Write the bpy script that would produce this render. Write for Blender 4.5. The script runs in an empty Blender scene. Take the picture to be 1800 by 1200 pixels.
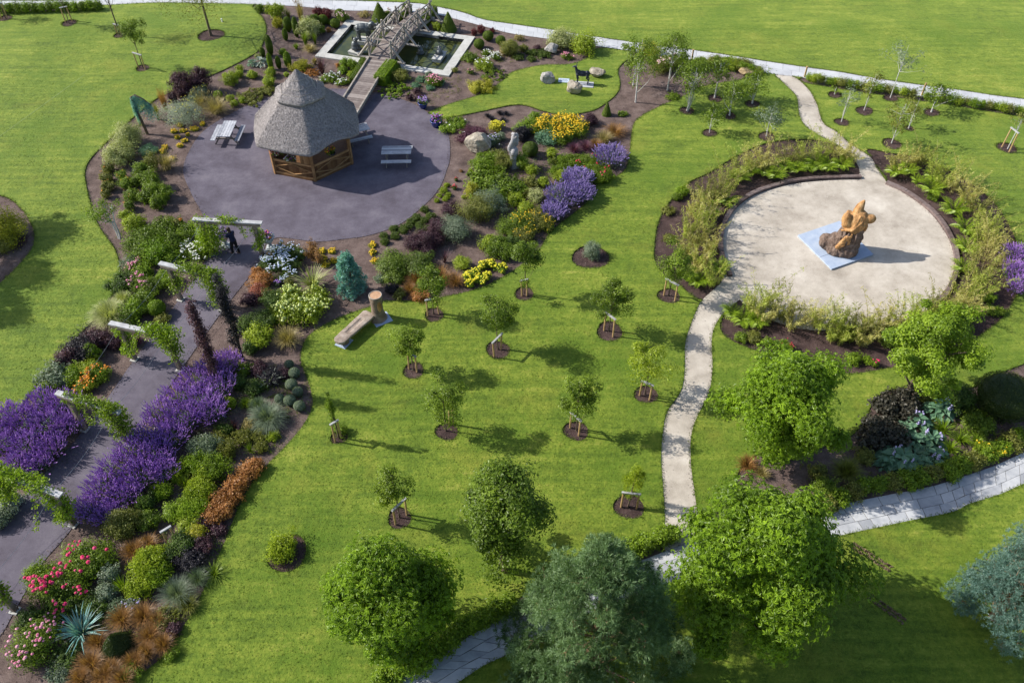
import bpy, math, random
import numpy as np
from mathutils import Vector, Matrix, noise
from mathutils.geometry import delaunay_2d_cdt

SC = bpy.context.scene
COL = SC.collection
PI = math.pi
# ------------------------------------------------------------------ camera model (same as the camera object below)
CH, CF, CT = 29.0, 1500.0, math.radians(46.0)
FWD = np.array([0, math.cos(CT), -math.sin(CT)]); UPV = np.array([0, math.sin(CT), math.cos(CT)]); RGT = np.array([1., 0, 0])

def G(x, y, z=0.0):
    "survey point: where the sight line through photo point (x, y) meets the level z"
    d = FWD*CF + RGT*(x-900) + UPV*(600-y)
    k = (z-CH)/d[2]
    return np.array([d[0]*k, d[1]*k, z])

def PPM(x, y):
    "photo pixels per metre for something standing near (x, y)"
    p = G(x, y); v = p - np.array([0, 0, CH])
    return CF/float(v @ FWD)

def HT(base, x, y):
    "height of a point seen at (x, y) that stands above the ground point base"
    d = FWD*CF + RGT*(x-900) + UPV*(600-y)
    k = (base[:2] @ d[:2])/(d[:2] @ d[:2])
    return CH + k*d[2]

# ------------------------------------------------------------------ mesh builder
class MB:
    def __init__(s):
        s.v = []; s.f = []; s.t = []; s.n = 0
    def add(s, V, F, t=0.5):
        V = np.asarray(V, dtype=np.float64).reshape(-1, 3)
        if isinstance(F, np.ndarray): groups = [F]
        else:
            d = {}
            for q in F: d.setdefault(len(q), []).append(q)
            groups = [np.array(g) for g in d.values()]
            if not np.isscalar(t): t = 0.5
        for g in groups:
            s.f.append(g + s.n)
            s.t.append(np.full(len(g), t) if np.isscalar(t) else np.asarray(t))
        s.v.append(V); s.n += len(V)
        return s
    def box(s, c, hx, hy, hz, rz=0.0, t=0.5, B=None):
        c = np.asarray(c, float)
        if B is None:
            B = np.array([[math.cos(rz), math.sin(rz), 0], [-math.sin(rz), math.cos(rz), 0], [0, 0, 1.]])
        sg = np.array([[-1,-1,-1],[1,-1,-1],[1,1,-1],[-1,1,-1],[-1,-1,1],[1,-1,1],[1,1,1],[-1,1,1]], float)
        V = c + (sg*np.array([hx, hy, hz])) @ B
        s.add(V, np.array([[0,3,2,1],[4,5,6,7],[0,1,5,4],[1,2,6,5],[2,3,7,6],[3,0,4,7]]), t)
        return s
    def beam(s, a, b, w, h, up=(0, 0, 1), t=0.5):
        a = np.asarray(a, float); b = np.asarray(b, float)
        d = b-a; L = np.linalg.norm(d); d = d/L
        u = np.asarray(up, float); sd = np.cross(d, u)
        if np.linalg.norm(sd) < 1e-4: sd = np.cross(d, [1., 0, 0])
        sd /= np.linalg.norm(sd); u2 = np.cross(sd, d)
        return s.box((a+b)/2, L/2, w/2, h/2, B=np.array([d, sd, u2]), t=t)
    def tube(s, P, R, n=7, t=0.5, cap=True):
        P = np.asarray(P, float); m = len(P); R = np.broadcast_to(np.asarray(R, float), (m,))
        T = np.gradient(P, axis=0); T /= np.linalg.norm(T, axis=1)[:, None]+1e-9
        ref = np.array([1., 0.03, 0.02]) if abs(T[0][2]) > .8 else np.array([0.02, 0.03, 1.])
        A = np.cross(T, ref); A /= np.linalg.norm(A, axis=1)[:, None]+1e-9
        Bn = np.cross(T, A)
        an = np.linspace(0, 2*PI, n, endpoint=False)
        V = P[:, None, :] + R[:, None, None]*(np.cos(an)[None, :, None]*A[:, None, :] + np.sin(an)[None, :, None]*Bn[:, None, :])
        V = V.reshape(-1, 3); F = []
        i = np.arange(n); j = (i+1) % n
        for k in range(m-1):
            F.append(np.stack([k*n+i, k*n+j, (k+1)*n+j, (k+1)*n+i], 1))
        s.add(V, np.concatenate(F), t)
        if cap:
            o = s.n
            s.add(V[-n:], [list(range(n))], t); s.add(V[:n], [list(range(n))[::-1]], t)
        return s
    def lathe(s, prof, c=(0, 0, 0), n=16, t=0.5):
        c = np.asarray(c, float); an = np.linspace(0, 2*PI, n, endpoint=False)
        V = np.array([[r*math.cos(a)+c[0], r*math.sin(a)+c[1], z+c[2]] for r, z in prof for a in an])
        i = np.arange(n); j = (i+1) % n
        F = np.concatenate([np.stack([k*n+i, k*n+j, (k+1)*n+j, (k+1)*n+i], 1) for k in range(len(prof)-1)])
        return s.add(V, F, t)
    def ell(s, c, r, B=None, n=10, m=7, t=0.5):
        th = np.linspace(0, 2*PI, n, endpoint=False); ph = np.linspace(0.02, PI-0.02, m)
        V = np.array([[math.sin(p)*math.cos(a), math.sin(p)*math.sin(a), -math.cos(p)] for p in ph for a in th])*np.asarray(r, float)
        if B is not None: V = V @ np.asarray(B, float)
        V = V + np.asarray(c, float)
        i = np.arange(n); j = (i+1) % n
        F = np.concatenate([np.stack([k*n+i, k*n+j, (k+1)*n+j, (k+1)*n+i], 1) for k in range(m-1)])
        o = s.n
        s.add(V, F, t)
        s.add(V[:n], [list(range(n))[::-1]], t); s.add(V[-n:], [list(range(n))], t)
        return s
    def mesh(s, name, smooth=False):
        me = bpy.data.meshes.new(name)
        if not s.v: return me
        V = np.concatenate(s.v).astype(np.float32)
        me.vertices.add(len(V)); me.vertices.foreach_set('co', V.ravel())
        loops = np.concatenate([f.ravel() for f in s.f]).astype(np.int32)
        tot = np.concatenate([np.full(len(f), f.shape[1]) for f in s.f]).astype(np.int32)
        st = np.concatenate([[0], np.cumsum(tot)[:-1]]).astype(np.int32)
        me.loops.add(len(loops)); me.loops.foreach_set('vertex_index', loops)
        me.polygons.add(len(tot)); me.polygons.foreach_set('loop_start', st)
        me.polygons.foreach_set('use_smooth', np.full(len(tot), bool(smooth)))
        at = me.attributes.new('tone', 'FLOAT', 'FACE')
        at.data.foreach_set('value', np.concatenate(s.t).astype(np.float32))
        me.update(calc_edges=True)
        return me
    def obj(s, name, mat, parent=None, loc=(0, 0, 0), smooth=False):
        o = bpy.data.objects.new(name, s.mesh(name, smooth)); COL.objects.link(o)
        o.data.materials.append(mat)
        o.location = loc
        if parent is not None: o.parent = parent
        return o

LABELS = {}
def tag(o, label=None, cat=None, group=None, kind=None):
    if label is not None:
        label = ' '.join(label.split()); o['label'] = label; LABELS.setdefault(label, []).append(o.name)
    if cat: o['category'] = cat
    if group: o['group'] = group
    if kind: o['kind'] = kind
    return o
def thing(name, label, cat, loc=(0, 0, 0), rz=0.0, group=None):
    o = bpy.data.objects.new(name, None); COL.objects.link(o); o.empty_display_size = .2
    o.location = loc; o.rotation_euler = (0, 0, rz)
    return tag(o, label, cat, group)
def children_of(o): return [c for c in COL.objects if c.parent == o]
def dup(root, loc, rz=0.0, sc=1.0, label=None, group=None):
    m = {}
    r = root.copy(); COL.objects.link(r); m[root] = r
    r.location = loc; r.rotation_euler = (0, 0, rz); r.scale = (sc, sc, sc)
    for ch in list(root.children):
        c = ch.copy(); COL.objects.link(c); c.parent = r
        for g in ch.children:
            d = g.copy(); COL.objects.link(d); d.parent = c
    tag(r, label, None, group)
    return r

def fuse(mb, voxel=.02, smooth=4, name='fused'):
    "weld overlapping solids into one continuous skin"
    o = mb.obj(name, MAT['bronze'])
    m = o.modifiers.new('r', 'REMESH'); m.mode = 'VOXEL'; m.voxel_size = voxel; m.use_smooth_shade = True
    if smooth:
        m2 = o.modifiers.new('s', 'SMOOTH'); m2.iterations = smooth; m2.factor = .5
    dg = bpy.context.evaluated_depsgraph_get()
    me = bpy.data.meshes.new_from_object(o.evaluated_get(dg))
    old = o.data
    bpy.data.objects.remove(o); bpy.data.meshes.remove(old)
    me.materials.clear()
    return me
def meshobj(name, me, mat, parent=None, loc=(0, 0, 0)):
    o = bpy.data.objects.new(name, me); COL.objects.link(o); me.materials.append(mat); o.location = loc
    if parent is not None: o.parent = parent
    return o

# ------------------------------------------------------------------ materials
MAT = {}
def nodes(name):
    m = bpy.data.materials.new(name); m.use_nodes = True
    nt = m.node_tree; nt.nodes.clear()
    out = nt.nodes.new('ShaderNodeOutputMaterial')
    def N(t, **k):
        n = nt.nodes.new(t)
        for a, b in k.items():
            if hasattr(n, a): setattr(n, a, b)
            else: n.inputs[a.replace('_', ' ')].default_value = b
        return n
    def L(a, b): nt.links.new(a, b)
    MAT[name] = m
    return m, N, L, out
def ramp(N, L, fac, stops, interp='LINEAR'):
    r = N('ShaderNodeValToRGB'); e = r.color_ramp.elements; r.color_ramp.interpolation = interp
    while len(e) < len(stops): e.new(.5)
    for q, (p, c) in zip(e, stops): q.position = p; q.color = (*c, 1)
    L(fac, r.inputs[0]); return r.outputs[0]
def leafmat(name, stops, tr=.28, rough=.45, spec=.32):
    m, N, L, out = nodes(name)
    a = N('ShaderNodeAttribute', attribute_name='tone')
    oi = N('ShaderNodeObjectInfo')
    mm = N('ShaderNodeMath', operation='MULTIPLY_ADD'); L(oi.outputs['Random'], mm.inputs[0]); mm.inputs[1].default_value = .22; L(a.outputs['Fac'], mm.inputs[2])
    m2 = N('ShaderNodeMath', operation='SUBTRACT'); L(mm.outputs[0], m2.inputs[0]); m2.inputs[1].default_value = .11
    k = len(stops)
    c = ramp(N, L, m2.outputs[0], [(i/(k-1) if k > 1 else 0, s) for i, s in enumerate(stops)])
    p = N('ShaderNodeBsdfPrincipled', Roughness=rough); p.inputs['Specular IOR Level'].default_value = spec
    L(c, p.inputs['Base Color'])
    t = N('ShaderNodeBsdfTranslucent')
    g = N('ShaderNodeMix', data_type='RGBA', blend_type='MULTIPLY'); g.inputs[0].default_value = 1; L(c, g.inputs[6]); g.inputs[7].default_value = (1.5, 1.6, .7, 1)
    L(g.outputs[2], t.inputs[0])
    x = N('ShaderNodeMixShader'); x.inputs[0].default_value = tr
    L(p.outputs[0], x.inputs[1]); L(t.outputs[0], x.inputs[2]); L(x.outputs[0], out.inputs[0])
    return m
def solid(name, stops, scale=6.0, rough=.7, bump=.3, bscale=None, spec=.3, metal=0, detail=6, stretch=None, tone=0.0, bdist=.02):
    m, N, L, out = nodes(name)
    tc = N('ShaderNodeTexCoord'); src = tc.outputs['Object']
    if stretch:
        mp = N('ShaderNodeMapping'); mp.inputs['Scale'].default_value = stretch; L(src, mp.inputs[0]); src = mp.outputs[0]
    n = N('ShaderNodeTexNoise', Scale=scale, Detail=detail, Roughness=.65); L(src, n.inputs['Vector'])
    f = n.outputs[0]
    if tone:
        a = N('ShaderNodeAttribute', attribute_name='tone')
        s1 = N('ShaderNodeMath', operation='SUBTRACT'); L(a.outputs['Fac'], s1.inputs[0]); s1.inputs[1].default_value = .5
        ma = N('ShaderNodeMath', operation='MULTIPLY_ADD'); L(s1.outputs[0], ma.inputs[0]); ma.inputs[1].default_value = tone; L(f, ma.inputs[2]); f = ma.outputs[0]
    k = len(stops)
    c = ramp(N, L, f, [(.28+.44*i/(k-1), s) for i, s in enumerate(stops)])
    p = N('ShaderNodeBsdfPrincipled', Roughness=rough, Metallic=metal); p.inputs['Specular IOR Level'].default_value = spec
    L(c, p.inputs['Base Color'])
    if bump:
        b = N('ShaderNodeBump', Strength=bump, Distance=bdist)
        n2 = N('ShaderNodeTexNoise', Scale=bscale or scale*4, Detail=5, Roughness=.7); L(src, n2.inputs['Vector'])
        L(n2.outputs[0], b.inputs['Height']); L(b.outputs[0], p.inputs['Normal'])
    L(p.outputs[0], out.inputs[0])
    return m

# setting materials
def lawnmat():
    m, N, L, out = nodes('lawn_grass')
    tc = N('ShaderNodeTexCoord'); src = tc.outputs['Object']
    def nz(sc, det=4, ro=.6, st=None, rot=0):
        v = src
        if st:
            mp = N('ShaderNodeMapping'); mp.inputs['Scale'].default_value = st; mp.inputs['Rotation'].default_value = (0, 0, rot); L(src, mp.inputs[0]); v = mp.outputs[0]
        n = N('ShaderNodeTexNoise', Scale=sc, Detail=det, Roughness=ro); L(v, n.inputs['Vector']); return n.outputs[0]
    big = nz(.09, 3); mid = nz(.6, 5, .68); fine = nz(3.2, 5, .75); tuft = nz(11, 4, .8)
    streak = nz(1.0, 5, .7, (.22, 2.4, 1), .5)
    def madd(a, k, b):
        q = N('ShaderNodeMath', operation='MULTIPLY_ADD'); L(a, q.inputs[0]); q.inputs[1].default_value = k
        if isinstance(b, float): q.inputs[2].default_value = b
        else: L(b, q.inputs[2])
        return q.outputs[0]
    k = (1.1, 1.2, 1.4, 1.5, .8)
    f = madd(mid, k[0], .5-.5*sum(k)); f = madd(fine, k[1], f); f = madd(tuft, k[2], f); f = madd(streak, k[3], f); f = madd(big, k[4], f)
    c = ramp(N, L, f, [(0, (.050, .088, .007)), (.28, (.086, .138, .011)), (.52, (.126, .182, .016)), (.76, (.178, .226, .024)), (1, (.27, .28, .052))])
    # dry straw-coloured patches
    dry = nz(.32, 6, .7)
    fr = ramp(N, L, dry, [(.53, (0, 0, 0)), (.72, (.6, .6, .6))])
    mx = N('ShaderNodeMix', data_type='RGBA'); L(fr, mx.inputs[0]); L(c, mx.inputs[6]); mx.inputs[7].default_value = (.200, .205, .026, 1)
    # lush patches
    lus = nz(.21, 5, .65)
    fl = ramp(N, L, lus, [(.48, (0, 0, 0)), (.66, (.7, .7, .7))])
    m2 = N('ShaderNodeMix', data_type='RGBA'); L(fl, m2.inputs[0]); L(mx.outputs[2], m2.inputs[6]); m2.inputs[7].default_value = (.066, .132, .006, 1)
    p = N('ShaderNodeBsdfPrincipled', Roughness=.75); p.inputs['Specular IOR Level'].default_value = .15
    p.inputs['Sheen Weight'].default_value = .25; p.inputs['Sheen Tint'].default_value = (.75, .9, .3, 1)
    L(m2.outputs[2], p.inputs['Base Color'])
    hs = madd(tuft, .6, madd(fine, .9, 0.0)); hs = madd(mid, .5, hs)
    b = N('ShaderNodeBump', Strength=.7, Distance=.08); L(hs, b.inputs['Height']); L(b.outputs[0], p.inputs['Normal'])
    L(p.outputs[0], out.inputs[0])
lawnmat()
def groundmat(name, stops, spk, spkcol, rough=.85, sc=1.3, fsc=30, bump=.7, bd=.03, spthr=.68):
    m, N, L, out = nodes(name)
    tc = N('ShaderNodeTexCoord'); src = tc.outputs['Object']
    a = N('ShaderNodeTexNoise', Scale=sc, Detail=6, Roughness=.7); L(src, a.inputs['Vector'])
    b = N('ShaderNodeTexNoise', Scale=fsc, Detail=4, Roughness=.75); L(src, b.inputs['Vector'])
    q = N('ShaderNodeMath', operation='MULTIPLY_ADD'); L(b.outputs[0], q.inputs[0]); q.inputs[1].default_value = .7
    s1 = N('ShaderNodeMath', operation='SUBTRACT'); L(a.outputs[0], s1.inputs[0]); s1.inputs[1].default_value = .35; L(s1.outputs[0], q.inputs[2])
    k = len(stops)
    c = ramp(N, L, q.outputs[0], [(.25+.5*i/(k-1), s) for i, s in enumerate(stops)])
    v = N('ShaderNodeTexNoise', Scale=fsc*1.7, Detail=2, Roughness=.5); L(src, v.inputs['Vector'])
    fr = ramp(N, L, v.outputs[0], [(spthr, (0, 0, 0)), (spthr+.07, (spk, spk, spk))])
    mx = N('ShaderNodeMix', data_type='RGBA'); L(fr, mx.inputs[0]); L(c, mx.inputs[6]); mx.inputs[7].default_value = (*spkcol, 1)
    p = N('ShaderNodeBsdfPrincipled', Roughness=rough); p.inputs['Specular IOR Level'].default_value = .2
    L(mx.outputs[2], p.inputs['Base Color'])
    bm = N('ShaderNodeBump', Strength=bump, Distance=bd); L(q.outputs[0], bm.inputs['Height']); L(bm.outputs[0], p.inputs['Normal'])
    L(p.outputs[0], out.inputs[0])
groundmat('soil', [(.060, .040, .035), (.135, .095, .084), (.235, .175, .155)], .7, (.33, .26, .23), fsc=22, bump=.9, bd=.06)
groundmat('bark', [(.028, .017, .016), (.068, .042, .039), (.135, .090, .080)], .7, (.30, .22, .20), fsc=20, bump=1, bd=.06)
groundmat('tarmac', [(.060, .050, .064), (.110, .097, .126), (.172, .155, .184)], .5, (.30, .28, .27), sc=.55, fsc=40, bump=.35, bd=.01)
groundmat('gravel', [(.26, .225, .185), (.45, .40, .34), (.62, .57, .50)], .55, (.20, .17, .13), sc=.5, fsc=34, bump=.5, bd=.015)
solid('slab', [(.30, .31, .335), (.40, .41, .435), (.50, .505, .52)], 2.2, .75, .25, 30, tone=.5)
solid('pale_slab', [(.40, .41, .44), (.47, .48, .505), (.53, .54, .56)], 1.4, .75, .2, 30, tone=.25)
solid('joint', [(.10, .09, .075), (.16, .145, .12)], 5, .9)
solid('concrete', [(.38, .375, .35), (.46, .455, .43), (.53, .525, .50)], 3, .8, .3, 30, tone=.2)
solid('bluestone', [(.28, .35, .47), (.35, .42, .54), (.42, .48, .58)], 2.5, .6, .15, 30, tone=.25)
solid('thatch', [(.16, .143, .142), (.270, .246, .246), (.38, .35, .345)], 9, .9, .45, 34, bdist=.04, tone=.38)
solid('wood', [(.17, .085, .032), (.27, .145, .06), (.37, .215, .10)], 3, .6, .25, 12, tone=.5)
solid('wood_dark', [(.10, .045, .018), (.155, .075, .03), (.20, .105, .045)], 3, .6, .25, 12, tone=.5)
solid('wood_grey', [(.155, .13, .11), (.26, .228, .20), (.38, .345, .31)], 4, .8, .35, 16, tone=.5)
solid('wood_deck', [(.155, .125, .115), (.215, .18, .165), (.28, .24, .22)], 4, .8, .35, 16, tone=.6)
solid('wood_pale', [(.27, .27, .28), (.39, .39, .40), (.52, .52, .53)], 4, .7, .25, 16, tone=.4)
solid('wood_table', [(.24, .25, .29), (.36, .37, .41), (.48, .49, .53)], 5, .7, .3, 16, tone=.6)
solid('wood_post', [(.17, .13, .10), (.25, .20, .16), (.33, .275, .22)], 4, .8, .3, 14, tone=.4)
solid('stake_wood', [(.30, .19, .085), (.42, .28, .13), (.52, .36, .19)], 4, .7, .2, 14, tone=.4)
solid('sleeper', [(.085, .06, .055), (.145, .105, .098), (.21, .165, .155)], 5, .85, .5, 14, tone=.4)
solid('carved_wood', [(.17, .075, .028), (.43, .225, .085), (.60, .38, .18)], 4.5, .55, 1.0, 14, spec=.3, stretch=(1, 1, .28), bdist=.05)
solid('bark_trunk', [(.065, .045, .035), (.16, .11, .085), (.28, .215, .18)], 5, .85, .9, 14, bdist=.06)
solid('log_bark', [(.11, .075, .052), (.21, .155, .115), (.33, .26, .20)], 4, .85, .7, 12, bdist=.04)
solid('log_grey', [(.17, .125, .10), (.31, .25, .205), (.43, .36, .31)], 3, .85, .6, 10, bdist=.04, stretch=(1, 1, 1))
solid('cut_wood', [(.34, .19, .11), (.45, .27, .16), (.55, .36, .235)], 4, .7, .2)
solid('twig', [(.075, .055, .04), (.12, .09, .065), (.17, .13, .10)], 8, .85, .4)
solid('birch', [(.30, .29, .27), (.52, .51, .49), (.62, .61, .59)], 6, .7, .3, stretch=(1, 1, .35))
solid('pine_twig', [(.19, .11, .065), (.27, .165, .10), (.34, .22, .15)], 8, .85, .4)
solid('bronze', [(.055, .062, .068), (.10, .112, .118), (.17, .185, .19)], 6, .45, .3, 18, spec=.5, metal=.35)
solid('deer_metal', [(.008, .011, .022), (.016, .021, .038), (.03, .038, .06)], 5, .5, .15, spec=.4)
solid('rock', [(.20, .165, .12), (.36, .315, .25), (.52, .475, .40)], 2.6, .85, .9, 9, bdist=.08)
solid('rock_grey', [(.19, .18, .175), (.33, .315, .30), (.47, .455, .43)], 3.2, .85, .9, 9, bdist=.08)
solid('rock_brown', [(.20, .14, .075), (.34, .25, .14), (.44, .35, .22)], 2.6, .85, .9, 9, bdist=.08)
solid('urn_stone', [(.30, .325, .34), (.40, .43, .445), (.50, .53, .54)], 6, .7, .3)
solid('blue_glaze', [(.008, .018, .11), (.012, .028, .17), (.02, .045, .24)], 4, .18, .05, spec=.6)
solid('plaque', [(.42, .50, .60), (.52, .60, .70)], 5, .4, .05)
solid('plaque_text', [(.05, .06, .09), (.07, .08, .11)], 5, .5, 0)
solid('white_tag', [(.62, .62, .62), (.75, .75, .75)], 5, .5, .05)
solid('iron_dark', [(.03, .03, .035), (.05, .05, .055)], 5, .5, .1)
solid('wire_metal', [(.30, .30, .31), (.40, .40, .41)], 5, .4, 0, metal=.6)
solid('skin', [(.36, .21, .155), (.43, .26, .20)], 9, .5, .05)
solid('navy_cloth', [(.012, .016, .045), (.022, .028, .07)], 8, .85, .3)
solid('black_cloth', [(.010, .010, .013), (.018, .018, .022)], 8, .85, .3)
solid('hair_brown', [(.03, .018, .010), (.06, .036, .02)], 20, .6, .4)
solid('shoe', [(.10, .05, .03), (.16, .085, .05)], 9, .5, .1)
solid('pond_floor', [(.020, .023, .008), (.045, .048, .016), (.085, .075, .020)], .9, .9, .3)
def watermat():
    m, N, L, out = nodes('water')
    tc = N('ShaderNodeTexCoord')
    n = N('ShaderNodeTexNoise', Scale=.9, Detail=5, Roughness=.6); L(tc.outputs['Object'], n.inputs['Vector'])
    c = ramp(N, L, n.outputs[0], [(.3, (.030, .042, .018)), (.5, (.055, .068, .026)), (.64, (.085, .088, .022)), (.78, (.16, .135, .02))])
    p = N('ShaderNodeBsdfPrincipled', Roughness=.06); p.inputs['IOR'].default_value = 1.33; L(c, p.inputs['Base Color'])
    r = N('ShaderNodeTexNoise', Scale=5, Detail=3); L(tc.outputs['Object'], r.inputs['Vector'])
    b = N('ShaderNodeBump', Strength=.12, Distance=.02); L(r.outputs[0], b.inputs['Height']); L(b.outputs[0], p.inputs['Normal'])
    L(p.outputs[0], out.inputs[0])
watermat()

# foliage colours
LM = {
 'green': [(.055, .088, .007), (.105, .158, .010), (.185, .260, .022)],
 'deep': [(.026, .050, .009), (.054, .092, .013), (.100, .150, .024)],
 'lime': [(.120, .165, .008), (.215, .275, .014), (.330, .395, .038)],
 'bright': [(.080, .135, .007), (.150, .230, .011), (.250, .345, .026)],
 'tree': [(.055, .098, .005), (.110, .180, .008), (.200, .300, .018)],
 'tree_deep': [(.044, .076, .006), (.086, .136, .009), (.155, .220, .020)],
 'sap': [(.058, .098, .007), (.122, .184, .011), (.245, .335, .030)],
 'sap_light': [(.060, .098, .006), (.120, .180, .010), (.220, .300, .025)],
 'olive': [(.080, .090, .013), (.145, .155, .026), (.225, .232, .052)],
 'grey_green': [(.085, .115, .075), (.140, .180, .120), (.220, .260, .180)],
 'silver': [(.20, .24, .20), (.32, .37, .31), (.46, .50, .43)],
 'blue': [(.045, .115, .110), (.090, .190, .185), (.165, .290, .280)],
 'blue_pine': [(.036, .072, .024), (.090, .148, .058), (.195, .280, .140)],
 'spruce': [(.065, .135, .115), (.115, .205, .175), (.180, .280, .245)],
 'purple': [(.028, .012, .020), (.055, .024, .036), (.100, .048, .062)],
 'black': [(.010, .010, .014), (.020, .018, .026), (.042, .036, .048)],
 'darkgreen_purple': [(.022, .022, .016), (.048, .045, .032), (.095, .085, .062)],
 'red': [(.065, .010, .014), (.120, .020, .024), (.190, .040, .045)],
 'heather': [(.075, .022, .045), (.125, .042, .075), (.180, .075, .115)],
 'cream': [(.20, .23, .075), (.34, .37, .145), (.52, .52, .27)],
 'yellow_leaf': [(.210, .215, .012), (.340, .330, .018), (.470, .440, .040)],
 'orange_leaf': [(.220, .090, .022), (.370, .165, .045), (.520, .270, .100)],
 'coral': [(.240, .075, .045), (.380, .135, .085), (.500, .220, .150)],
 'straw': [(.210, .170, .060), (.330, .270, .110), (.470, .390, .190)],
 'rust': [(.130, .065, .020), (.220, .115, .038), (.320, .185, .075)],
 'bamboo': [(.200, .190, .040), (.350, .320, .085), (.540, .480, .190)],
 'bamboo_green': [(.130, .170, .018), (.240, .285, .035), (.380, .410, .085)],
 'fern': [(.115, .190, .010), (.215, .305, .018), (.330, .420, .040)],
 'hosta': [(.070, .145, .085), (.120, .225, .135), (.185, .305, .195)],
 'box': [(.050, .082, .006), (.092, .138, .010), (.145, .198, .018)],
 'boxlime': [(.075, .130, .008), (.125, .195, .012), (.190, .265, .024)],
 'yew': [(.014, .028, .006), (.030, .050, .010), (.060, .078, .016)],
 'heath': [(.035, .062, .007), (.066, .100, .012), (.110, .150, .018)],
 'lav_leaf': [(.070, .110, .055), (.115, .165, .085), (.170, .225, .130)],
}
GAIN = {'green': 1.25, 'deep': 1.35, 'lime': 1.15, 'bright': 1.12, 'tree': 1.42, 'tree_deep': 1.32, 'bamboo': 1.2, 'bamboo_green': 1.2, 'olive': 1.2, 'grey_green': 1.2, 'box': 1.3, 'fern': 1.1, 'heath': 1.3, 'blue': 2.0, 'blue_pine': 1.25, 'hosta': 1.15, 'purple': 1.3, 'rust': 1.25, 'yew': 1.2}
for k, v in LM.items(): leafmat('leaf_'+k, [tuple(min(.6, x*GAIN.get(k, 1)) for x in q) for q in v], tr=.32 if k in ('tree', 'tree_deep', 'bright', 'green', 'lime', 'fern', 'bamboo') else .28)
FM = {
 'violet': [(.210, .090, .400), (.370, .185, .600), (.540, .350, .760)],
 'catmint': [(.150, .110, .320), (.260, .190, .470), (.420, .340, .640)],
 'yellow': [(.560, .330, .004), (.720, .470, .010), (.820, .620, .040)],
 'lemon': [(.560, .480, .010), (.700, .620, .020), (.800, .740, .080)],
 'orange': [(.560, .160, .010), (.680, .240, .015), (.760, .340, .03)],
 'white': [(.62, .62, .60), (.74, .74, .72), (.82, .82, .80)],
 'bluewhite': [(.42, .50, .78), (.62, .68, .84), (.80, .82, .86)],
 'pink': [(.52, .12, .24), (.64, .24, .36), (.72, .38, .48)],
 'rosepink': [(.52, .012, .085), (.66, .030, .15), (.72, .10, .24)],
 'softpink': [(.56, .32, .38), (.66, .44, .46), (.72, .56, .56)],
 'red': [(.38, .015, .03), (.50, .03, .06), (.58, .10, .12)],
 'magenta': [(.22, .02, .20), (.34, .05, .32), (.46, .12, .44)],
 'limehead': [(.38, .44, .11), (.52, .58, .20), (.64, .68, .34)],
 'lilac': [(.34, .30, .58), (.46, .42, .70), (.58, .55, .78)],
}
for k, v in FM.items(): leafmat('flower_'+k, v, tr=.2, rough=.6)
# ------------------------------------------------------------------ foliage generators (all numpy)
SEED = [11]
def RNG():
    SEED[0] += 1
    return np.random.default_rng(SEED[0])
def unit(a): return a/(np.linalg.norm(a, axis=-1, keepdims=True)+1e-9)
def rdir(rng, n, up=0.0):
    d = rng.normal(size=(n, 3)); d[:, 2] += up
    return unit(d)
def leafquads(mb, rng, P, N, L, asp, tone, T=None):
    n = len(P)
    if T is None: T = np.cross(N, rng.normal(size=(n, 3)))
    T = unit(T); B = unit(np.cross(N, T)); N = unit(np.cross(T, B))
    L = np.broadcast_to(L, (n,))[:, None]; w = L*asp*.5
    V = np.stack([P-T*L*.5, P+B*w+N*L*.08+T*L*.05, P+T*L*.5-N*L*.10, P-B*w+N*L*.08+T*L*.05], 1).reshape(-1, 3)
    i = np.arange(n)*4
    mb.add(V, np.stack([i, i+1, i+2, i+3], 1), tone)
def palmleaves(mb, rng, P, N, L, tone):
    "maple-like leaves: three narrow lobes fanning from one stalk"
    n = len(P); T = unit(np.cross(N, rng.normal(size=(n, 3)))); B = unit(np.cross(N, T)); N = unit(np.cross(T, B))
    for a in (-.95, 0, .95):
        D = unit(T*math.cos(a)+B*math.sin(a)-N*.18); l = L*(1.0 if a == 0 else .82)
        leafquads(mb, rng, P+D*(l*.42)[:, None], N+rng.normal(0, .12, (n, 3)), l, .36, tone, T=D)
def cloud(mb, rng, c, R, K, rc, n, L, asp=.5, up=.5, floor=.02, inner=.45, tb=0.0, flat=1.0):
    "leaf clumps spread through an ellipsoid: K clumps of radius rc, n leaves; returns outer points for flowers"
    R = np.asarray(R, float); c = np.asarray(c, float)
    d = rdir(rng, K, .25)
    q = inner + (1-inner)*rng.random(K)**.6
    sd = rng.random(3)*50
    wob_ = np.array([1+.75*noise.noise(Vector(x*1.9)+Vector(sd)) for x in d])
    q = q*wob_*np.where(rng.random(K) < .2, 1.28, 1.0)
    C = c + d*q[:, None]*np.maximum(R-rc*.6, .02)
    ct = rng.normal(0, .2, K); cr = .6+.75*rng.random(K)
    k = rng.integers(0, K, n)
    dd = rdir(rng, n, .15)
    rr = rc*(.25+.85*rng.random(n)**.7)*cr[k]
    P = C[k] + dd*rr[:, None]*np.array([1, 1, flat])
    N = dd*.55 + unit((P-c)/R)*.5 + rng.normal(0, .38, (n, 3)); N[:, 2] += up
    ok = P[:, 2] > floor
    P, N, k = P[ok], unit(N[ok]), k[ok]
    t = np.clip(.5+ct[k]+rng.normal(0, .16, len(P))+tb, 0, 1)
    leafquads(mb, rng, P, N, L*(.7+.6*rng.random(len(P))), asp, t)
    return P, N
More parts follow.
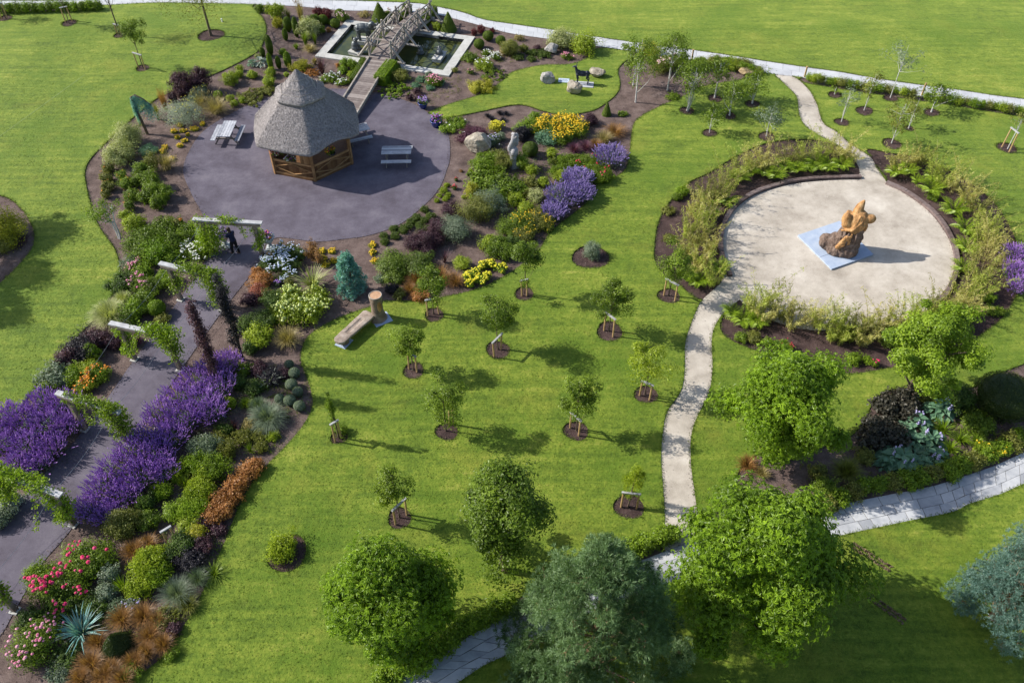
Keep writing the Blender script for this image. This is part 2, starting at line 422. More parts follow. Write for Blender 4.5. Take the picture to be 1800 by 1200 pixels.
def heads(mb, rng, P, size, k=6, dome=.5, tone=None):
    "little domed flower heads facing up"
    n = len(P); an = np.linspace(0, 2*PI, k, endpoint=False)
    s = size*(.7+.6*rng.random(n)); tilt = rdir(rng, n)*.35; tilt[:, 2] = 1; Nn = unit(tilt)
    A = unit(np.cross(Nn, rng.normal(size=(n, 3)))); B = np.cross(Nn, A)
    ring = P[:, None, :] + s[:, None, None]*.5*(np.cos(an)[None, :, None]*A[:, None, :] + np.sin(an)[None, :, None]*B[:, None, :])
    top = (P + Nn*s[:, None]*dome*.5)[:, None, :]
    V = np.concatenate([ring, top], 1).reshape(-1, 3)
    i = np.arange(k); j = (i+1) % k
    f = np.stack([i, j, np.full(k, k)], 1)
    F = (f[None] + (np.arange(n)*(k+1))[:, None, None]).reshape(-1, 3)
    t = np.repeat(np.clip(rng.normal(.5, .25, n), 0, 1), k)
    mb.add(V, F, t)
def pick_outer(rng, P, c, R, n, lo=.0, sep=0):
    u = (P-np.asarray(c))/np.asarray(R)
    sc = np.linalg.norm(u, axis=1) + .5*u[:, 2]
    idx = np.argsort(-sc)[:max(n*4, 10)]
    rng.shuffle(idx)
    return P[idx[:n]]
def blades(mb, rng, n, r0, h, w, spread, arch=.5, segs=4, tone=None, c=(0, 0, 0), tip=.08, stiff=0):
    "arching strap leaves / grass blades from a tuft"
    c = np.asarray(c, float)
    a = rng.random(n)*2*PI; rr = r0*np.sqrt(rng.random(n)); b = a+rng.normal(0, .5, n)
    base = np.stack([rr*np.cos(a), rr*np.sin(a), np.zeros(n)], 1)+c
    out = np.stack([np.cos(b), np.sin(b), np.zeros(n)], 1)
    sd = np.stack([-np.sin(b), np.cos(b), np.zeros(n)], 1)
    hh = h*(.65+.5*rng.random(n)); sp = spread*(.15+.95*rng.random(n))
    t = np.linspace(0, 1, segs+1)
    V = []
    for u in t:
        z = hh*(u*1.25 - arch*u*u*(.25+sp/spread*.75)) if not stiff else hh*u
        o = sp*(u**(1.6 if not stiff else 1.05))
        wd = w*(1-u**2)*(.6+.4*min(1, u*4)) + tip*w
        p = base+out*o[:, None]; p[:, 2] += z
        V.append(p-sd*wd*.5); V.append(p+sd*wd*.5)
    m = 2*(segs+1)
    V = np.stack(V, 1).reshape(-1, 3)
    F = np.concatenate([(np.arange(n)*m)[:, None]+np.array([2*k, 2*k+1, 2*k+3, 2*k+2]) for k in range(segs)])
    tt = np.clip(rng.normal(.5, .22, n), 0, 1)
    mb.add(V, F, np.tile(tt, segs))
    V = V.reshape(n, m, 3)
    return (V[:, -1]+V[:, -2])/2
def sticks(mb, A, B, w, tone=.5):
    "thin three-sided stems from points A to points B"
    A = np.asarray(A); B = np.asarray(B); n = len(A)
    d = unit(B-A); s = unit(np.cross(d, np.array([.3, .9, .1]))); q = np.cross(d, s)
    w = np.broadcast_to(w, (n,))[:, None]
    off = [s*w, (-.5*s+.87*q)*w, (-.5*s-.87*q)*w]
    V = np.stack([A+o for o in off]+[B+o*.6 for o in off], 1).reshape(-1, 3)
    i = (np.arange(n)*6)[:, None]
    F = np.concatenate([i+np.array([0, 1, 4, 3]), i+np.array([1, 2, 5, 4]), i+np.array([2, 0, 3, 5])])
    mb.add(V, F, tone)
def spindles(mb, rng, A, D, L, w, tone=None):
    "flower spikes: slim four-sided spindles along D"
    n = len(A); D = unit(D); s = unit(np.cross(D, rng.normal(size=(n, 3)))); q = np.cross(D, s)
    L = np.broadcast_to(L, (n,))[:, None]; w = np.broadcast_to(w, (n,))[:, None]
    m = A+D*L*.4
    V = np.stack([A, m+s*w, m+q*w, m-s*w, m-q*w, A+D*L], 1).reshape(-1, 3)
    i = (np.arange(n)*6)[:, None]; F = []
    for k in range(4):
        a, b = 1+k, 1+(k+1) % 4
        F += [i+np.array([0, b, a]), i+np.array([a, b, 5])]
    t = np.clip(rng.normal(.5, .22, n), 0, 1)
    mb.add(V, np.concatenate(F), np.tile(t, 8))

FLK = {}
def put_plant(name, cat, label, p, parts, group=None):
    "parts: list of (part name, MB, material, stuff?); one part -> one mesh, more -> an Empty with children"
    if len(parts) == 1:
        n_, mb, mat, st = parts[0]
        o = mb.obj(name, MAT[mat], None, p)
        return tag(o, label, cat, group)
    r = thing(name, label, cat, p, 0, group)
    for n_, mb, mat, st in parts:
        if mb.n == 0: continue
        o = mb.obj(n_, MAT[mat], r)
        if st: o['kind'] = 'stuff'
    return r

def shrub(r, h, leaf, L=.068, asp=.55, dens=1.0, fl=None, nf=0, fs=.07, K=None, rc=None, up=.45, flat=1.0, stem=False, inner=.5, fdome=.6):
    rng = RNG(); mb = MB()
    R = np.array([r, r*(.85+.3*rng.random()), h*.56]); c = (0, 0, h*.46)
    rc = rc or max(.07, min(r, h)*.36)
    K = K or int(np.clip(7*(r*r*h)/(rc**3)*.55, 6, 90))
    area = 2*PI*r*h+PI*r*r
    n = int(np.clip(dens*3.6*area/(L*L*asp), 60, 9000))
    P, N = cloud(mb, rng, c, R, K, rc, n, L, asp, up, inner=inner, flat=flat)
    parts = [('foliage', mb, 'leaf_'+leaf, False)]
    if stem:
        m = MB()
        for i in range(4):
            a = rng.random()*2*PI; e = np.array([math.cos(a)*r*.5, math.sin(a)*r*.5, h*.6])
            m.tube([[0, 0, 0], e*.5+[0, 0, .05], e], [.025, .018, .008], 5)
        parts.append(('stem', m, 'twig', False))
    if fl:
        f = MB(); heads(f, rng, pick_outer(rng, P, c, R, nf)+np.array([0, 0, fs*.3]), fs, dome=fdome)
        parts.append(('flowers', f, 'flower_'+fl, True))
    return parts
def ball(r, h, leaf='box', L=.05, shape='ball'):
    rng = RNG(); mb = MB()
    area = 4*PI*r*h; n = int(np.clip(5*area/(L*L*.6), 300, 7000))
    if shape == 'ball':
        d = rdir(rng, n, .1); P = d*np.array([r, r, h*.5])*(.93+.09*rng.random(n))[:, None]+np.array([0, 0, h*.5]); N = d+rng.normal(0, .35, (n, 3))
        mb.ell((0, 0, h*.5), (r*.9, r*.9, h*.47), t=.35, n=14, m=9)
    else:
        u = 1-np.sqrt(rng.random(n)); a = rng.random(n)*2*PI
        rr = r*(1-u)**.85*(.95+.1*rng.random(n)); P = np.stack([rr*np.cos(a), rr*np.sin(a), h*(.03+.97*u)], 1)
        N = np.stack([np.cos(a), np.sin(a), np.full(n, .45)], 1)+rng.normal(0, .3, (n, 3))
        mb.lathe([(r*.86*(1-k/8)**.85, h*k/8*.97+.01) for k in range(9)], n=14, t=.35)
    lump = np.array([noise.noise(Vector(p)*3.2) for p in P])
    leafquads(mb, rng, P, unit(N), L*(.7+.6*rng.random(n)), .65, np.clip(.5+.28*lump+rng.normal(0, .15, n), 0, 1))
    return [('foliage', mb, 'leaf_'+leaf, False)]
def hedge(a, b, w, h, leaf='box', L=.055, rnd=True):
    "clipped hedge from a to b (world points), local to its middle"
    rng = RNG(); mb = MB(); a = np.asarray(a); b = np.asarray(b); d = b-a; ln = np.linalg.norm(d[:2]); d = d/np.linalg.norm(d); s = np.array([-d[1], d[0], 0])
    n = int(5.5*(ln*(w+2*h)+2*w*h)/(L*L*.6)); n = min(n, 9000)
    x = (rng.random(n)-.5)*2; an = rng.random(n)*PI
    ca = np.cos(an); sa = np.sin(an); pw = .38
    top = rng.random(n) < w/(w+2*h); u = rng.random(n)*2-1
    yy = np.where(top, u, np.sign(u)); zz = np.where(top, 1-.18*np.abs(u)**4, rng.random(n)); ca = np.where(top, u*.3, np.sign(u)); sa = np.where(top, 1.0, .15)
    yy = yy*(1-.14*np.clip(zz-.7, 0, 1)/.3)
    ends = rng.random(n) < .22
    xe = np.where(ends, np.sign(x)*(.93+.07*rng.random(n)), x*.96)
    k = np.where(ends, np.sqrt(rng.random(n)), 1.0)
    P = d*(xe*ln/2)[:, None]+s*(yy*w/2*k)[:, None]; P[:, 2] += .02+zz*h*k*.97
    P += rng.normal(0, .018, (n, 3))
    N = s*ca[:, None]+np.array([0, 0, 1.])*sa[:, None]+d*(ends*np.sign(x))[:, None]+rng.normal(0, .35, (n, 3))
    B = np.array([d, s, [0, 0, 1.]])
    mb.box((0, 0, h*.47), ln/2*.93, w/2*.88, h*.45, B=B, t=.35)
    lump = np.array([noise.noise(Vector(p)*2.5) for p in P])
    leafquads(mb, rng, P, unit(N), L*(.7+.6*rng.random(n)), .65, np.clip(.5+.3*lump+rng.normal(0, .15, n), 0, 1))
    return [('foliage', mb, 'leaf_'+leaf, False)]
def grass(r, h, leaf='straw', n=260, w=.016, arch=.75, plume=None, np_=40, tuft=.3):
    rng = RNG(); mb = MB(); n = int(n*1.5)
    blades(mb, rng, n, r*tuft, h*1.05, w, r*.95, arch)
    parts = [('blades', mb, 'leaf_'+leaf, False)]
    if plume:
        m = MB(); tips = blades(m, rng, np_, r*.25, h*1.35, w*.5, r*.75, arch*.5)
        spindles(m, rng, tips-np.array([0, 0, .12]), rdir(rng, np_, 2.5), h*.28, .018)
        parts.append(('plumes', m, 'leaf_'+plume, True))
    return parts
def sword(r, h, leaf, n=60, w=.06, arch=.25, second=None):
    rng = RNG(); mb = MB()
    blades(mb, rng, n, r*.15, h, w, r, arch, segs=4)
    parts = [('leaves', mb, 'leaf_'+leaf, False)]
    if second:
        m = MB(); blades(m, rng, n//2, r*.15, h*1.02, w*.5, r, arch); parts.append(('leaf_margins', m, 'leaf_'+second, True))
    return parts
def spikes(r, h, fl='violet', leaf='lav_leaf', n=245, sl=.30, sw=.018):
    r *= .88; rng = RNG(); mb = MB(); f = MB()
    R = np.array([r*.85, r*.85, h*.42]); cloud(mb, rng, (0, 0, h*.40), R, 16, r*.33, int(1900*max(.4, r*r)), .09, .26, .9)
    a = rng.random(n)*2*PI; q = np.sqrt(rng.random(n)); out = np.stack([np.cos(a)*q, np.sin(a)*q, np.zeros(n)], 1)
    B = out*r*.55; B[:, 2] = h*.22
    D = unit(out*.75+np.array([0, 0, 1.05])+rng.normal(0, .24, (n, 3)))
    top = B + D*(h*(.55+.45*rng.random(n)))[:, None]*(1-.15*q)[:, None]
    sticks(mb, B, top, .005, .6)
    ln = sl*(.6+.7*rng.random(n))
    for k in range(3):
        spindles(f, rng, top-D*(ln*(.28*k))[:, None]+rng.normal(0, .018, (n, 3)), D, ln*.45, sw*(1.0+.18*k))
    return [('foliage', mb, 'leaf_'+leaf, False), ('flower_spikes', f, 'flower_'+fl, True)]
def bamboo(r, h, leaf='bamboo', canes=13, per=58, L=.19, lean=.5):
    rng = RNG(); mb = MB(); cm = MB(); Pa = []; Ta = []
    for i in range(canes):
        a = rng.random()*2*PI; q = r*.55*math.sqrt(rng.random()); b0 = np.array([q*math.cos(a), q*math.sin(a), 0])
        hh = h*(.5+.85*rng.random()**1.3); bb = a+rng.normal(0, .6); o = np.array([math.cos(bb), math.sin(bb), 0])*lean*hh*(.3+rng.random())
        t = np.linspace(0, 1, 6)
        path = b0+o*(t**2)[:, None]+np.array([0, 0, 1.])*(hh*(t-.12*t*t))[:, None]
        cm.tube(path, np.linspace(.013, .004, 6), 4, t=.7, cap=False)
        m = per; u = .12+.88*rng.random(m)
        P = b0+o*(u**2)[:, None]+np.array([0, 0, 1.])*(hh*(u-.12*u*u))[:, None]
        P = P+rng.normal(0, r*.08, (m, 3))*np.array([1, 1, .55]); Pa.append(P)
    P = np.concatenate(Pa); P = P[P[:, 2] > .05]; n = len(P)
    T = rdir(rng, n); T[:, 2] = -.25-.5*rng.random(n)
    N = rdir(rng, n, 1.2)
    leafquads(mb, rng, P, N, L*(.6+.7*rng.random(n)), .13, np.clip(rng.normal(.55, .26, n), 0, 1), T=unit(T))
    return [('foliage', mb, 'leaf_'+leaf, False), ('canes', cm, 'leaf_straw', True)]
def fern(r, h, leaf='fern', n=15):
    rng = RNG(); mb = MB()
    for i in range(n):
        a = i*2*PI/n+rng.normal(0, .2); L = r*(.8+.35*rng.random()); hh = h*(.7+.5*rng.random())
        o = np.array([math.cos(a), math.sin(a), 0]); s = np.array([-math.sin(a), math.cos(a), 0])
        u = np.linspace(.12, 1, 13)
        P = o*(L*u**1.25)[:, None]+np.array([0, 0, 1.])*(hh*(1.6*u-.95*u*u))[:, None]
        wd = L*.24*np.sin(PI*np.clip(u*.92+.06, 0, 1))**.7
        for sg in (-1, 1):
            N = np.tile(np.array([0, 0, 1.])+o*.2, (13, 1)); T = unit(s*sg+o*.45)
            leafquads(mb, rng, P+s*sg*(wd*.5)[:, None], N, wd*1.05+.02, .33, np.clip(rng.normal(.5, .15, 13), 0, 1), T=np.tile(T, (13, 1)))
    return [('fronds', mb, 'leaf_'+leaf, False)]
def hosta(r, h, leaf='hosta', n=46, fl=None, nf=5, lw=.62):
    rng = RNG(); mb = MB()
    for ring, (q, z, m) in enumerate(((1.0, .35, .45), (.66, .68, .33), (.3, .95, .22))):
        k = int(n*m); a = rng.random(k)*2*PI
        o = np.stack([np.cos(a), np.sin(a), np.zeros(k)], 1)
        P = o*(r*q*(.75+.3*rng.random(k)))[:, None]; P[:, 2] = h*z*(.8+.4*rng.random(k))
        T = o.copy(); T[:, 2] = -.35+.3*ring
        N = o*.35+rng.normal(0, .14, (k, 3)); N[:, 2] = 1
        leafquads(mb, rng, P, N, r*.62*(.75+.5*rng.random(k)), lw, np.clip(rng.normal(.5, .2, k), 0, 1), T=unit(T))
        sticks(mb, P*np.array([.2, .2, 0]), P-T*r*.25, .006, .6)
    parts = [('leaves', mb, 'leaf_'+leaf, False)]
    if fl:
        f = MB()
        a = rng.random(nf)*2*PI; B = np.stack([np.cos(a), np.sin(a), np.zeros(nf)], 1)*r*.3; E = B*1.6; E[:, 2] = h*1.25
        sticks(mb, B, E, .006, .7)
        for k in range(nf):
            for z in range(7):
                heads(f, rng, (E[k]-np.array([0, 0, .035*z])+rng.normal(0, .022, 3))[None], .075, dome=1)
        parts.append(('flower_heads', f, 'flower_'+fl, True))
    return parts

def limbs(mb, rng, ends, trunk, r0, n=None):
    "limbs from a trunk polyline to clump centres"
    trunk = np.asarray(trunk)
    for e in ends:
        u = .35+.6*rng.random(); k = u*(len(trunk)-1); i = int(k); f = k-i
        s = trunk[i]*(1-f)+trunk[min(i+1, len(trunk)-1)]*f
        if e[2] < s[2]+.05: s = trunk[max(0, i-1)]
        m = (s+e)/2+rng.normal(0, .06, 3)*np.linalg.norm(e-s); m[2] -= .05*np.linalg.norm(e-s)
        mb.tube([s, m, e], [r0*.42, r0*.26, r0*.1], 5, cap=False)
def tree(name, label, base, h, cw, cb, leaf, trunkmat='twig', tr=.035, K=26, rc=None, n=1500, L=.10, asp=.55, lean=(0, 0), cat='tree', group=None, stems=1, top=1.0, inner=.35, limbn=9, cd=None, up=.45, flat=.8, palm=False):
    """broadleaf tree: base world point, total height h, crown width cw, crown bottom cb"""
    rng = RNG(); base = np.asarray(base, float)
    r = thing(name, label, cat, base, 0, group)
    crown = MB(); wood = MB()
    c = np.array([lean[0], lean[1], (h+cb)/2]); R = np.array([cw/2, (cd or cw)/2, (h-cb)/2])
    rc = rc or cw*.17
    d = rdir(rng, K, .2); q = inner+(1-inner)*rng.random(K)**.55
    C = c+d*q[:, None]*np.maximum(R-rc*.7, .03)
    sd = rng.random(3)*50
    C = c+(C-c)*np.array([1+.65*noise.noise(Vector(x*2.0)+Vector(sd)) for x in d])[:, None]*np.where(rng.random(K) < .15, 1.07, 1.0)[:, None]
    for z in range(K):   # egg-shaped crown: narrower towards the top
        f = (C[z, 2]-cb)/(h-cb); s = 1-(1-top)*f; C[z, :2] = c[:2]+(C[z, :2]-c[:2])*s
    ct = rng.normal(0, .17, K); k = rng.integers(0, K, n); dd = rdir(rng, n, .1)
    rr = rc*(.2+.9*rng.random(n)**.7)*(.55+.85*rng.random(K))[k]
    P = C[k]+dd*rr[:, None]*np.array([1, 1, flat]); N = dd*.6+unit((P-c)/R)*.45+rng.normal(0, .42, (n, 3)); N[:, 2] += up
    tn = np.clip(.5+ct[k]+rng.normal(0, .2, n), 0, 1)
    if palm: palmleaves(crown, rng, P, unit(N), L*(.65+.7*rng.random(n)), tn)
    else: leafquads(crown, rng, P, unit(N), L*(.65+.7*rng.random(n)), asp, tn)
    for s in range(stems):
        off = np.array([0, 0, 0]) if stems == 1 else np.append(rng.normal(0, .16, 2), 0)
        top_ = np.array([lean[0]*1.05, lean[1]*1.05, cb+(h-cb)*.8])+off*3
        mid = top_*np.array([.45, .45, .5])+np.append(rng.normal(0, .03, 2), 0)
        path = [off*.4, off*.5+mid*np.array([.3, .3, .3]), mid, (mid+top_)/2, top_]
        wood.tube(path, [tr*1.35, tr, tr*.85, tr*.6, tr*.2], 7)
        limbs(wood, rng, C[rng.permutation(K)[:limbn]], path[1:], tr)
    wood.obj('trunk', MAT[trunkmat], r, smooth=True)
    crown.obj('crown', MAT['leaf_'+leaf], r)
    return r
def whorls(mb, rng, P, D, L, w, m, tone=None):
    "needle brushes: m needles raying out of each point P along D"
    n = len(P); Pk = np.repeat(P, m, 0); Dk = np.repeat(D, m, 0)
    T = unit(Dk*.75+rdir(rng, n*m)*.8)
    N = np.cross(T, rng.normal(size=(n*m, 3)))
    t = np.repeat(np.clip(rng.normal(.48, .2, n) if tone is None else tone+rng.normal(0, .14, n), 0, 1), m)
    leafquads(mb, rng, Pk+T*L*.5, N, L*(.7+.5*rng.random(n*m)), w/L, np.clip(t+rng.normal(0, .1, n*m), 0, 1), T=T)
def pine(name, label, base, h, cw, cb, leaf='blue_pine', n=2400, L=.17, w=.03, m=11, K=70, rc=.5, tr=.14, top=.35, cat='tree', group=None, trunkmat='pine_twig'):
    rng = RNG(); r = thing(name, label, cat, base, 0, group); crown = MB(); wood = MB()
    c = np.array([0, 0, (h+cb)/2]); R = np.array([cw/2, cw/2, (h-cb)/2])
    f = rng.random(K)**1.15; a = rng.random(K)*2*PI; q = (1-(1-top)*f)*(.35+.65*rng.random(K)**.5)*(1-.75*np.clip(f-.72, 0, 1)*3)
    C = np.stack([np.cos(a)*q*(cw/2-rc*.6), np.sin(a)*q*(cw/2-rc*.6), cb+rc*.4+f*(h-cb-rc*.7)], 1)
    k = rng.integers(0, K, n); dd = rdir(rng, n, .35)
    P = C[k]+dd*(rc*(.35+.7*rng.random(n)))[:, None]*np.array([1, 1, .7])
    D = unit(dd+np.array([0, 0, .5])+unit(P*np.array([1, 1, 0]))*.4)
    whorls(crown, rng, P, D, L, w, m, tone=(rng.normal(.46, .2, K))[k])
    path = [[0, 0, 0], [.03, 0, h*.3], [-.02, .04, h*.6], [0, 0, h*.9]]
    wood.tube(path, [tr*1.3, tr, tr*.6, tr*.15], 8)
    limbs(wood, rng, C[:46], path, tr*.75)
    kk = rng.permutation(n)[:300]; sticks(wood, C[k[kk]], P[kk], .012)
    wood.obj('trunk', MAT[trunkmat], r, smooth=True); crown.obj('crown', MAT['leaf_'+leaf], r)
    return r
# ------------------------------------------------------------------ the setting: lawn, beds, paths, pond
def smooth_poly(pts, step=.28, closed=True):
    "Catmull-Rom through photo points, in world xy"
    W = np.array([G(*p)[:2] for p in pts]); n = len(W); out = []
    for i in range(n if closed else n-1):
        p1, p2 = W[i], W[(i+1) % n]
        p0 = W[(i-1) % n] if closed or i > 0 else 2*p1-p2
        p3 = W[(i+2) % n] if closed or i < n-2 else 2*p2-p1
        k = max(1, int(np.linalg.norm(p2-p1)/step)); k = min(k, 60)
        for t in np.arange(k)/k:
            out.append(.5*((2*p1)+(p2-p0)*t+(2*p0-5*p1+4*p2-p3)*t*t+(3*p1-p0-3*p2+p3)*t**3))
    if not closed: out.append(W[-1])
    return np.array(out)
POND_C = [G(610, 37), G(554, 101), G(789, 136), G(835, 67)]
FAR_TOP = [(-60,2),(0,2),(100,2),(180,-1),(300,-7),(400,-6),(450,-4),(537,0),(625,2),(700,5),(737,7),(775,14),(812,22),(850,35),(900,43),(975,54),(1050,66),(1107,74),(1150,80),(1212,88),(1275,97),(1350,109),(1417,119),(1475,127),(1525,136),(1575,144),(1625,151),(1687,159),(1737,167),(1800,175),(1870,185)]
FAR_BOT = [(-60,15),(0,15),(100,14),(187,10),(292,6),(450,9),(525,12),(600,19),(657,20),(710,22),(762,25),(812,37),(850,47),(900,60),(970,70),(1050,82),(1107,90),(1150,97),(1212,106),(1275,116),(1350,130),(1410,137),(1450,144),(1500,152),(1575,162),(1600,167),(1670,177),(1725,186),(1787,196),(1870,208)]
NEAR_TOP = [(1860,770),(1800,795),(1745,820),(1700,835),(1637,855),(1575,867),(1500,882),(1400,903),(1300,925),(1220,950),(1160,972),(1135,982),(1000,1030),(895,1082),(837,1110),(800,1135),(745,1167),(695,1197),(620,1245)]
NEAR_BOT = [(1860,825),(1800,850),(1755,870),(1700,887),(1675,900),(1600,915),(1525,931),(1497,937),(1400,960),(1300,988),(1195,1019),(1150,1033),(1000,1095),(900,1147),(850,1170),(807,1199),(740,1245)]
BED_LEFT = [(450,9),(525,12),(600,19),(657,20),(710,22),(762,25),(812,37),(850,47),(900,60),(970,70),(1050,82),(1107,90),(1150,97),(1212,106),(1275,116),(1340,128),(1320,137),(1290,143),(1250,150),(1220,158),(1197,172),(1162,187),(1125,207),(1112,225),(1107,265),(1100,298),(1075,315),(1050,325),(1045,342),(1020,367),(987,392),(965,412),(945,442),(900,478),(875,492),(850,505),(812,516),(787,521),(737,529),(675,530),(650,540),(612,553),(570,572),(540,594),(530,620),(530,640),(540,665),(549,697),(549,717),(532,750),(500,787),(450,840),(417,900),(397,950),(382,982),(357,1040),(332,1087),(302,1132),(275,1165),(232,1198),(180,1260),(-100,1260),(-260,1080),(-150,900),(-60,800),(0,760),(27,730),(67,672),(92,642),(115,610),(132,597),(160,567),(195,522),(210,492),(210,465),(200,435),(180,408),(165,377),(152,327),(150,300),(162,277),(192,247),(232,210),(275,175),(300,164),(370,134),(400,121),(450,94),(463,75),(468,52),(462,33),(450,20)]
DEER_LAWN = [(752,201),(787,185),(850,165),(887,140),(900,128),(950,116),(1000,114),(1030,104),(1052,86),(1107,92),(1110,99),(1087,122),(1090,150),(1080,170),(1050,192),(1022,200),(990,203),(957,197),(925,187),(900,186),(850,196),(810,204),(777,208)]
TARMAC = [(322,300),(335,262),(365,225),(437,185),(500,165),(560,157),(625,158),(670,166),(725,182),(762,207),(787,235),(791,275),(785,300),(770,335),(737,369),(700,396),(650,414),(610,420),(557,425),(487,418),(466,432),(460,458),(391,547),(317,652),(227,784),(130,924),(75,990),(28,1070),(-10,1130),(-120,1230),(-220,1080),(-90,970),(0,905),(35,878),(150,753),(237,631),(317,524),(366,452),(372,415),(355,375),(336,340)]
GRAVEL = [(1280,480),(1268,440),(1270,405),(1290,370),(1325,345),(1380,327),(1440,319),(1515,317),(1560,325),(1620,362),(1655,400),(1675,440),(1678,475),(1662,515),(1630,545),(1580,566),(1500,580),(1420,580),(1360,565),(1325,545),(1300,527)]
GP_LOW = [(1168,897),(1162,812),(1165,760),(1172,725),(1197,687),(1203,650),(1205,600),(1222,550),(1235,527),(1265,500),(1283,478),(1330,500),(1300,527),(1275,548),(1257,572),(1251,597),(1252,650),(1245,692),(1222,740),(1214,775),(1215,825),(1222,875),(1228,960),(1172,975)]
GP_UP = [(1362,131),(1382,152),(1400,172),(1404,200),(1415,222),(1445,242),(1472,257),(1500,282),(1510,297),(1515,325),(1560,330),(1542,297),(1530,277),(1512,265),(1490,250),(1470,232),(1447,217),(1435,182),(1420,157),(1395,136)]
RING_W = [(1245,305),(1210,322),(1177,355),(1157,390),(1150,432),(1151,460),(1165,482),(1192,500),(1212,517),(1235,528),(1265,503),(1290,480),(1400,400),(1517,330),(1512,298),(1500,282),(1472,258),(1440,248),(1400,246),(1350,252),(1300,272)]
RING_E = [(1530,277),(1524,263),(1565,270),(1620,280),(1680,308),(1740,350),(1775,400),(1792,450),(1792,500),(1785,522),(1762,560),(1720,592),(1690,618),(1640,640),(1562,648),(1500,657),(1440,650),(1400,640),(1330,618),(1282,597),(1265,577),(1275,548),(1300,525),(1480,450),(1555,330),(1542,297)]
BED_LOW = [(1870,610),(1800,640),(1760,655),(1712,680),(1650,690),(1587,682),(1542,697),(1512,750),(1485,772),(1430,790),(1390,792),(1330,800),(1300,825),(1285,870),(1240,925),(1225,965),(1500,900),(1700,850),(1870,785)]
STRIP_LOW = [(1172,938),(1135,950),(1100,975),(1000,1018),(900,1055),(850,1075),(800,1112),(740,1150),(680,1190),(610,1240),(640,1255),(695,1205),(800,1145),(895,1092),(1000,1040),(1135,992),(1172,978)]
STRIP_FAR = [(1410,137),(1450,144),(1500,152),(1575,162),(1600,167),(1670,177),(1725,186),(1787,196),(1870,208),(1870,217),(1787,205),(1725,195),(1670,186),(1600,176),(1500,161),(1450,153),(1408,145)]
STRIP_TL = [(-60,14),(100,14),(180,11),(180,16),(100,21),(0,25),(-60,26)]
CORNER = [(-70,350),(0,345),(35,365),(57,398),(61,420),(52,445),(0,499),(-70,545)]
RUTS = []
HOLES = [(1038,453,64),(505,973,71),(921,517,35),(763,554,35),(875,616,43),(727,652,38),(785,759,40),(1012,758,44),(1135,694,41),(1071,583,47),(1175,521,39),(702,911,43),(1105,891,52),(596,769,30),
 (1207,196,26),(1256,174,26),(1282,205,24),(1322,184,26),(1247,235,26),(1347,241,30),(1467,168,24),(1479,216,26),(1519,196,31),(1565,174,25),(1637,199,28),(1567,254,34),(1597,227,18),(1769,261,34),(10,33,24),(122,42,26),(211,63,22),(251,121,24),(371,63,45)]
def poly(pts, **k): return smooth_poly(pts, **k)
def straight(pts): return np.array([p[:2] for p in pts])
def circ(px, py, w):
    c = G(px, py); r = w/2/PPM(px, py); rng = RNG(); m = 26
    a = np.linspace(0, 2*PI, m, endpoint=False); ph = rng.random()*6
    rr = r*(1+.05*np.sin(2*a+ph)+.04*np.sin(3*a+ph*2))
    return np.stack([c[0]+rr*np.cos(a), c[1]+rr*np.sin(a)], 1)
pc = np.mean(POND_C, axis=0)
POND_IN = [pc+(p-pc)*1.0 for p in POND_C]
# priority: later wins.  (region, polygon)
REG = [('bed', poly(BED_LEFT)), ('lawn2', poly(DEER_LAWN)), ('tarmac', poly(TARMAC)), ('bark_bed', poly(RING_W)), ('bark_bed', poly(RING_E)), ('bed', poly(BED_LOW)), ('bed', poly(STRIP_LOW)),
       ('bed', poly(STRIP_FAR)), ('bed', poly(STRIP_TL)), ('bed', poly(CORNER)), ('gravel', poly(GP_UP)), ('gravel', poly(GP_LOW)), ('gravel', poly(GRAVEL)),
       ('far_path', np.concatenate([smooth_poly(FAR_TOP, closed=False), smooth_poly(FAR_BOT, closed=False)[::-1]])),
       ('near_path', np.concatenate([smooth_poly(NEAR_TOP, closed=False), smooth_poly(NEAR_BOT, closed=False)[::-1]])),
       ('pond', straight(POND_C))] + [('hole', circ(*h)) for h in HOLES]
def inside(poly, P):
    x, y = P[:, 0], P[:, 1]; r = np.zeros(len(P), bool); n = len(poly); j = n-1
    for i in range(n):
        xi, yi = poly[i]; xj, yj = poly[j]
        c = ((yi > y) != (yj > y)) & (x < (xj-xi)*(y-yi)/(yj-yi+1e-12)+xi); r ^= c; j = i
    return r
def region_of(P):
    r = np.full(len(P), -1)
    for i, (n, p) in enumerate(REG): r[inside(p, P)] = i
    return r
Zr = {'lawn': .05, 'bed': .0, 'bark_bed': .0, 'tarmac': .022, 'gravel': .028, 'far_path': .012, 'near_path': .012, 'hole': .0, 'lawn2': .05}
def wob(P): # gentle undulation of the ground
    return .035*np.sin(P[:, 0]*.31+1)*np.cos(P[:, 1]*.27)+.02*np.sin(P[:, 0]*.83)*np.sin(P[:, 1]*.71+2)
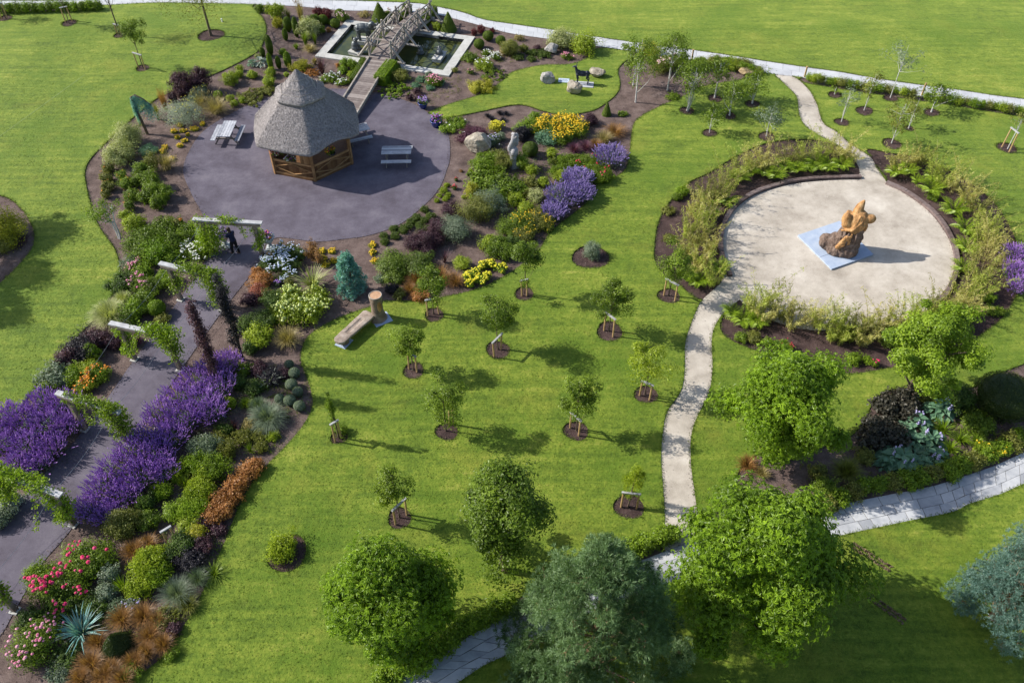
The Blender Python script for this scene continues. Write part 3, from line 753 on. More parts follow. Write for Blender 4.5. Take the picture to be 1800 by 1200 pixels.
def build_setting():
    vs = []; es = []
    for n, p in REG:
        o = len(vs); m = len(p); vs += [Vector(q) for q in p]; es += [(o+i, o+(i+1) % m) for i in range(m)]
    B = [(-95, -12), (110, -12), (110, 150), (-95, 150)]
    o = len(vs); vs += [Vector(q) for q in B]; es += [(o+i, o+(i+1) % 4) for i in range(4)]
    rng = np.random.default_rng(5)
    for X in np.arange(-45, 60, 1.1):
        for Y in np.arange(4, 75, 1.1): vs.append(Vector((X+rng.normal(0, .2), Y+rng.normal(0, .2))))
    V, E_, F, *_ = delaunay_2d_cdt(vs, es, [], 0, 1e-4)
    V = np.array([tuple(v) for v in V]); F = np.array([f for f in F if len(f) == 3])
    # orient up
    a, b, c = V[F[:, 0]], V[F[:, 1]], V[F[:, 2]]
    cr = (b[:, 0]-a[:, 0])*(c[:, 1]-a[:, 1])-(b[:, 1]-a[:, 1])*(c[:, 0]-a[:, 0])
    F[cr < 0] = F[cr < 0][:, ::-1]; F = F[np.abs(cr) > 1e-7]
    cen = V[F].mean(1); reg = region_of(cen)
    names = [('lawn' if r < 0 else REG[r][0]) for r in reg]; names = np.array(names)
    out = {}
    def emit(idx, name, mat, z, smooth=True):
        f = F[idx]; u, inv = np.unique(f, return_inverse=True); f = inv.reshape(-1, 3)
        P = np.column_stack([V[u], np.full(len(u), z)])
        mb = MB(); mb.add(P, f)
        ed = np.sort(np.concatenate([f[:, [0, 1]], f[:, [1, 2]], f[:, [2, 0]]]), axis=1); de = np.concatenate([f[:, [0, 1]], f[:, [1, 2]], f[:, [2, 0]]])
        key = ed[:, 0]*10**7+ed[:, 1]; uq, cnt = np.unique(key, return_counts=True); bd = np.isin(key, uq[cnt == 1])
        be = de[bd]
        m2 = MB(); n = len(be)
        A, Bq = P[be[:, 0]], P[be[:, 1]]; lo = np.array([0, 0, .14])
        m2.add(np.stack([A, Bq, Bq-lo, A-lo], 1).reshape(-1, 3), (np.arange(n)*4)[:, None]+np.array([0, 3, 2, 1]))
        o = mb.obj(name, MAT[mat]); o['kind'] = 'structure'
        o.data.materials.append(MAT['bark'])
        # skirts: cut edges
        me = o.data
        return o, P, f, (A, Bq), m2
    edges = {}; tris = {}
    specs = [('lawn', 'lawn', 'lawn_grass'), ('lawn2', 'island_lawn', 'lawn_grass'), ('bed', 'flower_bed', 'soil'), ('bark_bed', 'bark_bed', 'bark'), ('tarmac', 'tarmac_path', 'tarmac'),
             ('gravel', 'gravel_path', 'gravel'), ('far_path', 'concrete_path', 'joint'), ('near_path', 'paved_path', 'joint'), ('hole', 'tree_pit', 'bark')]
    sk = MB()
    for key, nm, mat in specs:
        idx = np.where(names == key)[0]
        o, P, f, e, m2 = emit(idx, nm, mat, Zr[key])
        edges[key] = e; tris[key] = (P, f); sk.v += m2.v; sk.f += [q+sk.n for q in m2.f]; sk.t += m2.t; sk.n += m2.n
    o = sk.obj('cut_turf_edge', MAT['bark']); o['kind'] = 'structure'
    # far surroundings
    far = MB(); far.box((0, 40, -2.2), 900, 900, .9); o = far.obj('ground', MAT['lawn_grass']); o['kind'] = 'structure'
    return edges, tris
EDGES, TRIS = build_setting()

def strip_slabs(top, bot, name, mat, z, cols, rows, gap=.012, thick=.03):
    A = smooth_poly(top, .2, False); B = smooth_poly(bot, .2, False)
    def res(Q, n):
        s = np.concatenate([[0], np.cumsum(np.linalg.norm(np.diff(Q, axis=0), axis=1))]); t = np.linspace(0, s[-1], n)
        return np.stack([np.interp(t, s, Q[:, 0]), np.interp(t, s, Q[:, 1])], 1), s[-1]
    LA = np.sum(np.linalg.norm(np.diff(A, axis=0), axis=1))
    n = int(LA/cols); rng = np.random.default_rng(3)
    fA, _ = res(A, n*8+1); fB, _ = res(B, n*8+1)
    mb = MB(); rf = np.linspace(0, 1, rows+1)
    for r in range(rows):
        x = 0.0; offs = (r % 2)*.45+rng.random()*.2
        while x < n-.01:
            w = rng.choice([.7, 1.0, 1.35]); x2 = min(n, x+w if x > 0 else x+offs+.3)
            def pt(xx, f):
                q = np.clip(xx/n, 0, 1)*(n*8); i = min(int(q), n*8-1); g = q-i
                a = fA[i]*(1-g)+fA[i+1]*g; b = fB[i]*(1-g)+fB[i+1]*g; return a*(1-f)+b*f
            f1, f2 = rf[r], rf[r+1]
            Q = np.array([pt(x, f1), pt(x2, f1), pt(x2, f2), pt(x, f2)]); cc = Q.mean(0)
            d = Q-cc; ln = np.linalg.norm(d, axis=1)[:, None]; Q = cc+d*(1-gap*1.4/ln)
            t = np.clip(rng.normal(.5, .28), 0, 1); zz = z+rng.normal(0, .0025)
            V = np.concatenate([np.column_stack([Q, np.full(4, zz)]), np.column_stack([Q, np.full(4, zz-thick)])])
            mb.add(V, np.array([[3, 2, 1, 0], [0, 1, 5, 4], [1, 2, 6, 5], [2, 3, 7, 6], [3, 0, 4, 7]]), t)
            x = x2
    o = mb.obj(name, MAT[mat]); o['kind'] = 'structure'; return o
strip_slabs(NEAR_TOP, NEAR_BOT, 'paving_slabs', 'slab', .03, .8, 3, gap=.011)
strip_slabs(FAR_TOP, FAR_BOT, 'path_slabs', 'pale_slab', .026, 1.1, 2, gap=.006)

def scatter(key, dens, rng, box=None):
    P, f = TRIS[key]; a, b, c = P[f[:, 0]], P[f[:, 1]], P[f[:, 2]]
    ar = np.linalg.norm(np.cross(b-a, c-a), axis=1)/2
    if box:
        cen = (a+b+c)/3; ar = np.where((cen[:, 0] > box[0]) & (cen[:, 0] < box[1]) & (cen[:, 1] > box[2]) & (cen[:, 1] < box[3]), ar, 0)
    n = int(ar.sum()*dens); k = rng.choice(len(f), n, p=ar/ar.sum())
    u = rng.random((n, 2)); s = u.sum(1) > 1; u[s] = 1-u[s]
    return a[k]+(b-a)[k]*u[:, :1]+(c-a)[k]*u[:, 1:]
def chips():
    rng = np.random.default_rng(8); m = MB()
    for key, d in (('bed', 34), ('bark_bed', 60), ('hole', 130)):
        P = scatter(key, d, rng, (-40, 45, 8, 62)); n = len(P); P[:, 2] += .012+.02*rng.random(n)
        leafquads(m, rng, P, rdir(rng, n, 1.3), .05*(.5+1.1*rng.random(n)**2), .45, np.clip(rng.random(n)**1.6, 0, 1))
    for key, w_, dn in (('tarmac', .13, 55), ('far_path', .07, 14), ('gravel', .09, 60)):
        A, B = EDGES[key]; ok = (np.abs(A[:, 0]) < 48) & (A[:, 1] > 5) & (A[:, 1] < 70); A, B = A[ok], B[ok]
        ln = np.linalg.norm(B-A, axis=1); n = int(ln.sum()*dn); k = rng.choice(len(A), n, p=ln/ln.sum()); P = A[k]+(B-A)[k]*rng.random(n)[:, None]
        P[:, :2] += rng.normal(0, w_, (n, 2)); P[:, 2] = .03+.006*rng.random(n)
        leafquads(m, rng, P, rdir(rng, n, 2.5), .05*(.4+1.1*rng.random(n)**2), .6, np.clip(.25+.7*rng.random(n)**1.5, 0, 1))
    o = m.obj('bark_chips', MAT['chips']); o['kind'] = 'stuff'
    m = MB()
    P = scatter('gravel', 16, rng); n = len(P); P[:, 2] += .006
    leafquads(m, rng, P, rdir(rng, n, 3), .035*(.5+rng.random(n)), .8, rng.random(n))
    o = m.obj('loose_stones', MAT['grit']); o['kind'] = 'stuff'
def tonemat(name, stops, rough=.85):
    m, N, L, out = nodes(name); a = N('ShaderNodeAttribute', attribute_name='tone')
    c = ramp(N, L, a.outputs['Fac'], [(i/(len(stops)-1), s) for i, s in enumerate(stops)])
    p = N('ShaderNodeBsdfPrincipled', Roughness=rough); L(c, p.inputs['Base Color']); L(p.outputs[0], out.inputs[0])
tonemat('chips', [(.022, .014, .012), (.06, .04, .034), (.12, .085, .072), (.30, .25, .23)])
tonemat('grit', [(.20, .17, .13), (.42, .37, .30), (.62, .57, .49)])
leafmat('grass_blade', [(.060, .100, .012), (.105, .160, .018), (.165, .215, .030)], tr=.25, rough=.6)
leafmat('mown_blade', [(.082, .134, .010), (.122, .176, .014), (.166, .216, .022), (.23, .262, .045)], tr=.25, rough=.6)
chips()
def edge_grass():
    rng = np.random.default_rng(9); m = MB()
    for key in ('lawn', 'lawn2'):
        A, B = EDGES[key]; ok = (np.abs(A[:, 0]) < 60) & (A[:, 1] > 5) & (A[:, 1] < 75); A, B = A[ok], B[ok]
        ln = np.linalg.norm(B-A, axis=1); n = int(ln.sum()*70); k = rng.choice(len(A), n, p=ln/ln.sum())
        P = A[k]+(B-A)[k]*rng.random(n)[:, None]; d = unit((B-A)[k]); inn = np.stack([-d[:, 1], d[:, 0], np.zeros(n)], 1)
        P = P+inn*(rng.normal(.02, .05, n))[:, None]
        T = rdir(rng, n, .8)-inn*.35; L = .05+.06*rng.random(n)
        leafquads(m, rng, P+T*(L*.4)[:, None], np.cross(T, rng.normal(size=(n, 3))), L, .28, np.clip(rng.normal(.5, .25, n), 0, 1), T=T)
    o = m.obj('grass', MAT['grass_blade']); o['kind'] = 'stuff'
    m = MB(); rng = np.random.default_rng(19)
    for key, dn, box in (('lawn', 80, (-27, 36, 11, 40)), ('lawn', 50, (-34, 44, 40, 60)), ('lawn2', 60, None)):
        P = scatter(key, dn, rng, box); n = len(P); T = rdir(rng, n)*np.array([1, 1, .3]); L = .04+.05*rng.random(n); P[:, 2] += .004+.006*rng.random(n)
        t = np.array([noise.noise(Vector((x*.55, y*.55, 3))) for x, y, z in P])*.38+rng.normal(.5, .09, n)
        leafquads(m, rng, P, rdir(rng, n, 8), L, .34, np.clip(t, .38, 1), T=T)
    o = m.obj('mown_grass', MAT['mown_blade']); o['kind'] = 'stuff'
edge_grass()

def lawn_marks():
    m = MB(); A, B = G(-5, 243, .056), G(150, 131, .056); d = unit(B-A); s = V_(-d[1], d[0]); n = 60; rng = np.random.default_rng(2)
    for k in range(n):
        p, q = A*(1-k/n)+B*(k/n), A*(1-(k+.93)/n)+B*((k+.93)/n); w = .022+.014*rng.random(); m.add([p-s*w, q-s*w, q+s*w, p+s*w], [[3, 2, 1, 0][::-1]])
    o = m.obj('line_marking', MAT['chalk']); o['kind'] = 'structure'
    m = MB()
    for (a, b, w, dn) in (((1497, 957), (1566, 1000), .30, 420), ((1525, 1045), (1590, 1092), .28, 260)):
        A, B = G(*a, .06), G(*b, .06); d = unit(B-A); s = V_(-d[1], d[0]); t = rng.random(dn)
        P = A*(1-t)[:, None]+B*t[:, None]+s*(w*np.sign(rng.normal(size=dn))*(.3+.7*rng.random(dn))*.5)[:, None]; P[:, 2] = .058+.02*rng.random(dn)
        leafquads(m, rng, P, rdir(rng, dn, 1.2), .09*(.5+rng.random(dn)), .8, .35+.4*rng.random(dn))
    o = m.obj('scuffed_soil', MAT['turned_soil']); o['kind'] = 'stuff'
def V_(x, y): return np.array([x, y, 0.])
tonemat('turned_soil', [(.07, .05, .028), (.15, .11, .06), (.24, .18, .10)])
solid('chalk', [(.15, .22, .05), (.22, .28, .10)], 6, .9, 0)
lawn_marks()
# ------------------------------------------------------------------ built things
V3 = lambda *a: np.array(a, float)
def bsub(parts, key): ...
def rot(v, a): c, s = math.cos(a), math.sin(a); return np.array([v[0]*c-v[1]*s, v[0]*s+v[1]*c, v[2] if len(v) > 2 else 0])

# ---- thatched gazebo
def gazebo():
    c = G(487, 308)+G(615, 287)-G(553, 320); a0 = math.radians(-77.5); R = 2.55
    root = thing('thatched_gazebo', 'open hexagonal timber gazebo with tall grey thatched roof on the tarmac circle', 'gazebo', c)
    an = [a0+i*PI/3 for i in range(6)]          # 0 = front corner, 5 = left corner, 1 = right corner
    cor = [V3(R*math.cos(a), R*math.sin(a), 0) for a in an]
    fl = MB(); fl.add([p*1.03+V3(0, 0, .13) for p in cor]+[p*1.03+V3(0, 0, .02) for p in cor], [list(range(6))]+[[i+6, (i+1) % 6+6, (i+1) % 6, i] for i in range(6)])
    fl.obj('floor', MAT['wood_dark'], root)
    for p in cor:
        m = MB(); m.beam(p, p+V3(0, 0, 2.25), .16, .16, up=(p[0], p[1], 0), t=.55); m.obj('post', MAT['wood'], root)
    for i in range(6):
        j = (i+1) % 6; A, B = cor[i], cor[j]; d = unit(B-A); n = V3(d[1], -d[0], 0)
        if i == 2: continue    # doorway at the back by the ramp
        A2, B2 = A+d*.08, B-d*.08; L = np.linalg.norm(B2-A2)
        pn = MB(); m_ = 11
        for k in range(m_):
            q = A2+d*L*(k+.5)/m_-n*.03; pn.box(q+V3(0, 0, .56), L/m_*.49, .014, .46, rz=math.atan2(d[1], d[0]), t=(k*37 % 10)/10)
        pn.obj('panel', MAT['wood_dark'], root)
        rl = MB()
        for z, hh in ((.14, .16), (1.02, .12)):
            rl.beam(A2+V3(0, 0, z)+n*.015, B2+V3(0, 0, z)+n*.015, .07, hh, t=.8)
        rl.obj('rail', MAT['wood'], root)
        br = MB(); M = (A2+B2)/2
        for s, e in ((A2, M), (M, B2)):
            for q, z0, z1 in ((0, .22, .62), (1, .62, .97)):
                pass
        # K shaped bracing: both ends to the middle, twice
        br.beam(A2+V3(0, 0, .60)+n*.03, M+V3(0, 0, .24)+n*.03, .035, .09, up=n, t=.9); br.beam(A2+V3(0, 0, .60)+n*.03, M+V3(0, 0, .93)+n*.03, .035, .09, up=n, t=.75)
        br.beam(B2+V3(0, 0, .60)+n*.036, M+V3(0, 0, .24)+n*.036, .035, .09, up=n, t=.85); br.beam(B2+V3(0, 0, .60)+n*.036, M+V3(0, 0, .93)+n*.036, .035, .09, up=n, t=.7)
        br.obj('brace', MAT['wood'], root)
        tp = MB(); tp.beam(A2+V3(0, 0, 2.12), B2+V3(0, 0, 2.12), .1, .14, t=.4); tp.obj('top_plate', MAT['wood'], root)
        if i == 5:   # half-closed boarded bay at the front left
            pb = MB()
            for k in range(6): pb.box(B2-d*(.06+.11*k)-n*.02+V3(0, 0, 1.5), .05, .012, .42, rz=math.atan2(d[1], d[0]), t=(k*53 % 10)/10)
            pb.obj('boarding', MAT['wood'], root)
    # thatch: stacked hexagonal rings with softly rounded corners
    rng = np.random.default_rng(4)
    def ring(r, z, m=12, rnd=.24, arch=None):
        P = []
        for i in range(6):
            A, B = V3(math.cos(an[i]), math.sin(an[i]), 0), V3(math.cos(an[(i+1) % 6]), math.sin(an[(i+1) % 6]), 0)
            for k in range(m):
                t = k/m; p = A*(1-t)+B*t; ln = np.linalg.norm(p); p = p*(1-rnd*(1-ln)*-1.2*0) ; q = p/ln
                p = (p*(1-rnd)+q*rnd*.97)*r
                zz = z
                if arch and i == 0: zz = z+arch*max(0, math.sin(PI*np.clip((t-.12)/.76, 0, 1)))**1.3
                P.append([p[0], p[1], zz])
        return np.array(P)
    def skin(rings, t=.5):
        V = np.concatenate(rings); k = len(rings[0]); i = np.arange(k); j = (i+1) % k
        F = np.concatenate([np.stack([a*k+i, a*k+j, (a+1)*k+j, (a+1)*k+i], 1) for a in range(len(rings)-1)])
        lump = rng.normal(0, .007, V.shape); return V+lump, F
    rt = MB(); rings = [ring(2.65, 2.12, arch=.34), ring(3.22, 2.06, arch=.34), ring(3.33, 2.16, arch=.30), ring(3.33, 2.28, arch=.24)]
    for f in np.linspace(.03, 1, 30): rings.append(ring(3.33*(1-f)+.45*f+.06*math.sin(PI*f), 2.28*(1-f)+5.0*f, arch=.2*max(0, 1-f*4.5)))
    V, F = skin(rings); rt.add(V, F)
    roof = rt.obj('thatch_roof', MAT['thatch'], root, smooth=True)
    # straw ends combed down the slope
    st = MB(); n = 21000; i = rng.integers(0, 6, n); t = rng.random(n); f = 1-np.sqrt(rng.random(n)); f = f*.98
    A = np.array([[math.cos(a), math.sin(a), 0] for a in an]); p = A[i]*(1-t)[:, None]+A[(i+1) % 6]*t[:, None]
    ln = np.linalg.norm(p, axis=1)[:, None]; p = p*.76+p/ln*.24*.97
    arch = np.where(i == 0, .2*np.clip(1-f*4.5, 0, 1)*np.sin(PI*np.clip((t-.12)/.76, 0, 1))**1.3, 0)
    r = 3.33*(1-f)+.45*f+.06*np.sin(PI*f); z = 2.28*(1-f)+5.0*f+arch
    P = p*r[:, None]; P[:, 2] = z+.012
    u = unit(p); T = u*.73+np.array([0, 0, -.68])+rng.normal(0, .22, (n, 3)); Nn = u*.68+np.array([0, 0, .73])
    leafquads(st, rng, P, Nn+rng.normal(0, .09, (n, 3)), .12*(.6+.8*rng.random(n)), .16, rng.random(n), T=T)
    st.obj('straw_ends', MAT['thatch'], roof)['kind'] = 'stuff'
    # ridge cap: three tied tiers with scalloped rim
    cp = MB()
    prof = [(1.26, 4.20), (1.50, 4.16), (1.55, 4.30), (1.16, 4.56), (1.05, 4.59), (.86, 4.80), (.77, 4.83), (.50, 5.16), (.42, 5.20), (.20, 5.46), (.04, 5.64)]
    V, F = skin([ring(r_, z_) for r_, z_ in prof]); cp.add(V, F, .65)
    cap = cp.obj('ridge_cap', MAT['thatch'], root, smooth=True)
    st = MB(); n = 4200; i = rng.integers(0, 6, n); t = rng.random(n); f = 1-np.sqrt(rng.random(n))
    p = A[i]*(1-t)[:, None]+A[(i+1) % 6]*t[:, None]; ln = np.linalg.norm(p, axis=1)[:, None]; p = p*.76+p/ln*.24*.97
    pr = np.array(prof[2:]); r = np.interp(f, np.linspace(0, 1, len(pr)), pr[:, 0]); z = np.interp(f, np.linspace(0, 1, len(pr)), pr[:, 1])
    P = p*r[:, None]; P[:, 2] = z+.01; u = unit(p)
    leafquads(st, rng, P, u*.68+np.array([0, 0, .73])+rng.normal(0, .2, (n, 3)), .15, .17, .3+.7*rng.random(n), T=u*.73+np.array([0, 0, -.68])+rng.normal(0, .2, (n, 3)))
    st.obj('straw_ends', MAT['thatch'], cap)['kind'] = 'stuff'
    for z, r in ((4.58, 1.13), (4.82, .83), (5.18, .48)):
        b = MB(); q = ring(r+.015, z); b.tube(np.concatenate([q, q[:1]]), .018, 5, t=.8, cap=False); b.obj('binding', MAT['wood_grey'], cap)
    b = MB(); q = [V3(.35, .1, 5.3), V3(.62, .0, 5.28), V3(.86, -.12, 4.95), V3(.95, -.2, 4.68)]; b.tube(q, .012, 5); b.obj('tie_wire', MAT['wire_metal'], cap)
    # hanging baskets in the two front openings
    def basket(p, label, cols):
        r = thing('flower_basket', label, 'flower basket', c+p)
        m = MB(); m.lathe([(.05, 0), (.16, .05), (.20, .16), (.17, .17)], n=12); m.obj('basket', MAT['iron_dark'], r)
        m = MB(); rg = RNG(); P, N = cloud(m, rg, (0, 0, .2), V3(.36, .30, .22), 10, .12, 300, .09, .5, .4, floor=-.2); m.obj('foliage', MAT['leaf_green'], r)
        for k, col in enumerate(cols):
            f = MB(); heads(f, rg, P[rg.permutation(len(P))[:26]]*1.12+V3(0, 0, .02), .085, dome=1); f.obj('flowers', MAT['flower_'+col], r)['kind'] = 'stuff'
    mid = lambda i, t: cor[i]*(1-t)+cor[(i+1) % 6]*t
    basket(mid(5, .45)*1.0+V3(0, 0, 1.12), 'magenta and white trailing flower basket on the gazebo rail beside boarded bay', ['magenta', 'white'])
    basket(mid(5, .12)*.99+V3(0, 0, 1.3), 'pale pink flower basket by the left front post of the gazebo', ['softpink', 'rosepink'])
    basket(mid(0, .55)*1.0+V3(0, 0, 1.15), 'yellow and red flower basket under the arched thatch of the gazebo', ['yellow', 'red'])
gazebo()

# ---- picnic tables
def picnic_table(name_label, p, rz, L=1.75):
    r = thing('picnic_table', name_label, 'picnic table', p, rz, 'weathered picnic tables around the gazebo')
    rg = RNG(); m = MB()
    for k in range(5): m.box((0, -.32+.16*k, .74), L/2*(.99+.01*rg.random()), .071, .02, t=rg.random())
    m.obj('tabletop', MAT['wood_table'], r)
    for s in (-1, 1):
        m = MB()
        for k in range(2): m.box((0, s*(.66+.15*k), .45), L/2, .068, .02, t=rg.random())
        m.obj('bench_seat', MAT['wood_table'], r)
    for x in (-L*.34, L*.34):
        m = MB()
        for s in (-1, 1): m.beam((x, s*.72, 0), (x, s*.24, .72), .09, .045, up=(1, 0, 0), t=.3)
        m.beam((x+.05, -.80, .40), (x+.05, .80, .40), .045, .09, t=.4); m.beam((x+.05, -.36, .69), (x+.05, .36, .69), .045, .07, t=.4)
        m.obj('leg_frame', MAT['wood_grey'], r)
picnic_table('weathered grey picnic table standing in sun left of the gazebo', G(404, 245), math.radians(90-1))
picnic_table('weathered grey picnic table in the gazebo shade on open tarmac', G(699, 283), math.radians(1.5))
picnic_table('dark picnic table half hidden tight behind the gazebo right eave', G(629, 245), math.radians(24), 1.5)

# ---- pond
def pond():
    C = [p.copy() for p in POND_C]; ce = np.mean(C, axis=0)
    d1 = unit(C[2]-C[1]); d2 = unit(C[0]-C[1]); w = .62
    O = [C[1], C[2], C[3], C[0]]
    I = [C[1]+(d1+d2)*w, C[2]+(-d1+d2)*w, C[3]-(d1+d2)*w, C[0]+(d1-d2)*w]
    r = thing('garden_pond', 'rectangular dark pond with a broad pale concrete rim under footbridge', 'pond', ce)
    up = V3(0, 0, .10); m = MB(); rg = RNG()
    for a in range(4):
        b = (a+1) % 4; n = 9 if a % 2 == 0 else 5
        for k in range(n):
            f, g = (k+.004)/n, (k+.996)/n
            q = [O[a]*(1-f)+O[b]*f, O[a]*(1-g)+O[b]*g, I[a]*(1-g)+I[b]*g, I[a]*(1-f)+I[b]*f]
            top = [p-ce+up for p in q]; bot = [p-ce-V3(0, 0, .1) for p in q]
            m.add(top+bot, [[0, 1, 2, 3], [0, 4, 5, 1], [1, 5, 6, 2], [2, 6, 7, 3], [3, 7, 4, 0]], t=np.clip(rg.normal(.5, .25), 0, 1))
    m.obj('rim', MAT['concrete'], r)
    m = MB(); top = [p-ce+V3(0, 0, .09) for p in I]; bot = [p-ce-V3(0, 0, .8) for p in I]
    m.add(top+bot, [[a, (a+1) % 4, (a+1) % 4+4, a+4] for a in range(4)]); m.obj('basin_wall', MAT['iron_dark'], r)
    m = MB(); m.add(bot, [[0, 1, 2, 3]]); m.obj('basin_floor', MAT['pond_floor'], r)
    m = MB(); m.add([p-ce+V3(0, 0, -.14) for p in I], [[0, 1, 2, 3]]); o = m.obj('water', MAT['water'])
    o.location = ce; o['kind'] = 'structure'
    return ce, d1, d2
PC, PD1, PD2 = pond()
def plinth(p, a, b, h, label, rz):
    m = MB(); m.box((0, 0, -.25+h/2), a/2, b/2, (.5+h)/2, rz=rz); m.box((0, 0, h+.02), a/2+.03, b/2+.03, .03, rz=rz)
    o = m.obj('statue_plinth', MAT['concrete'], None, p); tag(o, label, 'plinth', 'stone plinths in the pond')
def elephant(p, s, rz, label, pose='stand'):
    m = MB()
    if pose == 'stand':
        m.ell((0, 0, .78), (.52, .30, .34), n=14, m=9); m.ell((-.28, 0, .76), (.30, .28, .33)); m.ell((.30, 0, .82), (.26, .26, .30))
        for x, y, q in ((.33, .17, .08), (.30, -.17, -.05), (-.36, .16, -.07), (-.32, -.16, .06)):
            m.tube([(x, y, .75), (x+q*.6, y, .40), (x+q, y, .12), (x+q, y, 0)], [.16, .115, .095, .115], 9)
        m.ell((.62, 0, 1.02), (.22, .19, .22)); m.tube([(.40, 0, .9), (.62, 0, 1.02)], [.22, .18], 9)
        m.tube([(.78, 0, .98), (.95, 0, 1.0), (1.04, 0, 1.14), (1.02, 0, 1.32), (.93, 0, 1.42)], [.11, .085, .07, .055, .045], 8)
        for y in (-1, 1):
            m.ell((.52, y*.25, 1.02), (.15, .035, .19), B=np.array([[.9, y*.4, 0], [-y*.4, .9, 0], [0, 0, 1.]])); m.tube([(.76, y*.08, .92), (.92, y*.12, .88), (1.02, y*.12, .94)], [.03, .024, .01], 6)
        m.tube([(-.55, 0, .9), (-.64, 0, .65), (-.62, 0, .42)], [.03, .022, .02], 6)
    elif pose == 'sit':
        m.ell((0, 0, .42), (.30, .30, .42), n=12, m=9); m.ell((0, 0, .26), (.36, .38, .26)); m.ell((.10, 0, .88), (.20, .19, .20)); m.tube([(0, 0, .6), (.08, 0, .86)], [.22, .17], 9)
        for y in (-1, 1):
            m.tube([(.1, y*.22, .22), (.36, y*.24, .14), (.48, y*.22, .09)], [.14, .11, .10], 8); m.tube([(.1, y*.2, .6), (.26, y*.24, .42), (.34, y*.2, .28)], [.10, .08, .08], 8)
            m.ell((.02, y*.26, .92), (.13, .035, .18), B=np.array([[.85, y*.5, 0], [-y*.5, .85, 0], [0, 0, 1.]]))
        m.tube([(.25, 0, .86), (.40, 0, .92), (.46, 0, 1.06), (.38, 0, 1.20)], [.09, .07, .055, .045], 8)
    else:
        m.ell((0, 0, .26), (.42, .25, .25), n=12, m=8); m.ell((.38, 0, .42), (.18, .16, .18)); m.tube([(.2, 0, .3), (.38, 0, .42)], [.2, .15], 8)
        m.tube([(.52, 0, .38), (.66, 0, .44), (.72, 0, .58), (.66, 0, .68)], [.08, .06, .05, .04], 8)
        for y in (-1, 1):
            m.tube([(.15, y*.2, .2), (.42, y*.22, .08), (.52, y*.2, .06)], [.10, .08, .08], 8); m.tube([(-.2, y*.2, .18), (-.05, y*.3, .08), (.08, y*.3, .06)], [.12, .09, .08], 8)
            m.ell((.30, y*.19, .46), (.12, .03, .15), B=np.array([[.85, y*.5, 0], [-y*.5, .85, 0], [0, 0, 1.]]))
    me = fuse(m, .022, 3, 'elephant')
    o = meshobj('elephant_statue', me, MAT['bronze'], None, p); o.rotation_euler = (0, 0, rz); o.scale = (s, s, s)
    tag(o, label, 'statue')
WZ = -.14
ang = math.atan2(PD1[1], PD1[0])
q = G(643, 70, .12); plinth(q*V3(1, 1, 0), 1.5, .75, .10, 'largest stone plinth carrying the standing elephant statue', ang+.05); elephant(q*V3(1, 1, 0)+V3(-.1, 0, .15), 1.06, ang+.30, 'big bronze elephant statue with raised trunk standing left of footbridge')
q = G(625, 89, .1); plinth(q*V3(1, 1, 0), .78, .66, .06, 'small square plinth under the sitting elephant statue', ang-.2); elephant(q*V3(1, 1, 0)+V3(0, 0, .11), .86, ang+.9, 'bronze baby elephant statue sitting upright beside the big elephant', 'sit')
q = G(772, 97, .1); plinth(q*V3(1, 1, 0), .60, 1.25, .06, 'long low plinth right of footbridge with the lying elephant', ang+.0); elephant(q*V3(1, 1, 0)+V3(0, .15, .11), .74, ang+1.9, 'small dark elephant statue lying on the plinth right of footbridge', 'lie')
q = G(740, 92, .0); plinth(q*V3(1, 1, 0)+V3(0, 0, -.3), .5, .5, .06, 'sunken plinth in the water close to the footbridge', ang); elephant(q*V3(1, 1, 0)+V3(0, 0, -.22), .66, ang+2.4, 'dark bathing elephant statue in the water close beside footbridge', 'sit')

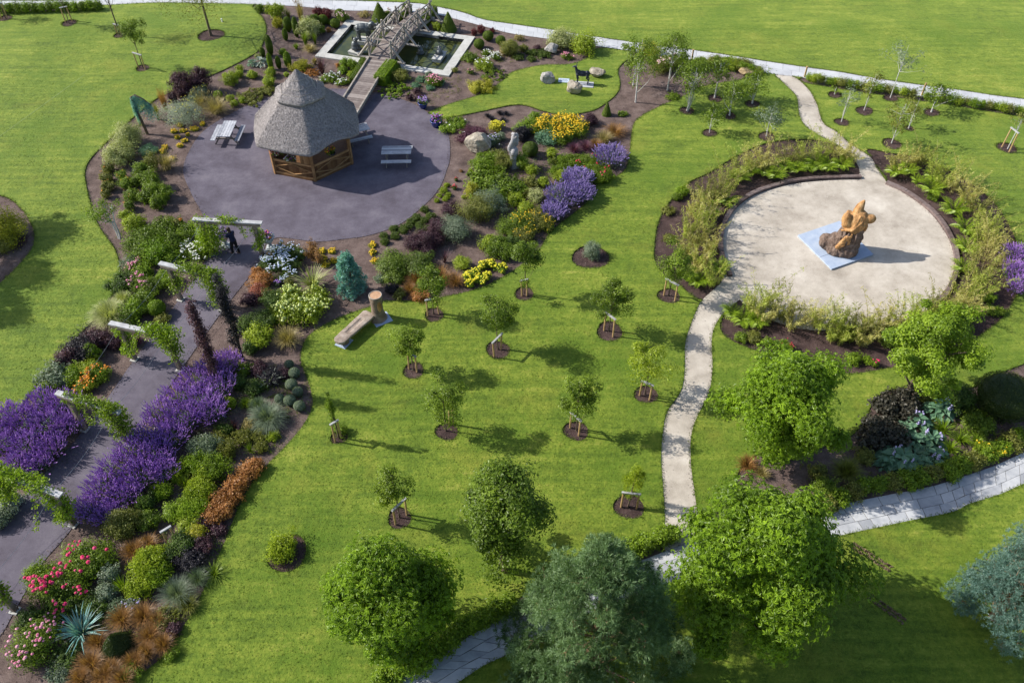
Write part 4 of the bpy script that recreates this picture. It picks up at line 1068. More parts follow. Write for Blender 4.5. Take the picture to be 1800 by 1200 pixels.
# ---- footbridge with long ramp
def bridge():
    a = G(601, 211, .24); b = G(667, 104, .62); m1 = G(700, 70, .92); e = G(741, 27, .42)
    r = thing('timber_footbridge', 'rustic grey timber footbridge with lattice railings over the pond and plank ramp', 'footbridge', (b[0], b[1], 0))
    o0 = V3(b[0], b[1], 0)
    rg = RNG()
    def run(P0, P1, n, w, name, mat, sag=0):
        m = MB(); d = unit((P1-P0)*V3(1, 1, 0)); s = V3(-d[1], d[0], 0)
        for k in range(n):
            f = (k+.5)/n; p = P0*(1-f)+P1*f-o0; p[2] += sag*math.sin(PI*f)
            f2 = (k+.6)/n; p2 = P0*(1-f2)+P1*f2-o0; p2[2] += sag*math.sin(PI*f2); t = unit(p2-p)
            B = np.array([t, s, np.cross(t, s)])
            m.box(p+V3(0, 0, rg.normal(0, .003)), np.linalg.norm(P1-P0)/n*.47, w/2, .025, B=B, t=rg.random())
        m.obj(name, MAT[mat], r)
    run(a, b, 30, 1.36, 'ramp_deck', 'wood_deck')
    run(b, e, 44, 1.55, 'bridge_deck', 'wood_deck', .28)
    d = unit((b-a)*V3(1, 1, 0)); s = V3(-d[1], d[0], 0)
    for sg in (-1, 1):
        m = MB(); m.beam(a-o0+s*sg*.72+V3(0, 0, .06), b-o0+s*sg*.72+V3(0, 0, .06), .10, .16, t=.6); m.beam(a-o0+s*sg*.66-V3(0, 0, .10), b-o0+s*sg*.66-V3(0, 0, .10), .08, .22, t=.3)
        for f in (.03, .35, .68, .97):
            q = a*(1-f)+b*f-o0+s*sg*.62; m.beam(V3(q[0], q[1], 0), q, .1, .1, t=.3)
        m.obj('ramp_kerb', MAT['wood_grey'], r)
    d = unit((e-b)*V3(1, 1, 0)); s = V3(-d[1], d[0], 0); L = np.linalg.norm((e-b)[:2])
    def D(f): p = b*(1-f)+e*f-o0; p[2] += .28*math.sin(PI*f); return p
    for sg in (-1, 1):   # curved side bearers
        m = MB(); P = [D(f)+s*sg*.78-V3(0, 0, .14) for f in np.linspace(0, 1, 12)]; m.tube(P, .11, 8, t=.4); m.obj('bearer', MAT['wood_grey'], r)
    St = (.03, .34, .66, .97); H = 1.12
    for sg in (-1, 1):
        for k, f in enumerate(St):
            base = D(f)+s*sg*.80; top = base+V3(0, 0, H+.22)+s*sg*.03
            m = MB(); m.tube([base-V3(0, 0, .2), base+V3(0, 0, .5), top], [.085, .08, .07], 8, t=.7); m.obj('rail_post', MAT['wood_grey'], r)
            m = MB(); out = base+s*sg*.85-V3(0, 0, .16); m.tube([base-s*sg*.3-V3(0, 0, .14), out+s*sg*.12], .09, 8, t=.75); m.tube([out, base+V3(0, 0, H*.82)], [.085, .07], 8, t=.85); m.obj('outrigger_brace', MAT['wood_grey'], r)
        rl = MB()
        for z in (H, .62): rl.tube([D(f)+s*sg*.82+V3(0, 0, z)+rg.normal(0, .02, 3) for f in np.linspace(-.03, 1.03, 9)], .05, 7, t=.6)
        rl.obj('hand_rail', MAT['wood_grey'], r)
        lt = MB()
        for k in range(3):
            f0, f1 = St[k], St[k+1]; fm = (f0+f1)/2
            for (fa, za, fb, zb) in ((f0, .05, fm, H), (fm, H, f1, .05), (f0, H, fm, .05), (fm, .05, f1, H), (f0, .62, (f0+fm)/2, H), (f1, .62, (f1+fm)/2, H)):
                lt.tube([D(fa)+s*sg*.80+V3(0, 0, za), D(fb)+s*sg*.80+V3(0, 0, zb)], [.045, .038], 6, t=.2+.7*rg.random())
        lt.obj('lattice', MAT['wood_grey'], r)
    for f in (0, 1):
        m = MB(); m.beam(D(f)-s*1.0-V3(0, 0, .1), D(f)+s*1.0-V3(0, 0, .1), .2, .14, t=.7); q = D(f); m.beam(V3(q[0], q[1], 0)-s*.7, V3(q[0], q[1], 0)+s*.7, .25, .9, t=.3); m.obj('sill_beam', MAT['wood_grey'], r)
    # plank ramp at the far end down to the path
    g = G(752, 17, .03); run(e, g, 8, 1.45, 'far_ramp_deck', 'wood_deck')
bridge()

# ---- rocks
def rock(p, r, mat, label, seed, name='boulder', rz=0):
    m = MB(); import bmesh
    bm = bmesh.new(); bmesh.ops.create_icosphere(bm, subdivisions=4, radius=1)
    rg = np.random.default_rng(seed); pl = [(unit(rg.normal(size=3)), .55+.35*rg.random()) for _ in range(16)]
    for v in bm.verts:
        q = np.array(v.co)
        for n_, d_ in pl:
            h = q @ n_-d_
            if h > 0: q = q-n_*h*.92
        q = q*(1+.10*noise.noise(Vector(q)*2.3+Vector((seed, 0, 0)))+.05*noise.noise(Vector(q)*6+Vector((0, seed, 0))))
        v.co = Vector((q[0]*r[0], q[1]*r[1], q[2]*r[2]+r[2]*.62))
    me = bpy.data.meshes.new(name); bm.to_mesh(me); bm.free()
    for q_ in me.polygons: q_.use_smooth = False
    o = meshobj(name, me, MAT[mat], None, p); o.rotation_euler = (0, 0, rz); tag(o, label, 'boulder', 'boulders')
rock(G(963, 144), (.52, .48, .46), 'rock_grey', 'pale boulder left of the plaque on the island lawn', 3)
rock(G(1008, 163), (.66, .58, .50), 'rock', 'cracked cream boulder in front of the deer statue', 5)
rock(G(1049, 134), (.58, .45, .40), 'rock', 'mossy cream boulder on the lawn behind the deer statue', 8)
rock(G(969, 92), (.56, .46, .50), 'rock_grey', 'grey boulder beside the lime shrubs near the far path', 11)
rock(G(1312, 130), (.56, .42, .30), 'rock_brown', 'flat brown boulder at the right end of the birch bed', 14)
rock(G(843, 266), (.98, .72, .72), 'rock', 'biggest cream boulder in the bed right of the tarmac circle', 17)
def driftwood():
    p = G(903, 292); r = thing('driftwood_sculpture', 'tall twisted silvery driftwood stump rising from the bed behind green shrubs', 'driftwood', p)
    rg = RNG(); m = MB()
    m.tube([(0, 0, 0), (.06, .03, .5), (-.10, 0, 1.0), (.06, .04, 1.5), (.10, 0, 1.95), (.02, 0, 2.25)], [.40, .24, .20, .14, .12, .05], 9)
    for k in range(34):
        a = rg.random()*2*PI; z = 2.15*rg.random(); q = (.30-.09*z)*(.7+.5*rg.random()); rr = .08+.12*rg.random()*(1.2-.35*z); x0 = .06*math.sin(z*4)
        m.ell((x0+q*math.cos(a), q*math.sin(a), z), (rr, rr*.8, rr*(1.1+.8*rg.random())))
    for k in range(10):
        a = rg.random()*2*PI; z = 1.3+.8*rg.random(); l = .16+.12*rg.random(); o = V3(math.cos(a), math.sin(a), 1.1)
        m.tube([(.05, 0, z), o*l*.6+V3(.05, 0, z), o*l+V3(.05+rg.normal()*.05, rg.normal()*.05, z+.14)], [.07, .045, .02], 6)
    meshobj('trunk', fuse(m, .035, 1), MAT['log_driftwood'], r)
solid('log_driftwood', [(.16, .15, .16), (.33, .32, .33), (.52, .51, .52)], 5, .85, .8, 12, bdist=.06)
driftwood()

# ---- deer statue, slab, plaque
def deer():
    b = G(1023, 149); m = MB(); m.box((0, 0, .03), .80, .36, .05, rz=-.12); o = m.obj('deer_plinth', MAT['slab'], None, G(1022, 150)); tag(o, 'thin grey stone base slab under the dark deer statue', 'slab')
    m = MB(); m.ell((0, 0, .72), (.42, .17, .20), n=12, m=9); m.ell((-.28, 0, .76), (.2, .16, .22)); m.ell((.30, 0, .74), (.18, .16, .20))
    for x, y, k in ((-.30, .10, 0), (-.34, -.10, 0), (.34, .10, 1), (.30, -.10, 1)):
        if k: m.tube([(x, y, .72), (x+.04, y, .55), (x-.03, y, .44), (x+.11, y, .32), (x+.06, y, .14), (x+.05, y, 0)], [.13, .09, .06, .045, .036, .04], 8)
        else: m.tube([(x, y, .72), (x, y, .40), (x+.03, y, .34), (x, y, .15), (x-.01, y, 0)], [.11, .05, .05, .036, .04], 8)
    m.tube([(-.34, 0, .82), (-.44, 0, 1.02), (-.47, 0, 1.20)], [.14, .09, .075], 8); m.tube([(-.45, 0, 1.20), (-.58, 0, 1.19), (-.70, 0, 1.13)], [.085, .065, .035], 8)
    for y in (-1, 1):
        m.ell((-.42, y*.12, 1.26), (.03, .09, .04)); m.tube([(-.44, y*.04, 1.25), (-.40, y*.10, 1.40), (-.44, y*.14, 1.52)], [.022, .018, .012], 6); m.tube([(-.41, y*.09, 1.37), (-.33, y*.10, 1.45)], [.018, .01], 6)
    m.tube([(.46, 0, .80), (.53, 0, .68)], [.045, .02], 6)
    o = meshobj('deer_statue', fuse(m, .018, 2), MAT['deer_metal'], None, b+V3(0, 0, .08)); o.rotation_euler = (0, 0, -.1)
    tag(o, 'slim dark metal deer statue facing left on the island lawn', 'statue')
    r = thing('lawn_plaque', 'flat pale blue lettered plaque between boulder and deer statue', 'plaque', G(991, 143), -.12)
    m = MB(); m.box((0, 0, .03), .36, .26, .035); m.obj('board', MAT['plaque'], r)
    m = MB(); rg = RNG()
    for k in range(4):
        x = -.26
        while x < .2:
            w = .03+.07*rg.random(); m.box((x+w/2, .14-.09*k, .068), w/2, .012, .002); x += w+.03
    m.obj('lettering', MAT['plaque_text'], r)['kind'] = 'stuff'
deer()

# ---- flower pots and urns
def pot(p, label, fl, scale=1.0):
    r = thing('flower_pot', label, 'flower pot', p); r.scale = (scale,)*3
    m = MB(); m.lathe([(.0, 0), (.17, 0), (.20, .03), (.29, .26), (.31, .36), (.34, .38), (.34, .42), (.29, .42), (.27, .37)], n=20); m.obj('pot', MAT['blue_glaze'], r, smooth=True)
    m = MB(); rg = RNG(); P, N = cloud(m, rg, (0, 0, .5), V3(.40, .40, .24), 12, .13, 420, .08, .5, .5, floor=.36); m.obj('foliage', MAT['leaf_green'], r)
    for c, k in fl:
        f = MB(); heads(f, rg, P[rg.permutation(len(P))[:k]]*V3(1.08, 1.08, 1.02)+V3(0, 0, .03), .09, dome=.8); f.obj('flowers', MAT['flower_'+c], r)['kind'] = 'stuff'
pot(G(744, 190), 'blue glazed pot of violet flowers nearer the pond', [('violet', 60), ('lilac', 14)], 1.0)
pot(G(767, 223), 'blue glazed pot of violet flowers nearer the deer lawn tip', [('violet', 70), ('magenta', 25)], 1.1)
def urn(p, label, fl):
    r = thing('stone_urn', label, 'urn', p)
    m = MB(); m.box((0, 0, .05), .22, .22, .05); m.box((0, 0, .12), .17, .17, .03); m.lathe([(.15, .15), (.11, .22), (.08, .34), (.10, .42), (.16, .44)], n=16); m.obj('pedestal', MAT['urn_stone'], r)
    m = MB(); m.lathe([(.08, .44), (.20, .50), (.28, .62), (.30, .74), (.35, .80), (.35, .84), (.29, .84), (.26, .74)], n=20); m.obj('bowl', MAT['urn_stone'], r, smooth=True)
    m = MB(); rg = RNG(); P, N = cloud(m, rg, (0, 0, .95), V3(.34, .34, .24), 10, .13, 360, .08, .5, .5, floor=.8); m.obj('foliage', MAT['leaf_deep'], r)
    for c, k in fl:
        f = MB(); heads(f, rg, P[rg.permutation(len(P))[:k]]*V3(1.1, 1.1, 1.02)+V3(0, 0, .03), .10, dome=.9); f.obj('flowers', MAT['flower_'+c], r)['kind'] = 'stuff'
urn(G(398, 433), 'stone urn with purple flowers beside the person under the arch', [('violet', 40)])
urn(G(476, 437), 'stone urn with purple and orange flowers right of the farthest arch', [('violet', 40), ('magenta', 30), ('orange', 14)])

# ---- pergola arches
ARCH = [((374,447),(462,452)), ((318,527),(391,545)), ((237,632),(317,650)), ((150,755),(227,780)), ((28,884),(130,922)), ((-120,1030),(27,1073))]
AW = ['farthest', 'second farthest', 'third farthest', 'third nearest', 'second nearest', 'nearest']
AP = []
def arches():
    for k, (l, r_) in enumerate(ARCH):
        A, B = G(*l), G(*r_); d = unit(B-A); n = V3(-d[1], d[0], 0); h = 2.25
        r = thing('garden_arch', f'{AW[k]} of the six flat topped timber arches over the tarmac walk', 'arch', (A+B)/2, 0, 'timber arches over the tarmac walk')
        o = (A+B)/2; AP.append((A, B, d, n))
        for p in (A, B):
            m = MB(); m.beam(p-o, p-o+V3(0, 0, h), .17, .17, up=n, t=.5); m.obj('post', MAT['wood_post'], r)
            m = MB(); m.box(p-o+V3(0, 0, .02), .16, .16, .04, rz=math.atan2(d[1], d[0])); m.obj('footing', MAT['concrete'], r)
        e = .45
        m = MB(); m.beam(A-o-d*e+V3(0, 0, h+.03), B-o+d*e+V3(0, 0, h+.03), .25, .07, t=.5); m.obj('beam', MAT['wood_pale'], r)
        m = MB()
        for s in (-1, 1): m.beam(A-o-d*e*.8+n*s*.11+V3(0, 0, h-.07), B-o+d*e*.8+n*s*.11+V3(0, 0, h-.07), .05, .14, t=.4)
        m.obj('bearer', MAT['wood_post'], r)
    for k in range(5):
        for j, s in enumerate((0, 1)):
            A = AP[k][s]+V3(0, 0, 2.2); B = AP[k+1][s]+V3(0, 0, 2.2); m = MB()
            P = [A*(1-f)+B*f-V3(0, 0, .22*math.sin(PI*f)) for f in np.linspace(0, 1, 9)]; m.tube(P, .007, 4)
            o = m.obj('training_wire', MAT['wire_metal']); tag(o, f'thin wire along the {("left", "right")[j]} posts from the {AW[k]} arch to the {AW[k+1]}', 'wire', 'training wires between arches')
arches()
def climber(k, label, legs, beam, leaf='green', seedn=900, trail=3, fall=1.5):
    "climbing plant: legs = list of (post 0/1, from z, to z, radius); beam = list of (t0, t1, radius)"
    A, B, d, n = AP[k]; o = (A+B)/2; rg = RNG(); f = MB(); st = MB(); h = 2.25
    def clump(P, r, m):
        kk = rg.integers(0, len(P), m); dd = rdir(rg, m, .2)
        Q = P[kk]+dd*(r*(.3+.8*rg.random(m)))[:, None]; Q = Q[Q[:, 2] > .05]; nn = len(Q)
        N = rdir(rg, nn, .8); leafquads(f, rg, Q, N, (.11*(.6+.7*rg.random(nn))), .6, np.clip(rg.normal(.58, .22, nn), 0, 1))
    for post, z0, z1, r in legs:
        p = (A, B)[post]-o; q = np.linspace(z0, z1, 16); a = q*5
        P = np.stack([p[0]+.14*np.cos(a), p[1]+.14*np.sin(a), q], 1); P2 = np.stack([p[0]+.14*np.cos(np.linspace(0, z1, 14)*5), p[1]+.14*np.sin(np.linspace(0, z1, 14)*5), np.linspace(0, z1, 14)], 1)
        st.tube(P2, .018, 5); clump(P, r, int(560*(z1-z0)*(r/.3)**1.7))
    for t0, t1, r in beam:
        t = np.linspace(t0, t1, 20); P = (A-o)+(B-A)*t[:, None]+V3(0, 0, h+.10)+rg.normal(0, .06, (20, 3)); st.tube(P, .014, 5); clump(P, r, int(600*abs(t1-t0)*2.4*(r/.3)**1.6))
    for j in range(trail):
        t = rg.random(); s = A-o+(B-A)*t+V3(0, 0, h); e = s+n*rg.normal(0, .5)+d*rg.normal(0, .3)-V3(0, 0, .5+rg.random()*.8)
        P = np.array([s*(1-u)+e*u+V3(0, 0, .2*math.sin(PI*u)) for u in np.linspace(0, 1, 9)]); st.tube(P, .008, 4); clump(P, .14, 90)
    r = thing('climbing_vine', label, 'climber', o, 0, 'vines on the arches'); f.obj('foliage', MAT['leaf_'+leaf], r); st.obj('stem', MAT['twig'], r)
climber(0, 'thick yellow green vine on the farthest arch around the urn and person', [(0, .2, 1.85, .62), (1, .8, 1.75, .34)], [(.34, .66, .26)], 'bright', trail=7)
climber(1, 'green vine draping the second farthest arch with bare left post', [(0, .9, 1.7, .40), (1, .8, 2.3, .52)], [(.34, 1.15, .36)], 'green', trail=3)
climber(2, 'light green vine bunched on right post of third farthest arch', [(0, .4, 2.0, .30), (1, 1.1, 2.3, .46)], [(.62, 1.2, .42)], 'bright', trail=4)
climber(3, 'dense dark vine ball on right post of third nearest arch', [(1, 1.0, 2.3, .52), (0, 1.3, 2.1, .18)], [(.30, 1.1, .28), (.02, .3, .14)], 'green', trail=2)
climber(4, 'sprawling bright vine smothering the second nearest arch top', [(0, .8, 2.2, .5), (1, .6, 2.1, .40)], [(-.1, .82, .42)], 'bright', trail=7)
climber(5, 'leafy vine at the left frame edge on the nearest arch', [(1, .9, 2.3, .30)], [(.2, 1.0, .34)], 'green', trail=3)

# ---- log bench with carved stump
def logbench():
    p0, p1 = G(592, 601, .45), G(650, 549, .45); o = V3(p0[0], p0[1], 0); d = unit((p1-p0)*V3(1, 1, 0)); s = V3(-d[1], d[0], 0); L = np.linalg.norm((p1-p0)[:2])
    r = thing('log_bench', 'long weathered half log bench running up to a carved stump', 'bench', o)
    m = MB(); rg = RNG(); n = 26; k = 22; V = []
    for i in range(n):
        f = i/(n-1); c = d*L*f; rad = (.29+.06*f)*(1 if 0 < f < 1 else .8)*(.55 if i in (0,) else .85 if i == 1 else 1)
        for j in range(k):
            a = 2*PI*j/k; y = math.cos(a)*rad; z = math.sin(a)*rad*.62
            if z > .055: z = .055+(z-.055)*.18
            w = 1+.07*noise.noise(Vector((f*7, math.cos(a)*1.5, math.sin(a)*1.5)))
            V.append(c+s*y*w+V3(0, 0, .40+z*w-(.04 if abs(y) < .05 and z > .04 and .3 < f < .8 else 0)))
    i = np.arange(k); j = (i+1) % k
    m.add(V, np.concatenate([np.stack([a*k+i, a*k+j, (a+1)*k+j, (a+1)*k+i], 1) for a in range(n-1)])); m.add(V[:k], [list(range(k))[::-1]]); m.add(V[-k:], [list(range(k))])
    m.obj('seat_log', MAT['log_grey'], r)
    m = MB(); m.tube([d*.45+V3(0, 0, .05), d*.45+V3(0, 0, .34)], [.24, .22], 12); m.obj('support_log', MAT['log_bark'], r)
    m = MB(); m.box(d*.42+V3(0, 0, .03), .34, .30, .035, rz=math.atan2(d[1], d[0])+.1); m.obj('foot_slab', MAT['bluestone'], r)
    # stump
    q = G(666, 560); r2 = thing('carved_stump', 'upright carved log stump with pale sawn top and ochre hollow', 'stump', q)
    m = MB(); k = 26; prof = [(.46, 0), (.40, .12), (.32, .40), (.285, .62), (.28, .95), (.30, 1.25), (.325, 1.52), (.315, 1.55)]; V = []
    for rr, z in prof:
        for j in range(k):
            a = 2*PI*j/k; w = 1+.06*noise.noise(Vector((math.cos(a)*1.3, math.sin(a)*1.3, z)))+.05*math.sin(3*a+1)*max(0, 1-z*2)
            hol = .10*max(0, 1-((a-5.35)/.42)**2)*max(0, 1-((z-1.0)/.42)**2)
            V.append([rr*w*math.cos(a)*(1-hol*2), rr*w*math.sin(a)*(1-hol*2), z])
    i = np.arange(k); j = (i+1) % k; m.add(V, np.concatenate([np.stack([a*k+i, a*k+j, (a+1)*k+j, (a+1)*k+i], 1) for a in range(len(prof)-1)]))
    m.obj('bark', MAT['log_bark'], r2, smooth=True)
    m = MB(); top = np.array(V[-k:]); m.add(np.concatenate([top+V3(0, 0, .004)]), [list(range(k))]); m.obj('sawn_top', MAT['cut_wood'], r2)
    m = MB(); m.tube([V3(.295*math.cos(a), .295*math.sin(a), 1.556)*V3(1, 1, 1) for a in np.linspace(0, 2*PI, 25)], .022, 5, cap=False, t=.9); m.obj('sapwood_ring', MAT['wood_grey'], r2)
    m = MB(); m.ell((.268*math.cos(5.35), .268*math.sin(5.35), 1.0), (.12, .05, .34), B=np.array([[-math.sin(5.35), math.cos(5.35), 0], [math.cos(5.35), math.sin(5.35), 0], [0, 0, 1.]])); m.obj('carving', MAT['carved_wood'], r2, smooth=True)
    m = MB(); m.box((.14, -.10, .03), .44, .38, .035, rz=.55); m.obj('foot_slab', MAT['bluestone'], r2)
logbench()

# ---- carved tree sculpture on its slab in the gravel circle
def sculpture():
    Q = [G(1401, 416), G(1475, 391), G(1535, 450), G(1461, 476)]; ce = np.mean(Q, axis=0)
    r = thing('sculpture_slab', 'square blue grey flagstone base in the middle of gravel circle', 'slab', ce)
    rg = RNG(); gap = .012
    def at(u, v): return (Q[0]*(1-u)+Q[3]*u)*(1-v)+(Q[1]*(1-u)+Q[2]*u)*v-ce
    for u0, u1, v0, v1 in ((0, .66, 0, .5), (.66, 1, 0, .5), (0, .4, .5, 1), (.4, 1, .5, 1)):
        m = MB(); g = .004; q = [at(u0+g, v0+g), at(u1-g, v0+g), at(u1-g, v1-g), at(u0+g, v1-g)]; z = .12+rg.normal(0, .002)
        m.add([p+V3(0, 0, z) for p in q]+[p for p in q], [[3, 2, 1, 0][::-1], [0, 1, 5, 4], [1, 2, 6, 5], [2, 3, 7, 6], [3, 0, 4, 7]], t=rg.random()); m.obj('flagstone', MAT['bluestone'], r)
    b = G(1485, 444); b = V3(b[0], b[1], .12)
    s = thing('carved_sculpture', 'tree stump sculpture with smooth golden carved figure rising from rough bark', 'sculpture', b); s.scale = (.93, .93, .89)
    m = MB()   # rough root plate and trunk
    m.tube([(-.10, .10, 0), (-.08, .12, .45), (-.02, .16, .95), (.10, .20, 1.45), (.16, .22, 1.72)], [.80, .74, .66, .60, .56], 20)
    m.tube([(-.2, .15, .1), (-.85, .25, .28), (-1.30, .42, .42)], [.55, .52, .32], 12); m.tube([(-.2, -.1, .05), (-.75, -.12, .18), (-1.05, -.10, .22)], [.5, .42, .25], 12)
    m.ell((-1.05, .5, .5), (.40, .34, .34)); m.ell((-.62, .45, .62), (.36, .3, .36)); m.ell((-.35, .2, 1.0), (.36, .30, .30)); m.ell((-1.28, .25, .42), (.26, .30, .3)); m.ell((-.1, -.35, .35), (.6, .4, .4))
    for k in range(26):
        a = -PI*.98*rg.random()-.0; z = .1+1.2*rg.random(); c = V3(-.10+.05*z, .12+.06*z, z); o = V3(math.cos(a), math.sin(a), .1)
        m.tube([c+o*.66+V3(0, 0, -.3), c+o*.74, c+o*.66+V3(0, 0, .35)], [.04, .07, .04], 6)
    me = fuse(m, .035, 1)
    rgn = [Vector(v.co) for v in me.vertices]
    for v in me.vertices:
        q = Vector(v.co); f = noise.noise(Vector((q.x*9, q.y*9, q.z*2.2)))*.035+noise.noise(q*4)*.04; v.co += v.normal*f
    meshobj('bark_trunk', me, MAT['bark_trunk'], s)
    m = MB()   # golden carving: draped torso, raised pointed shoulder, smooth lobe to the right, rounded knees to the left
    m.ell((.10, .24, 2.02), (.58, .48, .56), n=14, m=10); m.ell((.26, .28, 2.34), (.42, .38, .38)); m.tube([(.0, .2, 1.5), (.16, .26, 2.2)], [.62, .52], 14)
    m.tube([(.18, .34, 2.35), (.12, .42, 2.66), (.18, .48, 2.88), (.26, .54, 3.05), (.34, .56, 3.24)], [.34, .27, .22, .15, .05], 12)
    m.tube([(.36, .22, 2.22), (.62, .16, 2.24)], [.27, .22], 12); m.ell((.74, .13, 2.26), (.37, .29, .28), n=14, m=10)
    m.tube([(-.14, .06, 1.75), (-.46, .10, 2.02), (-.52, .18, 2.30)], [.30, .28, .24], 12); m.ell((-.50, .18, 2.30), (.24, .25, .36)); m.tube([(-.12, .40, 1.9), (-.28, .54, 2.28), (-.25, .56, 2.46)], [.26, .20, .16], 12)
    for k in range(5):   # broad folds of drapery swept from lower left to the raised shoulder
        s_ = V3(-.44+.25*k, -.16-.08*math.sin(k*.8), 1.52+.03*k); e_ = V3(.16+.08*k, -.02, 2.58-.03*k); mid_ = (s_+e_)/2+V3(.04, -.16, -.04)
        m.tube([s_, mid_, e_], [.085, .075, .05], 9)
    m.tube([(-.70, -.10, 1.62), (-.20, -.34, 1.78), (.25, -.22, 2.25)], [.07, .09, .07], 9)
    gm = fuse(m, .028, 4)
    for v in gm.vertices:
        q = Vector(v.co); v.co += v.normal*(.008*noise.noise(Vector((q.x*12, q.y*12, q.z*3)))+.014*noise.noise(q*3.5))
    meshobj('golden_figure', gm, MAT['carved_wood'], s)
    m = MB()
    for k in range(12):
        x = -.72+.5*rg.random(); z = .55+.75*rg.random(); m.tube([(x, -.56+z*.14, z), (x+.1, -.62+z*.14, z+.15), (x+.06+.1*rg.random(), -.58+z*.14, z+.32)], [.05, .10, .04], 6)
    for k in range(6): m.ell((-.72+.07*k, -.46+.01*k, .70+.13*k), (.17, .13, .16))
    meshobj('carved_roots', fuse(m, .03, 1), MAT['carved_wood'], s)
sculpture()

# ---- timber edging round the gravel circle
def edging():
    def arc(pts, label, drop=0):
        P = smooth_poly(pts, .2, False); s = np.concatenate([[0], np.cumsum(np.linalg.norm(np.diff(P, axis=0), axis=1))]); n = int(s[-1]/1.25)+1
        r = thing('sleeper_edging', label, 'edging', (P[0][0], P[0][1], 0)); rg = RNG()
        for k in range(n):
            t = np.linspace(s[-1]*k/n+.012, s[-1]*(k+1)/n-.012, 6); X = np.stack([np.interp(t, s, P[:, 0]), np.interp(t, s, P[:, 1])], 1)-P[0]
            T = unit(np.gradient(X, axis=0)); N = np.stack([-T[:, 1], T[:, 0]], 1); w = .12; h = .17+rg.normal(0, .008); V = []
            for i in range(6):
                a, b = X[i]+N[i]*w, X[i]-N[i]*w; V += [[*a, 0], [*a, h], [*b, h], [*b, 0]]
            F = [[i*4+q, i*4+q+1, (i+1)*4+q+1, (i+1)*4+q] for i in range(5) for q in range(3)]+[[0, 3, 2, 1], [20, 21, 22, 23]]
            m = MB(); m.add(V, F, rg.random()); m.obj('sleeper', MAT['sleeper'], r)
    arc([(1283,487),(1270,455),(1266,425),(1272,396),(1290,366),(1325,341),(1380,323),(1440,315),(1513,313)], 'curved dark timber edging along the left and far rim of gravel circle')
    arc([(1557,323),(1590,338),(1622,360),(1650,386),(1670,418),(1680,450),(1679,480),(1664,514),(1648,530)], 'curved dark timber edging along the right rim of gravel circle')
edging()

# ---- stakes for young trees
def stakes(a, b, label, h=1.03, board=True, bw=.07):
    rg = RNG(); h *= .92+.16*rg.random()
    A, B = G(*a), G(*b); o = (A+B)/2; d = unit(B-A)
    r = thing('tree_stake', label, 'tree stake', o, 0, 'wooden stakes of the young trees')
    for p in (A, B):
        m = MB(); m.tube([p-o+rg.normal(0, .025, 3)*V3(1, 1, 0), p-o+V3(0, 0, h)], [.043, .040], 8, t=.5); m.obj('post', MAT['stake_wood'], r)
    if board:
        m = MB(); m.beam(A-o-d*.07+V3(0, 0, h+.035), B-o+d*.07+V3(0, 0, h+.035), .085, .06, t=.35); m.obj('crossbar', MAT['wood_pale'], r)

